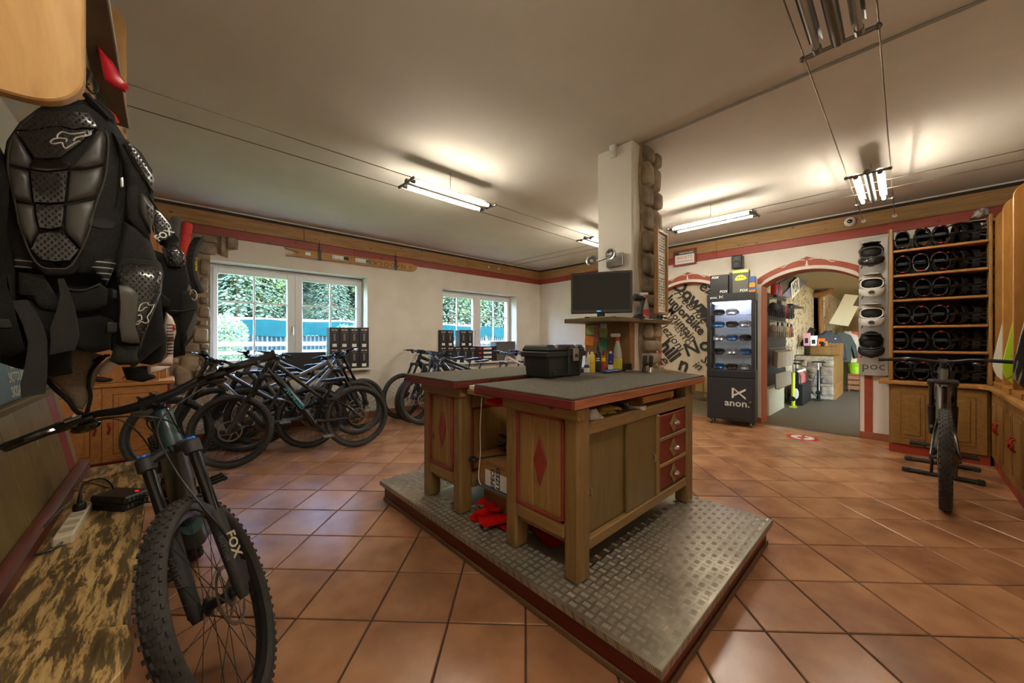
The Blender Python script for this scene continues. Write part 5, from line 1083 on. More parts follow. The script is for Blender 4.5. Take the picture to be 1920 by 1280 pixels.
# ================================================================ RIGHT SIDE: cabinets, binding shelf, board dividers
OCH = wood('ochre_wood_z', (150, 110, 54), (124, 86, 40), 'z', .42, knots=False, ratio=9); OCHX = wood('ochre_wood_x', (176, 128, 66), (140, 96, 46), 'x', .45, knots=False, ratio=9); OCHY = wood('ochre_wood_y', (170, 120, 60), (136, 90, 42), 'y', .45, knots=False, ratio=9)
PLIN = mat('plinth_red', (150, 54, 34), .5); mat_groove2 = mat_groove
CZ = .79
c = thing('base_cabinet', 'low ochre wood cabinet with two panelled doors below the binding shelf', 'cabinet', TR(0, 0, 0))
MB().bx(5.905, XA - .013, -.58, .118, .09, CZ - .036, .003).build('body', OCH, c); MB().bx(5.90, XA - .013, -.58, .118, 0, .09, .003).build('plinth', PLIN, c)
cab_door(c, FR((5.905, .10, .10), (0, -1, 0), (0, 0, 1), (-1, 0, 0)), .325, .635, OCH); cab_door(c, FR((5.905, -.235, .10), (0, -1, 0), (0, 0, 1), (-1, 0, 0)), .325, .635, OCH)
xr = 5.90; n = 0
for w, hand in ((.36, 'l'), (.36, 'r'), (.38, 'l'), (.38, 'r'), (.38, 'l')):
    lb = ('first', 'second', 'third', 'fourth', 'fifth')[n] + ' ochre cabinet door unit along the right wall, counted from the far corner'
    c = thing('base_cabinet', lb, 'cabinet', TR(0, 0, 0), 'ochre cabinets along the right wall'); x1 = xr; x0 = xr - w
    MB().bx(x0 + .001, x1 - .001, YF + .002, -.605, .09, CZ - .036, .003).build('body', OCH, c); MB().bx(x0, x1, YF + .002, -.60, 0, .09, .003).build('plinth', PLIN, c)
    cab_door(c, FR((x1 - .004, -.605, .10), (-1, 0, 0), (0, 0, 1), (0, 1, 0)), w - .008, .635, OCH, (w - .05 if hand == 'l' else .04), .33); xr = x0; n += 1
ct = thing('countertop', 'L-shaped wooden countertop under the binding shelf and board rack', 'countertop', TR(0, 0, 0)); WCT = peel('worn_counter', 1.57)
MB().prism([(xr, YF + .002), (XA - .013, YF + .002), (XA - .013, .20), (5.855, .20), (5.855, -.50), (5.80, -.555), (xr, -.555)], .035, Matrix.Translation((0, 0, CZ - .035)), ch=.004).build('slab', OCHX, ct)
# ---- shelf of bindings
SZ = [.792, 1.124, 1.401, 1.696, 1.972, 2.249]
s = thing('binding_shelf', 'open wooden shelf unit full of snowboard bindings', 'shelf', TR(0, 0, 0))
for (y0, y1, zt) in ((.085, .122, 2.50), (-.600, -.575, 2.50)): MB().bx(5.95, XA - .031, y0, y1, CZ + .001, zt, .008).build('side_panel', OCH, s)
MB().bx(XA - .045, XA - .031, -.575, .085, CZ + .001, 2.44).build('back_panel', mat('shelf_back', (120, 112, 98), .7), s)
for z in SZ[1:]: MB().bx(5.95, XA - .045, -.575, .085, z - .026, z, .005).build('shelf_board', OCHY, s)
# ---- one snowboard binding
BGL = mat('binding_gloss', (15, 15, 16), .16, coat=.6); BMT = mat('binding_matte', (24, 24, 25), .5)
def band(pts, w, th): return MB().strip(pts, w, (1, 0, 0), th)
def arch(x, rw, rh, n=12, z0=.012): return [(x, rw * math.cos(PI * i / n), z0 + rh * math.sin(PI * i / n) ** .8) for i in range(n + 1)]
bd0 = thing('snowboard_binding', 'x', 'binding', TR(0, 0, -20), 'snowboard bindings on the shelf unit')
b = MB(); b.prism([(-.11, -.045), (-.06, -.055), (.10, -.055), (.125, -.035), (.125, .035), (.10, .055), (-.06, .055), (-.11, .045)], .016, ch=.004); b.build('base_plate', BMT, bd0)
band(arch(.095, .058, .080), .034, .006).build('toe_strap', BGL, bd0); band(arch(.0, .060, .088), .05, .007).build('ankle_strap', BMT, bd0)
h = MB(); h.tube([(.02, -.058, .02), (-.05, -.058, .045), (-.11, -.045, .07), (-.135, 0, .075), (-.11, .045, .07), (-.05, .058, .045), (.02, .058, .02)], [.010, .011, .012, .012, .012, .011, .010], 6, asp=.5, up=(0, 0, 1)); h.build('heel_loop', BGL, bd0)
h = MB(); P_ = [(-.135, 0, .05), (-.12, 0, .085), (-.06, 0, .100), (.02, 0, .105), (.07, 0, .100)]; h.tube(P_, [.03, .042, .046, .042, .022], 10, asp=.22, up=(0, 1, 0)); h.build('highback', BGL, bd0)
MB().box((.113, 0, .090), (.004, .022, .010), None, .001).build('size_mark', REDM, bd0)
FLIP = Matrix.Rotation(PI, 4, 'X'); ordn = ('top', 'second', 'third', 'fourth', 'fifth', 'bottom'); cnt = 0
for si, z in enumerate(SZ[::-1]):
    slots = [(.020, 'leftmost'), (-.128, 'second'), (-.270, 'third')]
    for (y, nm) in slots:
        for up in (1, 0):
            M = Matrix.Translation((6.10 + rnd.uniform(-.02, .02), y + rnd.uniform(-.008, .008), z + .118)) @ Matrix.Rotation(PI + rnd.uniform(-.12, .12), 4, 'Z') @ (Matrix.Identity(4) if up else FLIP)
            dup(bd0, M, '%s black binding of the %s pair from the left on the %s shelf' % ('upper' if up else 'lower', nm, ordn[si])); cnt += 1
    for (y, nm, rz) in ((-.40, 'slanting', 2.2), (-.50, 'rightmost', 1.75)):
        for up in (1, 0):
            M = Matrix.Translation((6.10 + (0 if nm == 'slanting' else .03), y, z + .118 + (.0 if up else -.002))) @ Matrix.Rotation(rz + (.15 if up else -.1), 4, 'Z') @ Matrix.Rotation(.08 if up else 0, 4, 'Y') @ (Matrix.Identity(4) if up else FLIP)
            dup(bd0, M, '%s black binding of the %s pair on the %s shelf' % ('upper' if up else 'lower', nm, ordn[si])); cnt += 1
for o in [bd0] + list(bd0.children): bpy.data.objects.remove(o)
p = onx(1836, 402, 6.1); o = MB().pillow([onx(x, y, 6.05) for x, y in ((1818, 412), (1826, 398), (1842, 388), (1856, 390), (1858, 402), (1838, 410))], .05, (-1, 0, 0), 1.0).build('plastic_bag', mat('clear_film', (150, 140, 130), .15, spec=.8, c2=(70, 66, 62), scale=30)); tag(o, 'crumpled clear plastic bag on top of the bindings', 'bag')
# ---- board dividers and snowboards
DVW = wood('divider_wood', (178, 126, 58), (146, 98, 42), 'z', .38, knots=False, ratio=6)
for q, x in enumerate((5.985, 5.55, 5.08, 4.62)):
    t = thing('rack_divider', ('farthest', 'second farthest', 'second nearest', 'nearest')[q] + ' tall rounded divider of the snowboard rack on the right counter', 'rack divider', TR(x, 0, CZ + .001), 'tall dividers of the snowboard rack')
    pr = [(.61, 0), (1.148, 0), (1.148, 1.745), (.72, 1.745)] + [(.72 - .11 * math.sin(PI / 2 * i / 8), 1.635 + .11 * math.cos(PI / 2 * i / 8)) for i in range(1, 9)]
    M = FR((.013, 0, 0), (0, -1, 0), (0, 0, 1), (-1, 0, 0)); MB().prism(pr, .026, M, ch=.004).build('panel', DVW, t)
    MB().bx(-.39 if q < 3 else -.3, -.014, -1.14, -.60, 0, .045, .004).build('rest_block', OCHY, t)
def snowboard(x, y0, label, m, h=1.5, tilt=.16, hid=None):
    t = thing('snowboard', label, 'snowboard', Matrix.Translation((x, y0, CZ + .048)) @ Matrix.Rotation(.10, 4, 'Y') @ Matrix.Rotation(tilt, 4, 'X'), 'snowboards stored in the rack')
    poly = []; w = .135
    for i in range(12): a = PI * i / 11; poly.append((-w * math.cos(a), .20 - .20 * math.sin(a)))
    for i in range(12): a = PI * i / 11; poly.append((w * math.cos(a), h - .2 + .2 * math.sin(a)))
    o = MB().prism(poly, .010, FR((0, 0, 0), (0, -1, 0), (0, 0, 1), (-1, 0, 0)), ch=.002).build('deck', m, t); MB().prism(poly, .003, FR((.003, 0, 0), (0, -1, 0), (0, 0, 1), (-1, 0, 0))).build('base', mat('board_base_' + label[:6], (180, 178, 170), .4), t); return t
snowboard(5.78, -.685, 'white snowboard in the slot beside the binding shelf', mat('board_white', (206, 202, 186), .35)); gt = snowboard(5.32, -.69, 'lime green snowboard with black lines in the rack', mat('board_lime', (160, 190, 26), .35))
for (a, b) in (((.10, .04), (.02, .16)), ((.02, .16), (-.08, .10)), ((.02, .16), (.10, .26)), ((.02, .16), (-.06, .30)), ((-.08, .1), (-.11, .2))): MB().tube([(-.0115, a[0], a[1]), (-.0115, b[0], b[1])], .002, 4).build('graphic_line', BPR, gt)
snowboard(4.86, -.69, 'dark striped snowboard nearest in the rack', mat('board_dark', (36, 36, 38), .3, c2=(150, 148, 140), scale=9, stretch=(1, 6, .6), lohi=(.56, .58)))

# ================================================================ HELMET DISPLAY
pn = thing('helmet_stand', 'silver grey brand board with four full-face helmets on the pillar', 'helmet stand', TR(0, 0, 0)); SILV = mat('panel_silver', (176, 174, 170), .45, .3)
MB().prism([(-.392, .815), (-.37, .80), (-.15, .80), (-.132, .815), (-.132, 2.50), (-.392, 2.50)], .03, AV(XA - .026), ch=.004).build('board', SILV, pn)
text('lettering', 'poc', .135, AV(XA - .0572) @ Matrix.Translation((-.262, .915, 0)), mat('poc_grey', (88, 86, 84), .5), pn, .001, sx=1.05, bold=.001)
def helmet(z, y, shell, trim, label):
    t = thing('bike_helmet', label, 'helmet', Matrix.Translation((XA - .20, y, z)) @ Matrix.Rotation(PI + .03, 4, 'Z') @ Matrix.Rotation(.10, 4, 'Y'), 'full-face helmets on the brand panel')
    v = []; f = []; n, m = 28, 18
    for i in range(m + 1):
        ph = PI * i / m
        for k in range(n):
            a = 2 * PI * k / n; x, y_, zz = math.cos(a) * math.sin(ph), math.sin(a) * math.sin(ph), math.cos(ph)
            rx = .140 if x < 0 else .118; p = Vector((x * rx, y_ * .108, zz * .125 + .012)); p.x += max(0, -p.z - .02) * .25 * (1 if x > 0 else .2); v.append(p)
    for i in range(m):
        for k in range(n):
            l = (k + 1) % n; q = (i * n + k, (i + 1) * n + k, (i + 1) * n + l, i * n + l); c_ = sum((v[j] for j in q), Vector()) / 4
            if c_.x > .035 and -.062 < c_.z < .058 and abs(c_.y) < .098: continue
            if c_.z < -.095: continue
            f.append(q)
    MB().add(v, f).build('shell', shell, t, 60)
    MB().ell((-.01, 0, .005), (.112, .098, .108), 16, 10).build('liner', MBLK, t)
    cb = MB(); pts = []
    for i in range(13):
        a = -PI * .5 + PI * i / 12; pts.append((.02 + .165 * math.cos(a) ** .8 if math.cos(a) > 0 else .02, .103 * math.sin(a), -.082 - .032 * max(math.cos(a), 0)))
    cb.tube(pts, [.030 + .018 * math.cos(-PI / 2 + PI * i / 12) for i in range(13)], 10, asp=.5, up=(0, 0, 1)); cb.tube([(.176, 0, -.085), (.172, 0, -.125), (.150, 0, -.168)], [.030, .026, .010], 8, asp=2.3, up=(1, 0, 0)); cb.build('chin_guard', shell, t)
    MB().prism([(-.022, -.012), (.022, -.012), (.03, .01), (.012, .026), (-.012, .026), (-.03, .01)], .006, FR((.2085, 0, -.112), (0, 1, 0), (-.1, 0, 1), (1, 0, .1))).build('mouth_vent', BPR, t)
    vz = MB(); vz.prism([(-.075, -.01), (.075, -.01), (.088, .06), (.06, .125), (.0, .135), (-.06, .125), (-.088, .06)], .009, FR((.050, 0, .105), (0, 1, 0), (.96, 0, .27), (-.27, 0, .96)) if False else FR((.050, 0, .100), (0, -1, 0), (.998, 0, .05), (-.05, 0, .998)), ch=.003); vz.build('visor', shell, t)
    rm = MB(); ring = []
    for i in range(28):
        a = 2 * PI * i / 28; yy, zz = .097 * math.copysign(abs(math.cos(a)) ** .7, math.cos(a)), -.002 + .060 * math.copysign(abs(math.sin(a)) ** .7, math.sin(a)); xx = .124 * math.sqrt(max(0, 1 - (yy / .118) ** 2)) ; ring.append((xx + (.01 if zz < -.03 else 0), yy, zz))
    rm.tube(ring, .007, 6, closed=True); rm.build('eyeport_trim', trim, t)
    q = MB(); q.cyl((.085, 0, -.06), (.085, 0, .06), .005, 6); q.build('centre_prop', GRY, t)
    q = MB()
    for (yy, zz) in ((.03, -.015), (.04, .02), (.06, .0), (-.04, -.02)): q.tube([(.095 - abs(yy) * .5, yy, zz - .012), (.095 - abs(yy) * .5, yy + .008, zz + .014)], .004, 5)
    q.build('yellow_padding', GREEN, t)
    MB().tube([(.06, -.06, -.11), (.05, -.075, -.15), (.05, -.09, -.185)], .006, 6, asp=.5).build('chin_strap', BLK, t)
    for s in (-1, 1): MB().prism([(-.03, -.012), (.035, -.02), (.02, .02), (-.02, .016)], .004, FR((.0, s * .108, .03), (1, 0, 0) if s < 0 else (-1, 0, 0), (0, 0, 1), (0, s, 0))).build('side_vent', BPR, t)
    return t
HW = mat('helmet_grey_white', (190, 188, 184), .4); HB = mat('helmet_black', (28, 26, 24), .25, coat=.4)
helmet(2.30, .275, HB, GRY, 'black full-face helmet at the top of the grey panel'); helmet(1.93, .268, HW, WHT, 'white full-face helmet, upper of the two pale ones on the panel')
helmet(1.575, .270, HW, WHT, 'white full-face helmet, lower of the two pale ones on the panel'); helmet(1.215, .275, mat('helmet_matte_black', (20, 20, 20), .55), BLK, 'black full-face helmet at the bottom of the grey panel')
# floor sticker
p = onz(1505, 820, .0); t = thing('floor_sticker', 'round red and white no-entry sticker on the tiles by the arch', 'sticker', TR(p.x, p.y, .0012, -.7))
MB().lathe([(.17, 0), (.17, .001), (.12, .001), (.12, 0)], 32).build('red_ring', mat('sticker_red', (196, 54, 44), .5), t); MB().lathe([(.12, 0), (.12, .0008), (0, .0008)], 32).build('white_disc', WPR, t); MB().box((0, 0, .0012), (.23, .03, .0008), Matrix.Rotation(.8, 4, 'Z')).build('red_bar', mat('sticker_red2', (196, 54, 44), .5), t)
MB().prism([(-.07, -.02), (-.02, -.035), (.07, -.02), (.075, .0), (.02, .015), (-.01, .035), (-.06, .03)], .0004, Matrix.Translation((0, 0, .0009))).build('shoe_symbol', BPR, t)
# ================================================================ PILLAR SHELF, SCREEN, TOOLBOX, BOTTLES
OLS = wood('pillar_shelf_wood', (116, 98, 64), (92, 76, 46), 'y', .45, knots=False)
s = thing('pillar_shelf', 'olive wooden shelf wrapped around the pillar holding the screen', 'shelf', TR(0, 0, 1.385))
MB().prism([(2.36, 1.47), (2.42, 1.43), (3.22, 1.40), (3.30, 1.46), (3.30, 1.523), (2.778, 1.523), (2.778, 1.95), (2.42, 1.95), (2.36, 1.90)], .032, ch=.003).build('board', OLS, s)
cb = MB().bx(2.70, 2.778, 1.505, 1.94, -.375, 0, .003); cb.build('notice_block', wood('cork_wood', (150, 110, 62), (122, 84, 44), 'z', .6, knots=False), s)
NB = 2.7
def note(nm, cat, lb, y, z, w, h, c, rot=0.0):
    t = thing(nm, lb, cat, FR((NB - .0008, y, z), (0, -1, 0), (0, 0, 1), (-1, 0, 0)) @ Matrix.Rotation(rot, 4, 'Z')); MB().bx(-w / 2, w / 2, -h / 2, h / 2, 0, .001).build('sheet', mat('note_' + lb[:9], c, .7), t)
    MB().bx(-w * .38, w * .3, h * .2, h * .22, .001, .0014).build('handwriting', mat_ink, t); MB().bx(-w * .38, w * .2, h * .02, h * .04, .001, .0014).build('handwriting', mat_ink, t); return t
mat_ink = mat('ink', (96, 104, 92), .7)
def nyz(px, py): p = onx(px, py, NB); return p.y, p.z
for nm, cat, lb, x0, y0, x1, y1, c, r in (('sticky_note', 'note', 'pale green sticky note at the left of the notice block', 1100, 610, 1114, 627, (168, 178, 100), -.05), ('sticky_note', 'note', 'orange sticky note low on the notice block', 1097, 630, 1113, 647, (236, 132, 32), -.1), ('sticky_note', 'note', 'pale green sticky note at the right of the notice block', 1122, 615, 1139, 633, (172, 182, 104), -.08),
        ('price_list', 'paper', 'pink printed list pinned to the notice block', 1114, 609, 1124, 640, (196, 120, 118), 0), ('price_list', 'paper', 'teal printed list pinned to the notice block', 1126, 634, 1138, 656, (70, 150, 128), 0), ('price_list', 'paper', 'white printed list behind the green note', 1126, 607, 1138, 616, (214, 214, 206), 0)):
    (a, b), (c_, d) = nyz(x0, y0), nyz(x1, y1); note(nm, cat, lb, (a + c_) / 2, (b + d) / 2, abs(a - c_), abs(b - d), c, r)
# ---- flat screen
pa, pb = onz(1078, 590, 1.417), onz(1180, 588, 1.417)
tv = thing('flat_screen', 'black flat screen standing on the pillar shelf', 'screen', FR((2.47, 1.625, 1.418), Vector((.47, -.883, 0)).normalized(), (0, 0, 1), -Vector((.883, .47, 0)).normalized()))
MB().bx(-.235, .235, .035, .36, -.02, .015, .006).build('housing', GBLK, tv); MB().bx(-.217, .217, .065, .345, .015, .0165).build('display', mat('screen_glass', (14, 15, 15), .06, spec=.45), tv); MB().bx(-.03, .03, .0, .06, -.012, .004, .004).build('neck', BLK, tv)
MB().prism([(-.12, -.06), (.12, -.06), (.12, .06), (-.12, .06)], .008, FR((0, 0, 0), (1, 0, 0), (0, 0, -1), (0, 1, 0)) , ch=.003).build('foot', BLK, tv); MB().bx(-.03, .0, .05, .056, .0155, .017).build('blue_light', mat('blue_led', (40, 150, 255), .4, emit=.8), tv)
# ---- clutter on the shelf
def bottle(name, label, cat, x, y, z, r, h, body, cap, kind='can', lab=None, group=None, letters=None, ltm=None):
    t = thing(name, label, cat, TR(x, y, z), group)
    if kind == 'can':
        MB().lathe([(r * .92, 0), (r, .004), (r, h * .80), (r * .75, h * .86), (r * .5, h * .88)], 16).build('can', body, t); MB().lathe([(r * .45, h * .88), (r * .42, h * .98), (r * .25, h), (0, h)], 12).build('cap', cap, t)
    elif kind == 'drip':
        MB().lathe([(r * .9, 0), (r, .004), (r, h * .62), (r * .8, h * .70), (r * .4, h * .74)], 16).build('body', body, t); MB().lathe([(r * .45, h * .73), (r * .42, h * .80), (r * .15, h * .95), (0, h)], 12).build('nozzle', cap, t)
    elif kind == 'spray':
        MB().lathe([(r * .95, 0), (r, .01), (r * .95, h * .45), (r * .5, h * .72), (r * .36, h * .80)], 16).build('body', body, t); k = MB(); k.cyl((0, 0, h * .79), (0, 0, h * .88), r * .42, 10); k.build('collar', REDM, t)
        k = MB(); k.box((-.012, .012, h * .94), (.035, .075, h * .10), Matrix.Rotation(.9, 4, 'Z'), .008); k.build('trigger_head', cap, t); k = MB(); k.tube([(-.02, .03, h * .93), (-.035, .05, h * .86), (-.03, .045, h * .80)], .005, 6); k.build('trigger', REDM, t)
    if lab is not None:
        z0, z1, m = lab; MB().lathe([(r * 1.005, h * z0), (r * 1.012, h * z0), (r * 1.012, h * z1), (r * 1.005, h * z1)], 16).build('label', m, t)
    if letters:
        dv = -Vector((x, y, 0)).normalized()
        text('lettering', letters, r * .62, FR(dv * (r * 1.03) + Vector((0, 0, h * .45)), Vector((-dv.y, dv.x, 0)), (0, 0, 1), dv), ltm or WPR, t, .0005, bold=.0004)
    return t
TZ = PLZ + .851
CLR = mat('clear_bottle', (170, 168, 158), .12, spec=.7, coat=.3)
def bz(px, py, z=TZ):
    p = onz(px, py, z); k = min(1, 2.62 / p.x, 1.605 / p.y); return Vector((p.x * k, p.y * k, z))
GB = 'lubricant bottles beside the toolbox'
for px, py, r, h, body, cap, kind, lab, lb, let, lm in (
        (1100, 694, .020, .085, mat('oil_amber', (72, 66, 54), .2), WHT, 'drip', (.05, .45, WPR), 'small squat bottle with a white label nearest the toolbox', None, None), (1103, 688, .017, .16, mat('pale_tube', (196, 190, 160), .4), WHT, 'drip', None, 'slim pale bottle behind the squat one', None, None),
        (1110, 692, .024, .155, mat('can_yellow', (222, 190, 40), .35, .2), WHT, 'can', None, 'yellow spray can with a red star beside the toolbox', '★', REDM), (1121, 689, .026, .215, BLK, BLK, 'drip', (.08, .5, mat('lube_label', (30, 34, 38), .4)), 'tall black chain lube bottle', 'wet\nlube', WPR),
        (1131, 688, .017, .17, mat('can_red', (196, 70, 44), .35), BLK, 'drip', (.45, .62, YEL), 'slim red bottle with a black and yellow cap band', None, None), (1145, 690, .021, .155, mat('can_blue', (40, 46, 120), .35, .2), WHT, 'can', (.05, .30, WPR), 'blue and yellow oil spray can', 'W', YEL)):
    p = bz(px, py); bottle('bottle', lb, 'bottle', p.x, p.y, TZ, r, h, body, cap, kind, lab, GB, let, lm)
p = bz(1158, 688); bottle('spray_bottle', 'clear trigger spray bottle with a red and white head on the bench', 'spray bottle', p.x, p.y, TZ, .036, .30, CLR, WHT, 'spray', (.05, .32, mat('spray_label', (206, 190, 60), .4)), None, None)
p = onz(1211, 596, 1.417); bottle('spray_bottle', 'clear spray bottle with a red label on the pillar shelf', 'spray bottle', 2.86, 1.455, 1.417, .030, .22, CLR, WHT, 'spray', (.1, .35, mat('spray_label2', (200, 60, 50), .4)), None, None)
t = thing('barcode_scanner', 'black handheld scanner on its stand beside the screen', 'scanner', TR(2.73, 1.44, 1.418)); MB().lathe([(.05, 0), (.05, .012), (.035, .03), (0, .034)], 16).build('foot', BLK, t); MB().tube([(0, 0, .02), (.01, -.01, .08), (.02, -.02, .14)], [.016, .014, .018], 8).build('grip', BLK, t); MB().tube([(.04, -.02, .155), (.0, -.01, .16), (-.05, .02, .165)], [.018, .024, .026], 10, asp=1.2).build('head', BLK, t)
t = thing('sunglasses', 'green framed sunglasses lying at the shelf end', 'sunglasses', TR(3.10, 1.44, 1.418)); q = MB(); q.tube([(-.07, 0, .02), (-.04, -.03, .03), (0, -.035, .026), (.04, -.03, .03), (.07, 0, .02)], .012, 8, asp=.5); q.build('frame', mat('green_frame', (40, 96, 74), .3), t); MB().ell((.035, -.03, .025), (.03, .006, .018), 10, 6).build('lens', GBLK, t); MB().ell((-.035, -.03, .025), (.03, .006, .018), 10, 6).build('lens', GBLK, t)
t = thing('key_tray', 'flat silver tray of small keys in front of the screen', 'tray', TR(2.40, 1.60, 1.4175)); MB().bx(-.02, .05, -.10, .14, 0, .004, .001).build('tray', ALU, t)
# ---- price list frame, spotlights, motion detector
t = thing('price_board', 'tall wooden framed price list on the stone side of the pillar', 'price list', WV(1.385) @ Matrix.Translation((2.965, 1.80, 0)) @ Matrix.Rotation(.10, 4, 'Y')); w, h = .125, .345
q = MB()
for (a, b, c, d) in ((-w, -w + .025, -h, h), (w - .025, w, -h, h), (-w + .025, w - .025, -h, -h + .025), (-w + .025, w - .025, h - .025, h)): q.bx(a, b, c, d, 0, .03, .004)
q.build('frame', wood('light_frame', (172, 134, 84), (140, 100, 58), 'y', .5, knots=False), t); MB().bx(-w + .02, w - .02, -h + .02, h - .02, .006, .012).build('sheet', PAPER, t); q = MB()
for i in range(26):
    for j in range(4):
        if rnd.random() < .86 and i not in (6, 14): q.bx(-.085 + j * .045, -.085 + j * .045 + rnd.uniform(.02, .036), .285 - i * .0225, .285 - i * .0225 + .011, .012, .0125)
tag(q.build('printed_rows', mat('print_grey', (74, 72, 68), .7), t), kind='stuff')
t = thing('spot_light', 'pair of chrome spotlights with square glass shades on the pillar', 'spotlight', TR(2.78, 1.70, 0)); zz = onx(1130, 487, 2.7).z
MB().tube([(-.06, .13, zz), (-.07, -.04, zz + .02), (0, -.04, zz + .02)], .008, 8).build('arm', STEEL, t); MB().bx(-.03, 0, -.10, .06, zz - .06, zz + .05, .006).build('wall_plate', STEEL, t)
for (yy, ang) in ((.15, .5), (-.045, -.1)):
    M = Matrix.Translation((-.11, yy, zz + (.0 if yy > 0 else .025))) @ Matrix.Rotation(PI + ang * .8, 4, 'Z') @ Matrix.Rotation(PI / 2, 4, 'Y'); hd = MB().lathe([(.014, -.035), (.024, -.03), (.042, .0), (.046, .02), (.036, .018), (.012, -.01)], 18, M).build('lamp_head', STEEL, t)
    MB().box((0, 0, .024), (.13, .13, .004), None, .001).build('glass_shade', GLASS, t).matrix_local = M; MB().lathe([(.018, .0), (.014, .012), (0, .016)], 12, M).build('bulb', WHT, t)
p = onx(1152, 286, CX0); t = thing('motion_detector', 'white motion detector box near the top of the pillar', 'detector', FR((CX0, p.y, p.z), (0, -1, 0), (0, 0, 1), (-1, 0, 0))); MB().prism([(-.028, -.05), (.028, -.05), (.03, .06), (-.03, .06)], .045, ch=.01).build('housing', WHT, t); MB().bx(-.018, .018, -.035, .005, .045, .047, .0005).build('lens', mat('lens_cream', (200, 196, 184), .3), t)
MB().tube(spline([(.02, .06, .02), (.05, .075, .01), (.14, .082, .006), (.2, .07, .004)], 4), .004, 5).build('blue_wire', BLUE, t)
# ---- toolbox
ta, tb_, tc_ = onz(990, 706, TZ), onz(1027, 711, TZ), onz(1094, 703, TZ); ex = (tc_ - tb_).normalized(); W = (tc_ - tb_).length; W = .395
TBX = mat('toolbox_black', (34, 35, 34), .5, bump=.1, bscale=300)
t = thing('toolbox', 'black plastic toolbox with a silver latch on the nearer workbench', 'toolbox', TR(tb_.x, tb_.y, TZ, math.atan2(ex.y, ex.x)))
def taper(x0, x1, y0, y1, z0, z1, k, ch): 
    q = MB(); q.bx(x0, x1, y0, y1, z0, z1, ch); cx, cy = (x0 + x1) / 2, (y0 + y1) / 2; q.v = [((x - cx) * (1 - k * (z1 - z) / (z1 - z0)) + cx, (y - cy) * (1 - k * (z1 - z) / (z1 - z0)) + cy, z) for (x, y, z) in q.v]; return q
taper(0, W, 0, .215, 0, .150, .09, .012).build('tray', TBX, t); MB().bx(-.012, W + .012, -.012, .227, .135, .172, .006).build('rim', TBX, t); q = taper(-.008, W + .008, -.008, .223, .172, .212, 0, .012)
q.v = [((x - W / 2) * (1 - .04 * (z > .2)) + W / 2, (y - .107) * (1 - .12 * (z > .2)) + .107, z) for x, y, z in q.v]; q.build('lid', TBX, t)
for x in (.075, W - .10): MB().bx(x, x + .028, .0, .02, .190, .2145, .002).build('hinge_latch', ALU, t); 
for x in (.185, .31): MB().bx(x, x + .02, -.022, -.006, .03, .205, .005).build('rib', TBX, t)
lt = MB().bx(.232, .292, -.03, -.018, .105, .19, .003).build('latch', mat('latch_silver', (170, 164, 150), .35, .7), t); MB().bx(.246, .278, -.0315, -.0295, .13, .152).build('latch_slot', BPR, lt)
for a in (.05, .335): MB().bx(a, a + .045, -.004, .004, .02, .045, .001).build('recess', BPR, t)
# ---- small tools on the mat
p = bz(1145, 698); t = thing('tray_strip', 'long blue plastic tray lying on the workbench mat', 'tray', TR(p.x, p.y, TZ + .0005, math.atan2(-.55, .83) + .55)); MB().tube([(-.10, 0, .008), (-.09, 0, .010), (.10, 0, .012), (.115, 0, .008)], [.006, .012, .012, .004], 8, asp=2.2, up=(0, 0, 1)).build('body', mat('blue_tray', (40, 70, 130), .35), t)
p = bz(1176, 688); t = thing('clamp_block', 'small black block tool standing at the foot of the pillar', 'tool', TR(p.x, p.y, TZ, -.5)); MB().bx(-.03, .03, -.025, .025, 0, .065, .006).build('block', BLK, t); MB().bx(-.028, .028, -.028, -.024, .002, .012).build('base_strip', STEEL, t)
for px, lb, m in ((1207, 'dark green handled screwdriver standing against the stones', mat('grip_green', (20, 44, 40), .4)), (1219, 'black handled screwdriver with a silver collar against the stones', BLK)):
    p = bz(px, 693); t = thing('screwdriver', lb, 'screwdriver', Matrix.Translation((p.x, p.y, TZ)) @ Matrix.Rotation(.18, 4, 'Y')); MB().lathe([(.008, .0), (.009, .04), (.012, .05), (.015, .09), (.014, .125), (.006, .13), (0, .13)], 12).build('handle', m, t); MB().lathe([(.0135, 0), (.0135, .035), (.010, .04)], 12).build('collar', STEEL if px > 1210 else BLK, t)
# items in the open slot of the nearer workbench
ZS = PLZ + .707
t = thing('cleaning_cloth', 'crumpled white cloth at the left end of the bench slot', 'cloth', TR(1.475, 1.02, ZS)); q = MB().ell((0, 0, .028), (.045, .03, .028), 12, 8); q.ell((.03, -.01, .02), (.03, .025, .02), 10, 6); q.v = [tuple(Vector(p) + noise.noise_vector(Vector(p) * 40) * .012) for p in q.v]; q.v = [(x, y, max(z, .001)) for x, y, z in q.v]; q.build('cloth', mat('cloth_white', (190, 184, 180), .8), t)
t = thing('work_gloves', 'pair of yellow work gloves lying in the bench slot', 'gloves', TR(1.60, 1.06, ZS)); YG = mat('glove_yellow', (170, 140, 48), .75, c2=(140, 112, 36), scale=20)
for dx in (0, .05): 
    q = MB().ell((dx, 0, .02 + dx * .3), (.06, .035, .018), 12, 6); 
    for k in range(4): q.tube([(dx + .03, -.024 + k * .016, .02 + dx * .3), (dx + .075, -.03 + k * .02, .018 + dx * .3), (dx + .095, -.033 + k * .021, .012 + dx * .2)], [.010, .009, .006], 6)
    q.build('glove', YG, t)
t = thing('tape_roll', 'flat roll of white tape in the bench slot', 'tape', TR(1.93, 1.045, ZS)); MB().lathe([(.045, 0), (.06, 0), (.06, .022), (.045, .022), (.045, 0)], 24).build('tape', mat('tape_white', (186, 184, 178), .5), t)
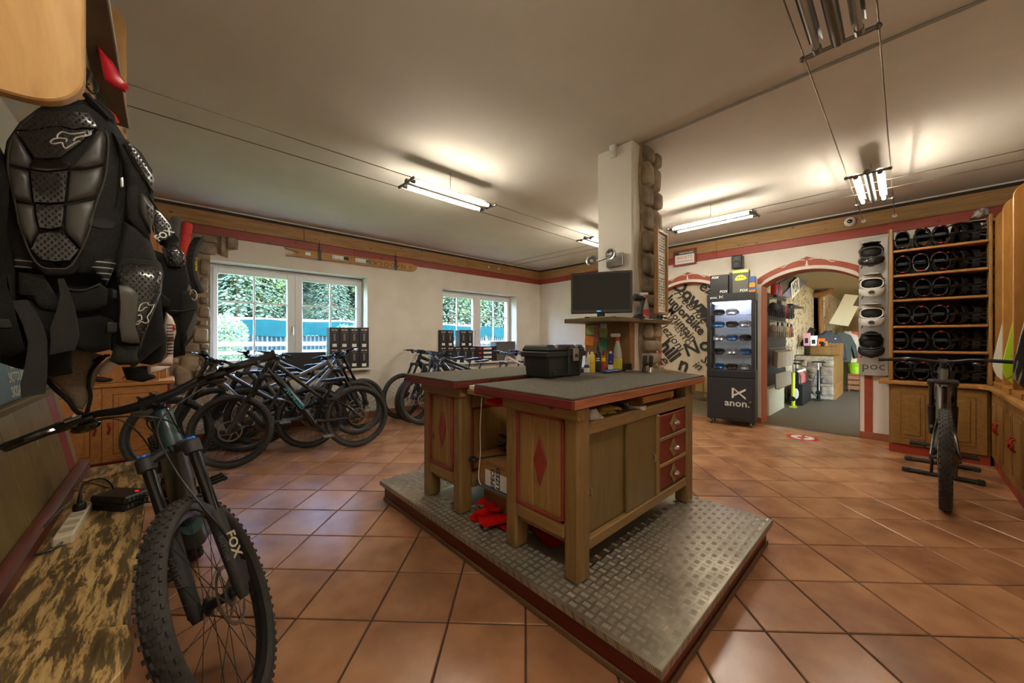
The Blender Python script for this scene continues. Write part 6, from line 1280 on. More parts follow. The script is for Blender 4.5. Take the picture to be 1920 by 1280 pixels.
t = thing('wooden_tray', 'shallow light wooden tray pushed into the bench slot', 'tray', TR(2.14, 1.10, ZS)); q = MB(); q.bx(-.2, .2, -.09, .14, .04, .048); q.bx(-.2, .2, -.1, -.09, .03, .07, .002); q.bx(-.2, .2, -.10, .14, .0, .006); q.bx(-.2, -.19, -.09, .14, 0, .07); q.bx(.19, .2, -.09, .14, 0, .07); q.build('tray', wood('tray_wood', (176, 122, 66), (142, 92, 46), 'x', .5, knots=False), t)
# items in the gap between the benches
gp = thing('gap_shelf', 'low grey edged shelf between the two workbenches', 'shelf', TR(0, 0, 0)); MB().bx(1.43, 2.5, 1.475, 1.882, .318, .334, .003).build('board', GRY, gp)
for x in (1.5, 2.4): MB().bx(x, x + .04, 1.475, 1.882, PLZ, .317, .003).build('support', OLVY, gp)
CARD = mat('cardboard', (168, 124, 72), .75, c2=(150, 108, 60), scale=5); t = thing('cardboard_box', 'brown cardboard box with a white label on the low shelf between benches', 'box', TR(0, 0, .335)); MB().bx(1.45, 1.80, 1.53, 1.878, 0, .185, .003).build('box', CARD, t)
MB().bx(1.448, 1.4495, 1.55, 1.80, .004, .10).build('label', WPR, t); text('lettering', 'SPECI\nALIZED', .05, FR((1.4472, 1.70, .055), (0, 0, 1), (0, 1, 0), (-1, 0, 0)), BPR, t, .0005, bold=.001); text('lettering', 'SPECIALIZED', .03, FR((1.4482, 1.70, .14), (0, -1, 0), (0, 0, 1), (-1, 0, 0)), mat('box_print', (112, 84, 52), .7), t, .0005)
MB().bx(1.45, 1.80, 1.68, 1.73, .1855, .187).build('packing_tape', mat('packing_tape', (190, 156, 104), .2), t)
t = thing('coiled_cables', 'heap of black coiled cables on the cardboard box', 'cable', TR(1.60, 1.70, .524)); q = MB()
for k in range(7):
    c = Vector((rnd.uniform(-.04, .05), rnd.uniform(-.05, .08), .02 + k * .012)); r = rnd.uniform(.05, .08); ax_ = Vector((rnd.uniform(-.5, .5), rnd.uniform(-.5, .5), 1)).normalized(); u = ax_.orthogonal().normalized(); w_ = ax_.cross(u)
    q.tube([c + (u * math.cos(i * PI / 7) + w_ * math.sin(i * PI / 7)) * r for i in range(14)], .0055, 5, closed=True)
q.v = [(x, y, max(z, .001)) for x, y, z in q.v]; q.build('coil', BLK, t); MB().bx(-.10, -.04, -.10, -.06, .0, .03, .003).build('connector', mat('blue_connector', (70, 80, 150), .4), t)
t = thing('spoon_tool', 'black spoon-ended hook hanging out over the cardboard box', 'tool', TR(1.42, 1.80, .515)); MB().ell((-.03, .05, -.02), (.025, .035, .022), 12, 8).build('cup', BLK, t); MB().tube([(-.02, .02, -.012), (.06, -.10, .022), (.12, -.16, .03)], .006, 6).build('stem', BLK, t)
RPL = mat('red_sheeting', (206, 16, 18), .35, spec=.5, c2=(170, 8, 12), scale=8); t = thing('red_sheeting', 'folded red plastic sheeting on the tread plate between the benches', 'sheeting', TR(0, 0, PLZ + .004))
for (x, y, a, w, l, z) in ((1.50, 1.72, .3, .26, .30, 0), (1.47, 1.66, -.4, .22, .30, .016), (1.62, 1.60, .9, .24, .34, .03), (1.58, 1.40, 1.3, .20, .36, 0), (1.66, 1.34, 1.5, .18, .30, .018), (1.56, 1.78, .1, .2, .26, .045)):
    q = MB(); n_ = 10; v = []; f = []
    for i in range(n_ + 1):
        for j in range(n_ + 1):
            u, w2 = (i / n_ - .5) * l, (j / n_ - .5) * w; v.append((u, w2, .012 + .018 * math.sin(w2 * 55 + i * .5) * math.cos(u * 8) + .012 * noise.noise(Vector((u * 12, w2 * 12, z * 99)))))
    for i in range(n_):
        for j in range(n_): p_ = i * (n_ + 1) + j; f.append((p_, p_ + n_ + 1, p_ + n_ + 2, p_ + 1))
    v = [(a_, b_, max(c_, 0)) for a_, b_, c_ in v]; q.add(v, f, TR(x, y, z, a)); q.build('fold', RPL, t, 60)
t = thing('cross_plank', 'short thick plank bridging the two workbench tops', 'plank', TR(0, 0, PLZ)); MB().bx(1.33, 1.50, 1.602, 1.834, .762, .795, .006).build('plank', OLVX, t)
t = thing('red_bag', 'small red plastic bag stuffed under the plank between the benches', 'bag', TR(1.45, 1.68, PLZ + .70)); q = MB().ell((0, 0, .03), (.08, .09, .034), 14, 8); q.v = [tuple(Vector(p) + noise.noise_vector(Vector(p) * 30) * .015) for p in q.v]; q.build('bag', RPL, t)
t = thing('small_box', 'white and red small box on the plank between the bench tops', 'box', TR(1.40, 1.73, PLZ + .796, .1)); MB().bx(-.05, .02, -.06, .10, 0, .022, .002).build('box', WHT, t); MB().bx(.021, .06, -.06, .08, 0, .02, .002).build('sleeve', REDM, t)
t = tag(MB().tube(spline([(1.405, 1.78, PLZ + .74), (1.40, 1.79, PLZ + .55), (1.41, 1.80, PLZ + .4), (1.395, 1.80, PLZ + .25), (1.405, 1.79, PLZ + .20)], 5), .003, 5).build('white_cord', WPR), 'thin white cord dangling in front of the gap between benches', 'cord')
# ================================================================ DISPLAY CASE AND THINGS ON THE ARCH WALL
DCB = mat('case_charcoal', (40, 42, 46), .42); DCF = mat('case_frame', (34, 36, 40), .4)
ux, ud = Vector((.138, -.990, 0)).normalized(), Vector((.990, .138, 0)).normalized()
DM = FR((5.86, 2.01, 0), ux, ud, (0, 0, 1)); W, D = .60, .34
dc = thing('display_case', 'charcoal glass display case on castors with goggles inside', 'display case', DM)
MB().bx(0, W, 0, D, .085, .70, .004).build('cabinet', DCB, dc); dd = MB().bx(.03, W - .03, -.008, -.001, .12, .68, .002).build('door', DCB, dc); MB().lathe([(.010, 0), (.010, .008), (0, .010)], 12, FR((W - .055, -.008, .37), (1, 0, 0), (0, 0, 1), (0, -1, 0))).build('knob', STEEL, dd)
MB().bx(-.004, W + .004, -.006, D + .004, .702, .80, .004).build('case_base', DCF, dc); MB().bx(-.004, W + .004, -.006, D + .004, 1.80, 1.915, .004).build('header', DCF, dc)
for (x, y) in ((0, 0), (W - .045, 0), (0, D - .03), (W - .045, D - .03)): MB().bx(x, x + .045, y, y + .03, .80, 1.80, .002).build('post', DCF, dc)
MB().bx(.045, W - .045, .010, .015, .80, 1.80).build('glass_pane', GLASS, dc)
for x in (.008, W - .012): MB().bx(x, x + .004, .03, D - .03, .80, 1.80).build('glass_pane', GLASS, dc)
MB().bx(.06, W - .06, .05, D - .05, 1.785, 1.799).build('added_case_glow', mat('added_glow', (224, 232, 255), .4, emit=4.0), dc); MB().bx(.045, W - .045, D - .012, D - .008, .80, 1.80).build('back_panel', mat('case_back_sheen', (176, 180, 196), .3), dc)  # added glow panel and pale lilac back stand in for window reflections
for i, z in enumerate((1.02, 1.22, 1.42, 1.60)): MB().bx(.02, W - .02, .03, D - .02, z, z + .006, .001).build('glass_shelf', glass('shelf_glass', (.86, .92, .92)), dc)
FR1 = lambda x, y, z: FR((x, y, z), (1, 0, 0), (0, 0, 1), (0, -1, 0))
LOGOM = mat('case_logo', (206, 206, 202), .5)
def anon_mark(x, z, s, y):
    q = MB()
    for poly in ([(-.5, -.35), (-.5, .5), (-.36, .38), (-.36, -.35)], [(-.5, .5), (-.36, .38), (.5, -.42), (.5, -.25), (-.36, .5)], [(-.36, -.2), (-.36, -.05), (.5, .5), (.5, .32), (-.2, -.12)]): q.prism([(a * s, b * s) for a, b in poly], .001, FR1(x, y, z))
    return q.build('brand_mark', LOGOM, dc)
anon_mark(.405, .47, .17, -.0082); text('lettering', 'anon.', .135, FR1(.385, -.0082, .335), LOGOM, dc, .001, bold=.002, sx=1.05); text('lettering', 'anon.', .045, FR1(.09, -.0064, 1.865), LOGOM, dc, .001, bold=.001); anon_mark(.185, 1.865, .05, -.0064)
for (x, y) in ((.05, .04), (W - .05, .04), (.05, D - .04), (W - .05, D - .04)):
    q = MB().lathe([(.0, -.012), (.03, -.012), (.034, -.008), (.034, .008), (.03, .012), (0, .012)], 16, Matrix.Translation((x, y, .035)) @ Matrix.Rotation(PI / 2, 4, 'Y')); q.bx(x - .018, x + .018, y - .02, y + .02, .05, .085, .003); q.build('castor', DSTEEL, dc)
n = 0
for si, z in enumerate((.802, 1.027, 1.227, 1.427, 1.607)):
    for k in range(3):
        if si == 4 and k == 2: continue
        col_ = ((38, 90, 150), (30, 32, 36), (150, 156, 170))[(si + k) % 3]; nm = ('left', 'middle', 'right')[k]; sn = ('floor', 'lowest glass shelf', 'second glass shelf', 'third glass shelf', 'top glass shelf')[si]
        t = thing('goggles', '%s ski goggles on the %s of the display case, at the %s' % (('blue', 'black', 'silver')[(si + k) % 3], sn, nm), 'goggles', DM @ Matrix.Translation((.13 + k * .17, .15, z + .001)) @ Matrix.Rotation(rnd.uniform(-.2, .2), 4, 'Z'), 'goggles in the display case')
        fr_ = [(.075 * math.copysign(abs(math.cos(a)) ** .7, math.cos(a)), -.03 + .03 * (abs(math.cos(a)) ** 2), .045 + .042 * math.copysign(abs(math.sin(a)) ** .7, math.sin(a))) for a in [2 * PI * i / 20 for i in range(20)]]
        MB().tube(fr_, .008, 6, closed=True).build('frame', BLK, t); MB().pillow(fr_, .018, (0, -1, 0), .1).build('lens', mat('lens_%d' % n, col_, .08, .6), t); MB().strip(spline([(-.075, .0, .045), (-.07, .07, .04), (0, .11, .035), (.07, .07, .04), (.075, 0, .045)], 4), .035, (0, 0, 1), .003).build('strap', FABD, t); n += 1
GT = mat('box_grey', (82, 82, 76), .5)
def case_box(name, label, x0, x1, y0, h, m, words, extra=None, dep=.20):
    t = thing(name, label, 'box', DM @ Matrix.Translation((0, 0, 1.916))); MB().bx(x0, x1, y0, y0 + dep, 0, h, .002).build('carton', m, t); xc = (x0 + x1) / 2
    for (tx, sz, dx, z, mm) in words: text('lettering', tx, sz, FR1(xc + dx, y0 - .0006, z), mm, t, .0005, bold=.001, shear=.1)
    if extra: extra(t, x0, x1, y0, h)
    return t
case_box('helmet_box', 'tall black helmet box on the display case', .03, .265, .05, .285, mat('box_black', (22, 22, 23), .45), (('FOX', .05, .06, .035, WPR), ('FOX', .045, -.05, .25, WPR)))
def helm_pic(t, x0, x1, y0, h):
    MB().bx(x0, x1, y0 - .001, y0 - .0002, h * .86, h, 0).build('lime_band', GREEN, t); xc = (x0 + x1) / 2; q = MB(); q.prism([(-.07, -.02), (-.06, .015), (-.03, .045), (.02, .05), (.06, .025), (.075, -.01), (.04, -.025), (-.04, -.03)], .001, FR1(xc, y0 - .0004, h * .62)); q.build('printed_helmet', mat('lime_print', (206, 222, 40), .5), t); q = MB()
    for a in (-.03, 0, .03): q.prism([(a - .012, -.005), (a + .008, -.002), (a + .012, .012), (a - .006, .014)], .0005, FR1(xc, y0 - .0016, h * .64))
    q.build('printed_vents', GT, t)
case_box('helmet_box', 'grey helmet box with a lime helmet picture on the display case', .325, .52, .03, .33, GT, (('FOX', .05, .04, .03, WPR), ('SPEEDFRAME', .026, 0, .305, WPR)), helm_pic); case_box('helmet_box', 'black helmet box behind the lime helmet picture', .27, .32, .10, .31, mat('box_black2', (26, 26, 26), .45), ())
def gog_pic(t, x0, x1, y0, h): xc = (x0 + x1) / 2; MB().prism([(-.035, -.03), (.03, -.03), (.04, .01), (.02, .035), (-.03, .03)], .001, FR1(xc, y0 - .0004, h * .45)).build('printed_goggle', mat('orange_print2', (240, 140, 20), .4), t); MB().bx(x0, x1, y0 - .0006, y0, 0, h * .14).build('orange_band', ORG, t)
case_box('goggle_box', 'small blue goggle box with an orange lens picture on the display case', .525, .60, .03, .22, mat('box_blue', (40, 80, 140), .4), (), gog_pic, .14)
t = thing('wall_speaker', 'small black loudspeaker on the wall above the display case', 'speaker', AV(XA) @ Matrix.Translation((-1.735, 2.425, 0))); MB().bx(-.07, .07, -.10, .10, .02, .15, .012).build('cabinet', BLK, t); MB().lathe([(.05, .148), (.052, .155), (.04, .152), (.0, .14)], 20, Matrix.Translation((0, -.035, 0))).build('woofer', MBLK, t); MB().lathe([(.022, .15), (.022, .154), (0, .150)], 14, Matrix.Translation((0, .055, 0))).build('tweeter', GRY, t); MB().bx(-.02, .02, -.02, .02, 0, .02).build('bracket', BLK, t)
t = thing('framed_sign', 'red framed sign reading BOOTS on the timber cornice', 'sign', AV(XA - .031) @ Matrix.Translation((-2.545, 2.64, 0))); q = MB(); w, h = .19, .135
for (a, b, c, d) in ((-w, w, -h, -h + .03), (-w, w, h - .03, h), (-w, -w + .03, -h + .03, h - .03), (w - .03, w, -h + .03, h - .03)): q.bx(a, b, c, d, 0, .022, .004)
q.build('frame', RTRIM, t); MB().bx(-w + .028, w - .028, -h + .028, h - .028, .004, .010).build('sheet', WPR, t); MB().bx(-w + .03, w - .03, h - .085, h - .032, .010, .0105).build('header_band', mat('sign_green', (44, 62, 44), .5), t); text('lettering', 'NORTHLAND', .038, Matrix.Translation((.03, .077, .0112)), WPR, t, .0004, bold=.0006); text('lettering', 'BOOTS', .062, Matrix.Translation((0, .0, .0108)), mat('sign_red', (200, 80, 50), .6), t, .0004, sp=1.3); text('lettering', 'SKI & SNOWBOARD', .03, Matrix.Translation((0, -.065, .0108)), GRY, t, .0004)

# ================================================================ BANNER IN THE FIRST ARCH
BX = 6.56; t = thing('fabric_banner', 'cream fabric banner printed with black sport words hanging in the left arch', 'banner', TR(0, 0, 0)); v = []; f = []; ny, nz = 24, 10
for i in range(ny + 1):
    y = 1.985 + 1.045 * i / ny
    for j in range(nz + 1): z0 = .60 + .12 * (i / ny); z = z0 + (arch_z(y, *AR[1]) - .01 - z0) * j / nz; v.append((BX + .008 * math.sin(i * .9 + j * .2), y, z))
for i in range(ny):
    for j in range(nz): p = i * (nz + 1) + j; f.append((p, p + 1, p + nz + 2, p + nz + 1))
v2 = [(x + .003, y, z) for x, y, z in v]; o = len(v)
MB().add(v + v2, f + [tuple(reversed([k + o for k in q])) for q in f]).build('cloth', mat('banner_cream', (196, 184, 158), .8), t, 80)
INK = mat('banner_ink', (40, 36, 32), .7)
def btext(s, a, b, bold=.004, shear=0.0, m=INK):
    p, q = onx(1220 + a[0] / 3.2, 440 + a[1] / 3.2, BX - .012), onx(1220 + b[0] / 3.2, 440 + b[1] / 3.2, BX - .012); d = q - p; L = d.length; d.normalize(); n = Vector((-1, 0, 0))
    o = text('printed_word', s, .1, Matrix.Identity(4), m, t, .0008, 'LEFT', shear=shear, bold=bold); w = max(vv.co.x for vv in o.data.vertices); k = L / w; o.matrix_local = FR(p, d, n.cross(d), n) @ Matrix.Scale(k, 4)
for s, a, b, bo, sh in (('Down', (150, 285), (335, 470), .003, 0), ('Freeride', (150, 335), (335, 525), 0, .45), ('JuniorBike', (105, 375), (315, 590), .003, 0), ('Mountain', (110, 440), (262, 632), .001, 0), ('ABBIGLIAMENTO', (20, 372), (232, 660), 0, 0), ('lezioni', (72, 545), (192, 692), 0, .2), ('hill', (72, 650), (150, 745), .004, 0), ('No', (205, 700), (350, 650), .002, 0), ('n', (170, 770), (225, 790), .002, 0), ('ezi', (300, 300), (390, 345), .001, 0), ('in', (255, 770), (305, 800), 0, .4), ('Ski', (330, 440), (385, 560), .004, 0), ('e', (65, 730), (95, 770), 0, .3), ('So', (310, 735), (370, 790), 0, .2)): btext(s, a, b, bo, sh)

# ================================================================ SHOP ROOM BEYOND THE ARCHES
CARP = mat('grey_carpet', (112, 104, 86), .9, c2=(84, 78, 64), scale=180, bump=.3, bscale=240)
def paper_mat():
    m = mat('word_wallpaper', (206, 190, 156), .7); nt = m.node_tree; N = nt.nodes; L = nt.links; tc = N.new('ShaderNodeTexCoord'); mp = N.new('ShaderNodeMapping'); mp.inputs['Scale'].default_value = (2.2, 2.2, 1.0); mp.inputs['Rotation'].default_value = (0, .35, 0); L.new(tc.outputs['Object'], mp.inputs[0])
    n = N.new('ShaderNodeTexNoise'); n.inputs['Scale'].default_value = 4.2; n.inputs['Detail'].default_value = 1.5; n.inputs['Distortion'].default_value = 1.5; L.new(mp.outputs[0], n.inputs['Vector'])
    r = N.new('ShaderNodeValToRGB'); e = r.color_ramp.elements; e[0].position = .44; e[0].color = lin((206, 190, 156)); e[1].position = .452; e[1].color = lin((40, 36, 30)); a = e.new(.50); a.color = lin((40, 36, 30)); b = e.new(.508); b.color = lin((206, 190, 156)); L.new(n.outputs['Fac'], r.inputs[0]); L.new(r.outputs[0], N['Principled BSDF'].inputs['Base Color']); return m
WPAP = paper_mat(); SHW = mat('shop_wall', (206, 186, 146), .8)
tag(MB().bx(XA, 17.0, -3.0, 6.2, -.06, -.001).build('floor_shop', CARP), 'grey carpet floor of the shop room', kind='structure'); tag(MB().bx(XB, 17.0, -3.0, 6.2, 2.55, 2.65).build('ceiling_shop', SHW), 'cream ceiling of the shop room', kind='structure')
tag(MB().bx(XB, 12.4, 1.63, 1.75, 0, 2.55).build('wall_shop_left', WPAP), 'word-patterned wallpaper behind the glove display', kind='structure'); tag(MB().bx(12.75, 17.0, 1.45, 1.55, 0, 2.55).build('wall_shop_far', WPAP), 'word-patterned wallpaper at the back of the shop', kind='structure')
tag(MB().bx(16.9, 17.0, -3.0, 6.2, 0, 2.55).build('wall_shop_end', SHW), 'end wall of the shop room', kind='structure'); tag(MB().bx(XB, 17, -3.1, -3.0, 0, 2.55).build('wall_shop_right', SHW), 'right wall of the shop room', kind='structure'); tag(MB().bx(XB, 17, 6.2, 6.3, 0, 2.55).build('wall_shop_back', SHW), 'back wall of the shop room', kind='structure'); tag(MB().bx(9.3, 9.4, 1.76, 6.2, 0, 2.55).build('wall_shop_inner', SHW), 'inner wall behind the banner', kind='structure')
SHL = mat('shop_tube', (255, 232, 196), .4, emit=LAMP_E * .6)  # first three lamps are added, mostly out of view, to light the shop
for (x, y, lb) in ((8.3, -.6, 'added shop ceiling lamp nearest the open arch'), (10.8, -.6, 'added shop ceiling lamp above the aisle'), (13.6, -.4, 'added shop ceiling lamp at the back'), (7.9, 3.1, 'shop ceiling lamp behind the banner')):
    l = thing('shop_lamp', lb, 'ceiling lamp', TR(x, y, 2.50)); MB().bx(-.5, .5, -.06, .06, .02, .049, .004).build('housing', WHT, l)
    for s in (-1, 1): MB().cyl((-.47, s * .035, 0), (.47, s * .035, 0), .014, 8).build('fluorescent_tube', SHL, l)
def onY(px, py, Y): return ony(px, py, Y)
S7 = lambda a, b: (1420 + a / 9.145, 660 + b / 9.145); S6 = lambda a, b: (1420 + a / 6.4, 480 + b / 6.4)
t = thing('glove_display', 'white slatted wall display with hooks for gloves inside the arch', 'display', TR(0, 0, 0)); MB().bx(7.12, 8.22, 1.50, 1.628, 0, .44, .004).build('plinth', mat('plinth_white', (196, 188, 156), .5), t); MB().bx(7.12, 8.9, 1.60, 1.628, .44, 2.05, 0).build('back_board', mat('display_dark', (44, 42, 38), .7), t)
for z in (1.93, 1.56, 1.10): MB().tube([(7.12, 1.50, z), (8.8, 1.50, z)], .008, 6).build('hook_rail', STEEL, t)
MB().bx(8.1, 9.2, 1.35, 1.62, 1.86, 1.885, .003).build('upper_shelf', BLK, t)
def glove(x, y, z, m, label, grp, s=1.0):
    g = thing('glove', label, 'glove', Matrix.Translation((x, y, z)) @ Matrix.Rotation(rnd.uniform(-.3, .3), 4, 'Z') @ Matrix.Scale(s, 4), grp); q = MB(); q.ell((0, 0, -.09), (.03, .045, .06), 10, 8)
    for k in range(4): q.tube([(0, -.033 + k * .022, -.13), (0, -.036 + k * .024, -.22 + .012 * abs(k - 1.5))], [.012, .009], 6)
    q.tube([(0, .04, -.09), (0, .065, -.15)], [.013, .009], 6); q.build('hand', m, g); MB().bx(-.008, .008, -.04, .04, -.045, .005, .002).build('header_card', CREAM if rnd.random() < .6 else BLK, g); return g
gm = [mat('glove_black', (26, 24, 22), .7), mat('glove_charcoal', (52, 48, 44), .7), mat('glove_grey', (120, 110, 98), .75), mat('glove_tan', (134, 118, 96), .75), mat('glove_red', (150, 40, 32), .6), mat('glove_mustard', (178, 130, 40), .7)]
on_ = ('first', 'second', 'third', 'fourth', 'fifth', 'sixth', 'seventh', 'eighth', 'ninth', 'tenth')
for k in range(10): glove(7.22 + k * .155, 1.47, 1.90, gm[(0, 1, 0, 0, 1, 4, 0, 1, 0, 1)[k]], on_[k] + ' dark glove from the arch in the upper row of the glove display', 'gloves on the wall display', 1.25); glove(7.24 + k * .15, 1.47, 1.53, gm[(2, 2, 3, 2, 3, 2, 5, 2, 4, 3)[k]], on_[k] + ' pale glove from the arch in the middle row of the glove display', 'gloves on the wall display', 1.15)
for k, x in enumerate((7.25, 7.55, 7.85, 8.15)):
    b = thing('guard_box', on_[k] + ' pale knee guard box of the row under the gloves', 'box', Matrix.Translation((x, 1.42, .80)) @ Matrix.Rotation(.5, 4, 'Z') @ Matrix.Rotation(-.15, 4, 'Y'), 'guard boxes under the gloves'); MB().bx(-.10, .10, -.03, .03, 0, .26, .004).build('carton', mat('carton_pale_%d' % k, (176, 162, 138), .6), b); MB().ell((.11, -.02, .12), (.05, .03, .11), 10, 8).build('black_pad', FABD, b)
for k in range(6):
    b = thing('product_card', on_[k] + ' pale boxed product of the lowest row on the white plinth', 'box', Matrix.Translation((7.2 + k * .17, 1.40, .445)) @ Matrix.Rotation(.35, 4, 'Z') @ Matrix.Rotation(.22, 4, 'Y'), 'boxed products on the plinth'); MB().bx(-.05, .05, -.03, .03, 0, .24, .003).build('carton', mat('carton_grey_%d' % k, (170, 158, 134), .6), b); MB().bx(.0505, .052, -.02, .02, .03, .16).build('window', BPR, b)
for k, (x, z, c_) in enumerate(((7.25, 1.98, (190, 40, 34)), (7.42, 1.96, (36, 78, 130)), (7.60, 1.98, (186, 38, 34)))):
    b = thing('water_bottle', ('near red', 'blue', 'far red')[k] + ' drinking bottle at the top of the glove display', 'bottle', TR(x, 1.46, z)); MB().lathe([(.0, 0), (.045, 0), (.048, .02), (.046, .16), (.03, .19)], 14).build('body', mat('bottle_%d' % k, c_, .35), b); MB().lathe([(.03, .19), (.032, .22), (.015, .235), (0, .235)], 12).build('cap', BLK, b)
for nm, pts, m, lb in (('poster_board', ((255, 330), (400, 250), (500, 250), (330, 460), (275, 470)), BLK, 'dark slanted poster board above the gloves'), ('poster_board', ((500, 255), (595, 305), (375, 500), (275, 475)), mat('poster_blue', (64, 72, 120), .4, c2=(120, 120, 150), scale=6), 'blue slanted snowboard poster above the gloves')):
    P_ = [onY(*S6(a, b), 1.56) for a, b in pts]; b = thing(nm, lb, 'poster', TR(0, 0, 0)); MB().prism([(p.x, p.z) for p in P_], .012, WV(1.57 if 'dark' in lb else 1.55)).build('board', m, b)
    if 'blue' in lb:
        q = [onY(*S6(a, b_), 1.53) for a, b_ in ((410, 420), (500, 330))]; d = (q[1] - q[0]).normalized(); MB().prism([(-.42, -.16), (.42, -.16), (.42, .16), (-.42, .16)], .002, FR((q[0] + q[1]) / 2, d, Vector((0, -1, 0)).cross(d), (0, -1, 0))).build('white_label', WPR, b); text('lettering', 'MSK', .34, FR((q[0] + q[1]) / 2 + Vector((0, -.004, 0)), d, Vector((0, -1, 0)).cross(d), (0, -1, 0)), BPR, b, .001)
# ---- stone counter
ct = thing('sales_counter', 'stone faced sales counter with a wooden side inside the shop', 'counter', TR(0, 0, 0)); MB().bx(9.93, 10.3, .99, 1.62, 0, .90, .01).build('mortar_core', MORTAR, ct); k = 300
for (a, b, c, d) in ((760, 130, 860, 250), (865, 160, 1105, 270), (1115, 130, 1315, 250), (1075, 245, 1290, 415), (865, 280, 1000, 360), (1095, 425, 1305, 555), (880, 370, 1050, 460), (1090, 575, 1315, 750), (880, 480, 1060, 600), (900, 615, 1070, 720), (1030, 745, 1315, 825), (760, 260, 860, 400)):
    p, q = onx(*S7(a, b), 9.93), onx(*S7(c, d), 9.93); obj('stone', stone_mesh(abs(p.y - q.y), abs(p.z - q.z), .05, k), ct, AV(9.935) @ Matrix.Translation((-(p.y + q.y) / 2, (p.z + q.z) / 2, 0))); k += 1
MB().bx(9.95, 11.4, .965, .988, .34, .90, .004).build('wood_side', OCH, ct); MB().bx(9.95, 11.4, .968, .988, .0, .33, .004).build('wood_plinth', OCHX, ct); MB().bx(10.31, 11.4, .99, 1.62, 0, .90).build('body', OCHX, ct); MB().bx(10.9, 11.4, .96, 1.5, .90, 1.16, .006).build('wood_box', OCH, ct); MB().bx(9.93, 10.88, .99, 1.62, .902, .915, .003).build('glass_top', GBLK, ct); MB().bx(9.93, 10.88, .99, 1.60, 1.10, 1.11, .002).build('glass_lid', GLASS, ct); MB().bx(9.93, 9.94, .99, 1.60, .916, 1.10).build('glass_front', GLASS, ct)
for lb, px, py, h, m in (('white sprayer bottle on the sales counter', 1526, 660, .22, WPR), ('orange topped carton on the sales counter', 1540, 661, .16, ORG), ('wooden box of accessories on the sales counter', 1545, 664, .10, mat('tan_box', (170, 120, 60), .6)), ('pink edged device on the sales counter', 1513, 658, .28, mat('pink_edge', (206, 150, 160), .5))):
    p = onx(px, py, 10.2); b = thing('counter_item', lb, 'counter item', TR(10.2, p.y, 1.111)); MB().bx(-.05, .05, -.055, .055, 0, h, .006).build('body', m, b); MB().bx(-.051, -.05, -.03, .03, h * .2, h * .6).build('label', BPR, b)
b = thing('arm_screen', 'dark tilted panel with an orange knob behind the counter', 'screen', TR(10.6, 1.50, 1.12)); MB().box((0, 0, .18), (.03, .12, .45), Matrix.Rotation(.45, 4, 'X'), .004).build('panel', BLK, b); MB().box((-.02, -.02, .12), (.02, .05, .04), None, .004).build('knob', ORG, b)
# ---- crate with bottles, pumps
cr = thing('black_crate', 'black display crate with bottles beside the stone counter', 'crate', TR(0, 0, 0)); MB().bx(8.68, 9.56, 1.30, 1.49, .005, .40, .004).build('crate', BLK, cr); MB().ell((8.677, 1.40, .22), (.003, .04, .10), 12, 8).build('logo_oval', WPR, cr)
for k in range(5):
    b = thing('care_bottle', on_[k] + ' small care bottle on the black crate', 'bottle', TR(8.76 + k * .15, 1.38, .401), 'care bottles on the black crate'); MB().lathe([(.04, 0), (.04, .16), (.02, .19), (.02, .22), (0, .22)], 12).build('body', mat('care_%d' % k, ((30, 28, 28), (170, 60, 50), (150, 110, 60), (186, 50, 70), (60, 40, 36))[k], .4), b); MB().lathe([(.022, .22), (.03, .25), (0, .26)], 10).build('cap', WPR, b)
def pump(x, y, m, h, label, base):
    p = thing('floor_pump', label, 'floor pump', TR(x, y, 0)); MB().lathe([(.0, .02), (.03, .02), (.03, h * .78), (.022, h * .8)], 14).build('barrel', m, p); MB().cyl((0, 0, h * .78), (0, 0, h * .97), .008, 8).build('rod', STEEL, p); MB().tube([(0, -.11, h), (0, -.05, h + .008), (0, .05, h + .008), (0, .11, h)], .014, 8).build('handle', BLK, p); MB().prism([(-.13, -.04), (-.02, -.07), (.13, -.03), (.13, .03), (-.02, .07), (-.13, .04)], .02, ch=.005).build('foot', base, p); MB().lathe([(.045, 0), (.045, .03), (0, .03)], 14, Matrix.Translation((-.035, 0, .16)) @ Matrix.Rotation(-PI / 2, 4, 'Y')).build('gauge', BLK, p); MB().tube(spline([(0, .03, .06), (-.05, .10, .2), (-.04, .07, .45), (-.02, .03, .55)], 5), .006, 6).build('hose', BLK, p)
pump(8.40, 1.40, mat('pump_lime', (196, 206, 30), .4), .80, 'lime yellow floor pump at the edge of the plinth', mat('pump_lime2', (196, 206, 30), .4)); pump(9.72, 1.20, GBLK, .78, 'black floor pump in front of the stone counter', BLK); pump(9.62, 1.53, GBLK, .80, 'black floor pump behind the crate', BLK)
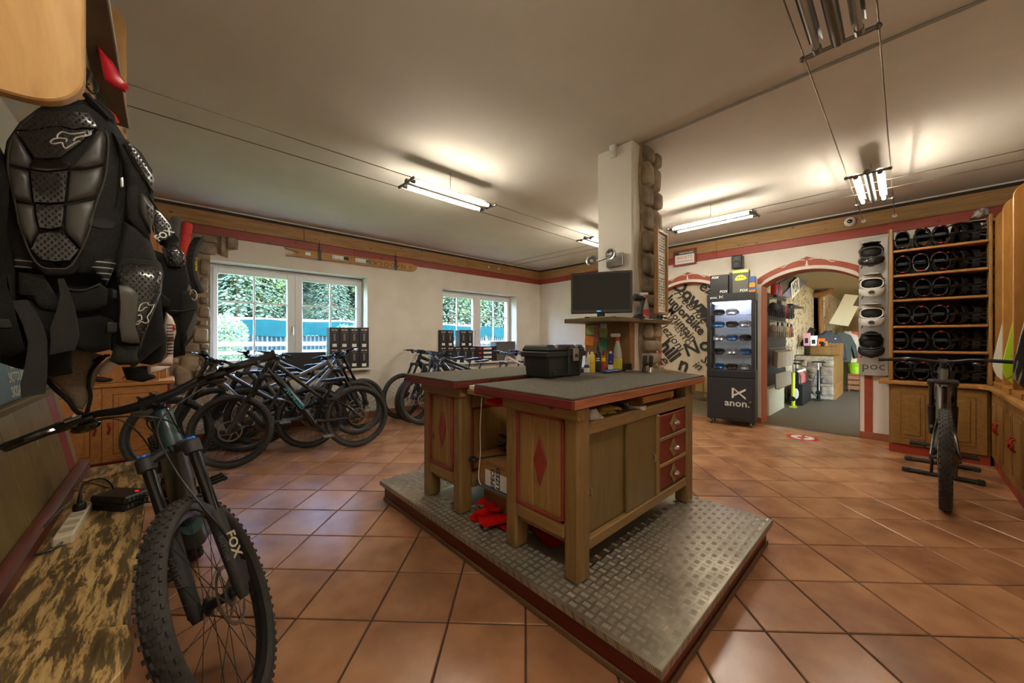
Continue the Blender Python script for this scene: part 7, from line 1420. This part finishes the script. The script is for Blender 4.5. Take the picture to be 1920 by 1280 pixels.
# ---- clothes rack
rk2 = thing('clothes_rail', 'wooden clothes rail behind the sales counter', 'clothes rail', TR(0, 0, 0)); MB().tube([(11.7, 1.30, 1.42), (13.2, .82, 1.42)], .018, 8).build('rail', OCHX, rk2)
for x, y in ((11.7, 1.30), (13.2, .82)): MB().cyl((x, y, 0), (x, y, 1.42), .018, 8).build('post', DSTEEL, rk2)
def coat(x, y, c_, label, s=1.0, extra=None):
    g = thing('jacket', label, 'jacket', TR(x, y, 1.40, -1.2, s=s), 'jackets on the shop rail'); P_ = [(-.10, 0), (-.20, -.05), (-.30, -.30), (-.33, -.60), (-.25, -.62), (-.20, -.30), (-.20, -.72), (.20, -.72), (.20, -.30), (.25, -.62), (.33, -.60), (.30, -.30), (.20, -.05), (.10, 0), (.06, .05), (-.06, .05)]
    m = mat('coat_' + label[:12], c_, .7, c2=tuple(int(v * .8) for v in c_), scale=6); MB().prism(P_[::-1] if False else P_, .10, FR((0, .05, 0), (1, 0, 0), (0, 0, 1), (0, -1, 0)), ch=.03).build('body', m, g); MB().tube([(-.06, -.05, .05), (0, -.06, .03), (.06, -.05, .05)], .015, 6).build('collar', m, g); MB().tube([(0, 0, .04), (0, 0, .10), (.02, 0, .12)], .004, 5).build('hanger_hook', STEEL, g)
    if extra: MB().box((.05, -.055, -.30), (.13, .004, .12), Matrix.Rotation(.5, 4, 'Y')).build('paper_tag', mat('tag_tan', (190, 170, 110), .7), g); MB().prism([(-.02, 0), (.02, 0), (0, .03)], .002, FR((.12, -.051, -.14), (1, 0, 0), (0, 0, 1), (0, -1, 0))).build('chest_mark', WPR, g)
coat(11.62, 1.26, (44, 46, 56), 'navy jacket with a paper tag at the front of the shop rail', 1.05, True); coat(12.05, 1.08, (52, 60, 50), 'dark green jacket behind the navy one on the shop rail'); coat(12.45, .99, (190, 180, 168), 'white jacket with orange trim on the shop rail'); coat(12.8, .92, (176, 60, 40), 'orange jacket at the back of the shop rail')
# ---- tree-trunk post, curved branch, skis, buckets, shoes
TRK = wood('trunk_wood', (158, 108, 56), (116, 74, 36), 'z', .6); b = thing('trunk_post', 'rustic tree-trunk post with a curved branch near the shop ceiling', 'post', TR(0, 0, 0)); MB().tube([(12.55, 1.50, 0), (12.58, 1.47, .9), (12.52, 1.50, 1.7), (12.56, 1.52, 2.53)], [.075, .065, .06, .055], 12).build('trunk', TRK, b)
P_ = [onx(*S6(a, c), 12.3) for a, c in ((670, 470), (740, 465), (820, 440), (890, 395), (940, 330), (965, 278))]; MB().tube(spline(P_, 4), .07, 10).build('branch', TRK, b)
for q, (pts, lb) in enumerate(((((1130, 465), (940, 820)), 'left white ski leaning in the shop'), (((1190, 500), (1010, 830)), 'right white ski with a dark tip leaning in the shop'))):
    a, c = onx(*S6(*pts[0]), 12.6 + q * .2), onx(*S6(*pts[1]), 12.3 + q * .2); b = thing('leaning_ski', lb, 'ski', TR(0, 0, 0)); c.z = max(c.z, .9); MB().strip([c, c.lerp(a, .5), a], [.26, .24, .26], (0, 1, .25), .02).build('ski', mat('ski_cream_%d' % q, (206, 196, 170), .4), b)
    if q: MB().strip([c.lerp(a, .72) - Vector((.014, 0, 0)), a - Vector((.014, 0, 0))], .24, (0, 1, .25), .006).build('dark_tip', mat('ski_tip', (88, 78, 74), .5), b)
b = thing('ski_stand', 'grey ski stand carrying the white skis', 'stand', TR(12.5, .95, 0)); MB().bx(-.15, .35, -.15, .15, .0, .9, .01).build('pedestal', mat('stand_cream', (190, 180, 150), .6), b)
for q, (x, y, c_, lb) in enumerate(((12.1, .80, (150, 186, 30), 'lime green bucket on a wooden crate in the shop'), (12.6, .77, (176, 40, 110), 'magenta bucket behind the lime one in the shop'))):
    b = thing('bucket', lb, 'bucket', TR(x, y, .425)); MB().lathe([(.12, 0), (.16, .25), (.175, .26), (.165, .25), (.115, .02), (0, .02)], 18).build('tub', mat('bucket_%d' % q, c_, .4), b); c2_ = thing('wooden_crate', 'wooden crate under the %s bucket' % ('lime green', 'magenta')[q], 'crate', TR(x, y, 0)); k = MB()
    for zz in (.05, .17, .29): 
        for s in (-1, 1): k.bx(-.14, .14, s * .13 - .008, s * .13 + .008, zz, zz + .09, .003); k.bx(s * .14 - .008, s * .14 + .008, -.13, .13, zz, zz + .09, .003)
    k.bx(-.14, .14, -.13, .13, .40, .42); k.bx(-.13, -.11, -.12, -.1, 0, .4); k.bx(.11, .13, -.12, -.1, 0, .4); k.bx(-.13, -.11, .1, .12, 0, .4); k.bx(.11, .13, .1, .12, 0, .4); k.build('slats', wood('crate_wood', (150, 96, 46), (120, 72, 34), 'x', .6, knots=False), c2_)
sh = thing('shoe_shelf', 'dark shoe shelf at the right of the shop aisle', 'shelf', TR(0, 0, 0)); 
for z in (.35, .70, 1.05, 1.40, 1.75): MB().bx(13.2, 15.2, .45, .80, z, z + .02).build('shelf_board', mat('shelf_dark', (60, 52, 44), .6), sh)
for x in (13.2, 15.2): MB().bx(x - .015, x + .015, .45, .80, 0, 2.1).build('upright', OCH, sh)
MB().bx(13.2, 15.2, .42, .45, 0, 2.1).build('back', BLK, sh)
for zi, z in enumerate((.37, .72, 1.07, 1.42, 1.77)):
    for k in range(5):
        c_ = ((190, 60, 40), (40, 38, 36), (60, 70, 40), (150, 146, 136))[(0 if zi == 3 else (zi + k) % 4)]; g = thing('shoe', '%s shoe from the left on the %s shoe shelf board' % (on_[k], ('lowest', 'second', 'third', 'fourth', 'top')[zi]), 'shoe', TR(13.35 + k * .38, .64, z + .001, .3), 'shoes on the shop shelf'); MB().tube([(-.12, 0, .05), (-.08, 0, .06), (0, 0, .045), (.09, 0, .03), (.13, 0, .025)], [.035, .05, .04, .028, .015], 10, asp=.8, up=(0, 0, 1)).build('upper', mat('shoe_%d_%d' % (zi, k), c_, .6), g); MB().bx(-.13, .13, -.038, .038, 0, .018, .006).build('sole', WPR, g)
b = thing('shop_bench', 'low cream block standing past the buckets in the shop', 'plinth', TR(13.9, .98, 0)); MB().bx(-.6, .6, -.12, .12, 0, .32, .01).build('block', mat('cream_block', (196, 186, 158), .6), b); MB().bx(-.6, .6, -.125, .125, .32, .34, .004).build('top', OCHX, b)
for k in range(5):
    b = thing('chrome_stool', on_[k] + ' chrome legged rack seen under the banner', 'rack', TR(7.6 + k * .12, 2.05 + k * .22, 0), 'chrome racks under the banner'); q = MB()
    for s in (-1, 1): q.cyl((0, s * .09, 0), (0, s * .09, .62), .010, 8)
    q.build('legs', STEEL, b); MB().bx(-.12, .12, -.10, .10, .62, .64, .003).build('shelf', BLK, b)
# ================================================================ THINGS ON THE WINDOW WALL
YB = 5.86
def tube_box(px0, py0, px1, py1, label, rows, logo=True, dep=.15, grp='black boxes stacked on the window sills'):
    p, q = ony(px0, py0, YB), ony(px1, py1, YB); w, h = q.x - p.x - .004, p.z - q.z - .002; t = thing('product_box', label, 'box', TR(p.x + .002, YB, q.z + .001), grp)
    MB().bx(0, w, 0, dep, 0, h, .002).build('carton', mat_pbox, t)
    if logo and h > w:
        MB().bx(w * .2, w * .8, -.0012, 0, h * .86, h * .90).build('logo', WPR, t); MB().bx(w * .42, w * .58, -.0016, 0, h * .87, h * .925).build('logo_dot', REDM, t); q_ = MB(); q_.bx(w * .25, w * .75, -.001, 0, h * .76, h * .775)
        for i in range(5): q_.bx(w * .4, w * .6, -.001, 0, h * (.36 + i * .07), h * (.40 + i * .07))
        q_.build('printed_lines', mat('print_pale', (150, 148, 142), .6), t); MB().bx(w * .28, w * .72, -.0012, 0, h * .05, h * .20).build('label', WPR, t)
    elif logo: MB().bx(w * .35, w * .75, -.0012, 0, h * .3, h * .7).build('logo', WPR, t); MB().bx(w * .12, w * .25, -.0012, 0, h * .35, h * .65).build('logo_dot', REDM, t)
    return t
mat_pbox = mat('carton_black', (28, 26, 26), .45)
cx_ = (618, 636.5, 655, 673.5, 692); nm_ = ('first', 'second', 'third', 'fourth')
for r, (y0, y1) in enumerate(((613.5, 652), (652, 688))):
    for k in range(4):
        if r == 1 and k == 1: pass
        tube_box(cx_[k], y0, cx_[k + 1], y1, '%s tall black box from the left, %s row on the left window sill' % (nm_[k], ('upper', 'lower')[r]), r)
t = tube_box(534, 661, 611, 690, 'long flat black box with white lettering lying on the left window sill', 0, False, .18); text('lettering', 'SE-XTREME', .045, FR((.42, -.001, .05), (1, 0, 0), (0, 0, 1), (0, -1, 0)), WPR, t, .0006, shear=.2, bold=.001)
for k, (a, b) in enumerate(((825, 838), (838, 851), (862, 876), (876, 887))):
    tube_box(a, 618.5, b, 649, '%s tall box from the left, upper row on the right window sill' % nm_[k], 0)
for k, (a, b) in enumerate(((825, 838), (838, 852), (852, 866), (866, 880), (880, 893))):
    tube_box(a, 649, b, 681, '%s tall box from the left, lower row on the right window sill' % on_[k], 0)
for k in range(4): tube_box(893, 649 + k * 8, 931, 657 + k * 8, '%s flat black box down in the stack on the right window sill' % nm_[k], 0)
p, q = ony(931, 641, YB), ony(966, 676, YB); t = thing('plastic_crate', 'grey plastic crate at the right end of the right window sill', 'crate', TR(p.x, YB, q.z + .002)); w, h = q.x - p.x, p.z - q.z; GC = mat('crate_grey', (86, 82, 76), .5); k = MB(); k.bx(0, w, 0, .008, 0, h, .002); k.bx(0, w, .20, .208, 0, h, .002); k.bx(0, .008, 0, .2, 0, h, .002); k.bx(w - .008, w, 0, .2, 0, h, .002); k.bx(0, w, 0, .2, 0, .006); k.build('body', GC, t); MB().tube([(0, 0, h), (w, 0, h), (w, .2, h), (0, .2, h)], .009, 6, closed=True).build('rim', DSTEEL, t)
# radiator below the right window
t = thing('radiator', 'cream panel radiator under the right window', 'radiator', TR(0, 0, 0)); q = MB().bx(4.2, 5.5, 5.85, 5.90, .16, .70, .01); q.build('panel', CREAM, t); k = MB()
for i in range(32): k.bx(4.21 + i * .04, 4.23 + i * .04, 5.842, 5.85, .18, .68, .003)
k.build('fins', CREAM, t); k = MB()
for x in (4.4, 5.3): k.bx(x, x + .03, 5.90, 5.919, .3, .6)
k.build('wall_brackets', DSTEEL, t)
# ---- the old ski hung on the wall
a, b = ony(536, 471, 5.885), ony(781, 503, 5.885); d = (b - a).normalized(); L = (b - a).length; n = Vector((0, -1, 0)); M = FR(a.lerp(b, .5), d, n.cross(d), n)
SKY = mat('ski_mustard', (176, 128, 50), .45, c2=(160, 112, 42), scale=8); t = thing('wall_ski', 'mustard yellow ski with a forked tail hung below the cornice', 'ski', M); hw = .062
poly = [(-L / 2, -hw), (-L / 2 + .1, -hw * .9), (L / 2 - .10, -hw * 1.05), (L / 2 - .04, -hw * .8), (L / 2, -.01), (L / 2, .02), (L / 2 - .04, hw * .85), (L / 2 - .1, hw * 1.05), (-L / 2 + .12, hw * .9), (-L / 2, hw), (-L / 2, hw * .6), (-L / 2 + .10, hw * .35), (-L / 2 + .155, .0), (-L / 2 + .10, -hw * .35), (-L / 2, -hw * .6)]
MB().prism(poly, .014, ch=.002).build('ski', SKY, t); MB().bx(-L / 2 + .24, -L / 2 + .31, -.02, .025, .014, .015).build('sticker', WPR, t)
for x0, nm in ((-.39, 'toe_binding'), (-.05, 'heel_binding')):
    k = MB(); k.box((x0 + .09, 0, .03), (.22, .062, .032), None, .008); k.box((x0 + .05, 0, .055), (.10, .05, .03), None, .01); k.build(nm, WHT, t); MB().box((x0 + .18, 0, .045), (.07, .05, .03), None, .006).build(nm + '_lever', BLK if x0 < -.2 else GRY, t)
for x0 in (-L / 2 + .42, L / 2 - .40): MB().bx(x0 - .012, x0 + .03, -hw * 1.1, hw * 1.3, -.002, .018, .002).build('strap', BLK, t); MB().tube([(x0 + .008, hw, .012), (x0 + .012, hw + .16, .004)], [.010, .003], 6).build('hanger_wire', BLK, t)
text('lettering', 'NADOCK', .105, Matrix.Translation((.50, -.0, .0146)) @ Matrix.Rotation(PI, 4, 'Z'), mat('ski_ink', (92, 60, 26), .6), t, .0005, sp=1.25, sx=1.1); text('lettering', 'N', .07, Matrix.Translation((L / 2 - .12, 0, .0146)) @ Matrix.Rotation(2.6, 4, 'Z'), mat('ski_ink2', (92, 60, 26), .6), t, .0005)
# ================================================================ OUTDOORS
GRASS = mat('meadow', (60, 84, 36), .9, c2=(90, 108, 54), scale=3); tag(MB().bx(-40, 60, YO + .1, 24, -.5, -.25).build('ground_outside', GRASS), 'grass outside the windows', kind='structure')
v = []; f = []; nx_, ny_ = 30, 14
for i in range(nx_ + 1):
    for j in range(ny_ + 1):
        x = -40 + 110 * i / nx_; y = 22 + 50 * j / ny_; v.append((x, y, -.3 + 34 * (j / ny_) ** .9 + 2.0 * noise.noise(Vector((x * .09, y * .09, 0)))))
for i in range(nx_):
    for j in range(ny_): p = i * (ny_ + 1) + j; f.append((p, p + ny_ + 1, p + ny_ + 2, p + 1))
tag(MB().add(v, f).build('hillside', mat('hill_green', (36, 52, 34), .95, c2=(78, 90, 58), scale=.5, lohi=(.5, .68)), None, 80), 'wooded hillside rising behind the fence', kind='structure')
def tree_mesh(kind, seed, m):
    r = random.Random(seed); q = MB(); v = []; f = []
    if kind == 'spruce':
        for i in range(5200):
            h = r.random() ** .8; a = r.random() * 2 * PI; rad = (1 - h) * 1.7 * math.sqrt(r.uniform(.25, 1)) + .05; p = Vector((rad * math.cos(a), rad * math.sin(a), 1.0 + h * 8.5 - rad * .35)); s = r.uniform(.10, .20) * (1.1 - h * .5)
            o = Vector((math.cos(a), math.sin(a), -.45)).normalized(); w = Vector((-math.sin(a), math.cos(a), r.uniform(-.2, .2))); k = len(v); v += [p - w * s * .45, p + o * s, p + w * s * .45, p + Vector((0, 0, .18 * s)) - o * s * .5]; f += [(k, k + 1, k + 3), (k + 1, k + 2, k + 3)]
    else:
        for i in range(5000):
            d = Vector((r.gauss(0, 1), r.gauss(0, 1), r.gauss(0, 1))).normalized() * r.uniform(.55, 1); p = Vector((d.x * 2.0, d.y * 2.0, 3.6 + d.z * 2.4)); p += Vector((noise.noise(p), noise.noise(p + Vector((9, 0, 0))), noise.noise(p + Vector((0, 9, 0))))) * .7; s = r.uniform(.06, .12); e = Vector((r.gauss(0, 1), r.gauss(0, 1), r.gauss(0, 1))).normalized(); w = e.orthogonal().normalized(); k = len(v); v += [p - e * s, p + w * s * .7, p + e * s, p - w * s * .7]; f.append((k, k + 1, k + 2, k + 3))
    return q.add(v, f).mesh('foliage', m, None)
FOLS = mat('spruce_green', (40, 62, 46), .8, c2=(76, 98, 70), scale=.9, rnd_obj=.35); FOLB = mat('leaf_green', (60, 84, 44), .8, c2=(92, 114, 70), scale=1.2, rnd_obj=.25); BARK = mat('bark', (92, 76, 60), .9)
ms = [tree_mesh('spruce', s, FOLS) for s in (1, 2)]; mbv = [tree_mesh('broad', s, FOLB) for s in (3, 4)]; trk = MB().tube([(0, 0, -1), (0, 0, 4), (0, 0, 8.5)], [.2, .14, .03], 8).mesh('trunk', BARK); trb = MB().tube([(0, 0, -.5), (.1, 0, 1.5), (0, .1, 3.8)], [.2, .16, .08], 8).mesh('trunk', BARK)
r = random.Random(5)
def hill_z(y): return -.3 + 34 * max(0, (y - 22) / 50) ** .9
for i in range(128):
    az = math.radians(r.uniform(44, 96)); dist = 24 + 26 * r.random() ** 1.5; x, y = dist * math.cos(az), dist * math.sin(az)
    if y < 23: y = 23 + r.random() * 4
    sp = r.random() < .80 or y > 34; s = r.uniform(.75, 1.15); t = thing('spruce_tree' if sp else 'broadleaf_tree', 'dark spruce tree on the hillside seen through the windows' if sp else 'light green leafy tree on the slope seen through the windows', 'tree', TR(x, y, hill_z(y) - .2, r.random() * 6, s=s), 'spruces on the hillside' if sp else 'leafy trees on the slope')
    obj('foliage', (ms if sp else mbv)[i % 2], t); obj('trunk', trk if sp else trb, t)
for i, (px, Y, s, lb) in enumerate(((398, 13.5, .42, 'leafy bush behind the railing at the left end of the left window'), (655, 13.0, .36, 'leafy shrub right of the left window muntin outside'), (690, 12.5, .40, 'leafy shrub outside the right edge of the left window'), (612, 9.5, .22, 'flowering shrub low outside the left window'))):
    x = ony(px, 640, Y).x; t = thing('shrub', lb, 'shrub', TR(x, Y, -.35, i, s=s)); obj('foliage', mbv[i % 2], t); obj('trunk', trb, t)
TF = mat('teal_tarpaulin', (8, 54, 56), .95, spec=.1, c2=(6, 46, 50), scale=1.5); fn = thing('fence', 'fence hung with teal tarpaulin outside the windows', 'fence', TR(0, 0, 0)); YFN = 16.5
v = []; f = []
for i in range(121): x = -8 + 40 * i / 120; sag = .10 * abs(math.sin(i * PI / 8)); v += [(x, YFN + .03 * math.sin(i * 1.3), 1.38 + .03 * math.sin(i * .9)), (x, YFN, 2.02 - sag * .6)]
for i in range(120): f.append((i * 2, i * 2 + 1, i * 2 + 3, i * 2 + 2))
MB().add(v, f).build('tarpaulin', TF, fn)
for i in range(16): MB().cyl((-8 + i * 2.67, YFN + .06, -.25), (-8 + i * 2.67, YFN + .06, 2.15), .035, 8).build('post', ALU, fn)
MB().bx(-8, 32, YFN + .10, YFN + .12, -.25, 1.40).build('backing', mat('fence_shade', (22, 40, 42), .8), fn)  # dark sheet added so the bright ground stays hidden between pickets
q = MB()
for i in range(270): x = -8 + .15 * i; q.bx(x, x + .05, YFN + .02, YFN + .03, -.25, 1.42)
tag(q.build('pickets', mat('fence_dark', (20, 52, 56), .6), fn), kind='stuff')
rl = thing('road_railing', 'white weathered road railing outside the windows', 'railing', TR(0, 0, 0)); RW = mat('railing_white', (104, 100, 95), .8, c2=(80, 75, 70), scale=5)
for (z, h) in ((1.13, .12), (.92, .10), (.68, .16), (.42, .12)): MB().bx(-8, 30, 11.0, 11.08, z - h / 2, z + h / 2, .01).build('rail', RW, rl)
for i in range(14): MB().bx(-8 + i * 2.8, -7.86 + i * 2.8, 11.085, 11.2, -.25, 1.2, .01).build('post', RW, rl)
t = thing('red_roof', 'long low red roof behind the fence outside', 'roof', TR(0, 0, 0)); MB().prism([(0, 2.0), (1.6, 2.28), (3.2, 2.0), (3.2, 1.9), (0, 1.9)], 14, FR((2, 19.2, 0), (0, 1, 0), (0, 0, 1), (1, 0, 0))).build('roof_sheet', mat('roof_red', (130, 76, 70), .7), t); MB().bx(2.2, 15.8, 19.5, 22.0, -.3, 1.9).build('shed_wall', SHW, t)
t = thing('flower_box', 'window box of pink geraniums outside the right window', 'flower box', TR(0, 0, 0)); MB().bx(3.9, 5.5, 6.335, 6.52, .70, .86, .01).build('planter', mat('planter_brown', (110, 70, 50), .7), t); q = MB(); q2 = MB(); rr = random.Random(3)
for i in range(240): p = Vector((rr.uniform(3.9, 5.5), rr.uniform(6.36, 6.52), .88 + abs(rr.gauss(0, .10)))); s = rr.uniform(.015, .03); (q2 if (rr.random() < .45 and (p.x > 5.0 or p.x < 4.25)) else q).ell(p, (s, s, s * .7), 5, 3)
tag(q.build('leaves', FOLB, t), kind='stuff'); tag(q2.build('blossoms', mat('geranium', (222, 84, 110), .6), t), kind='stuff')
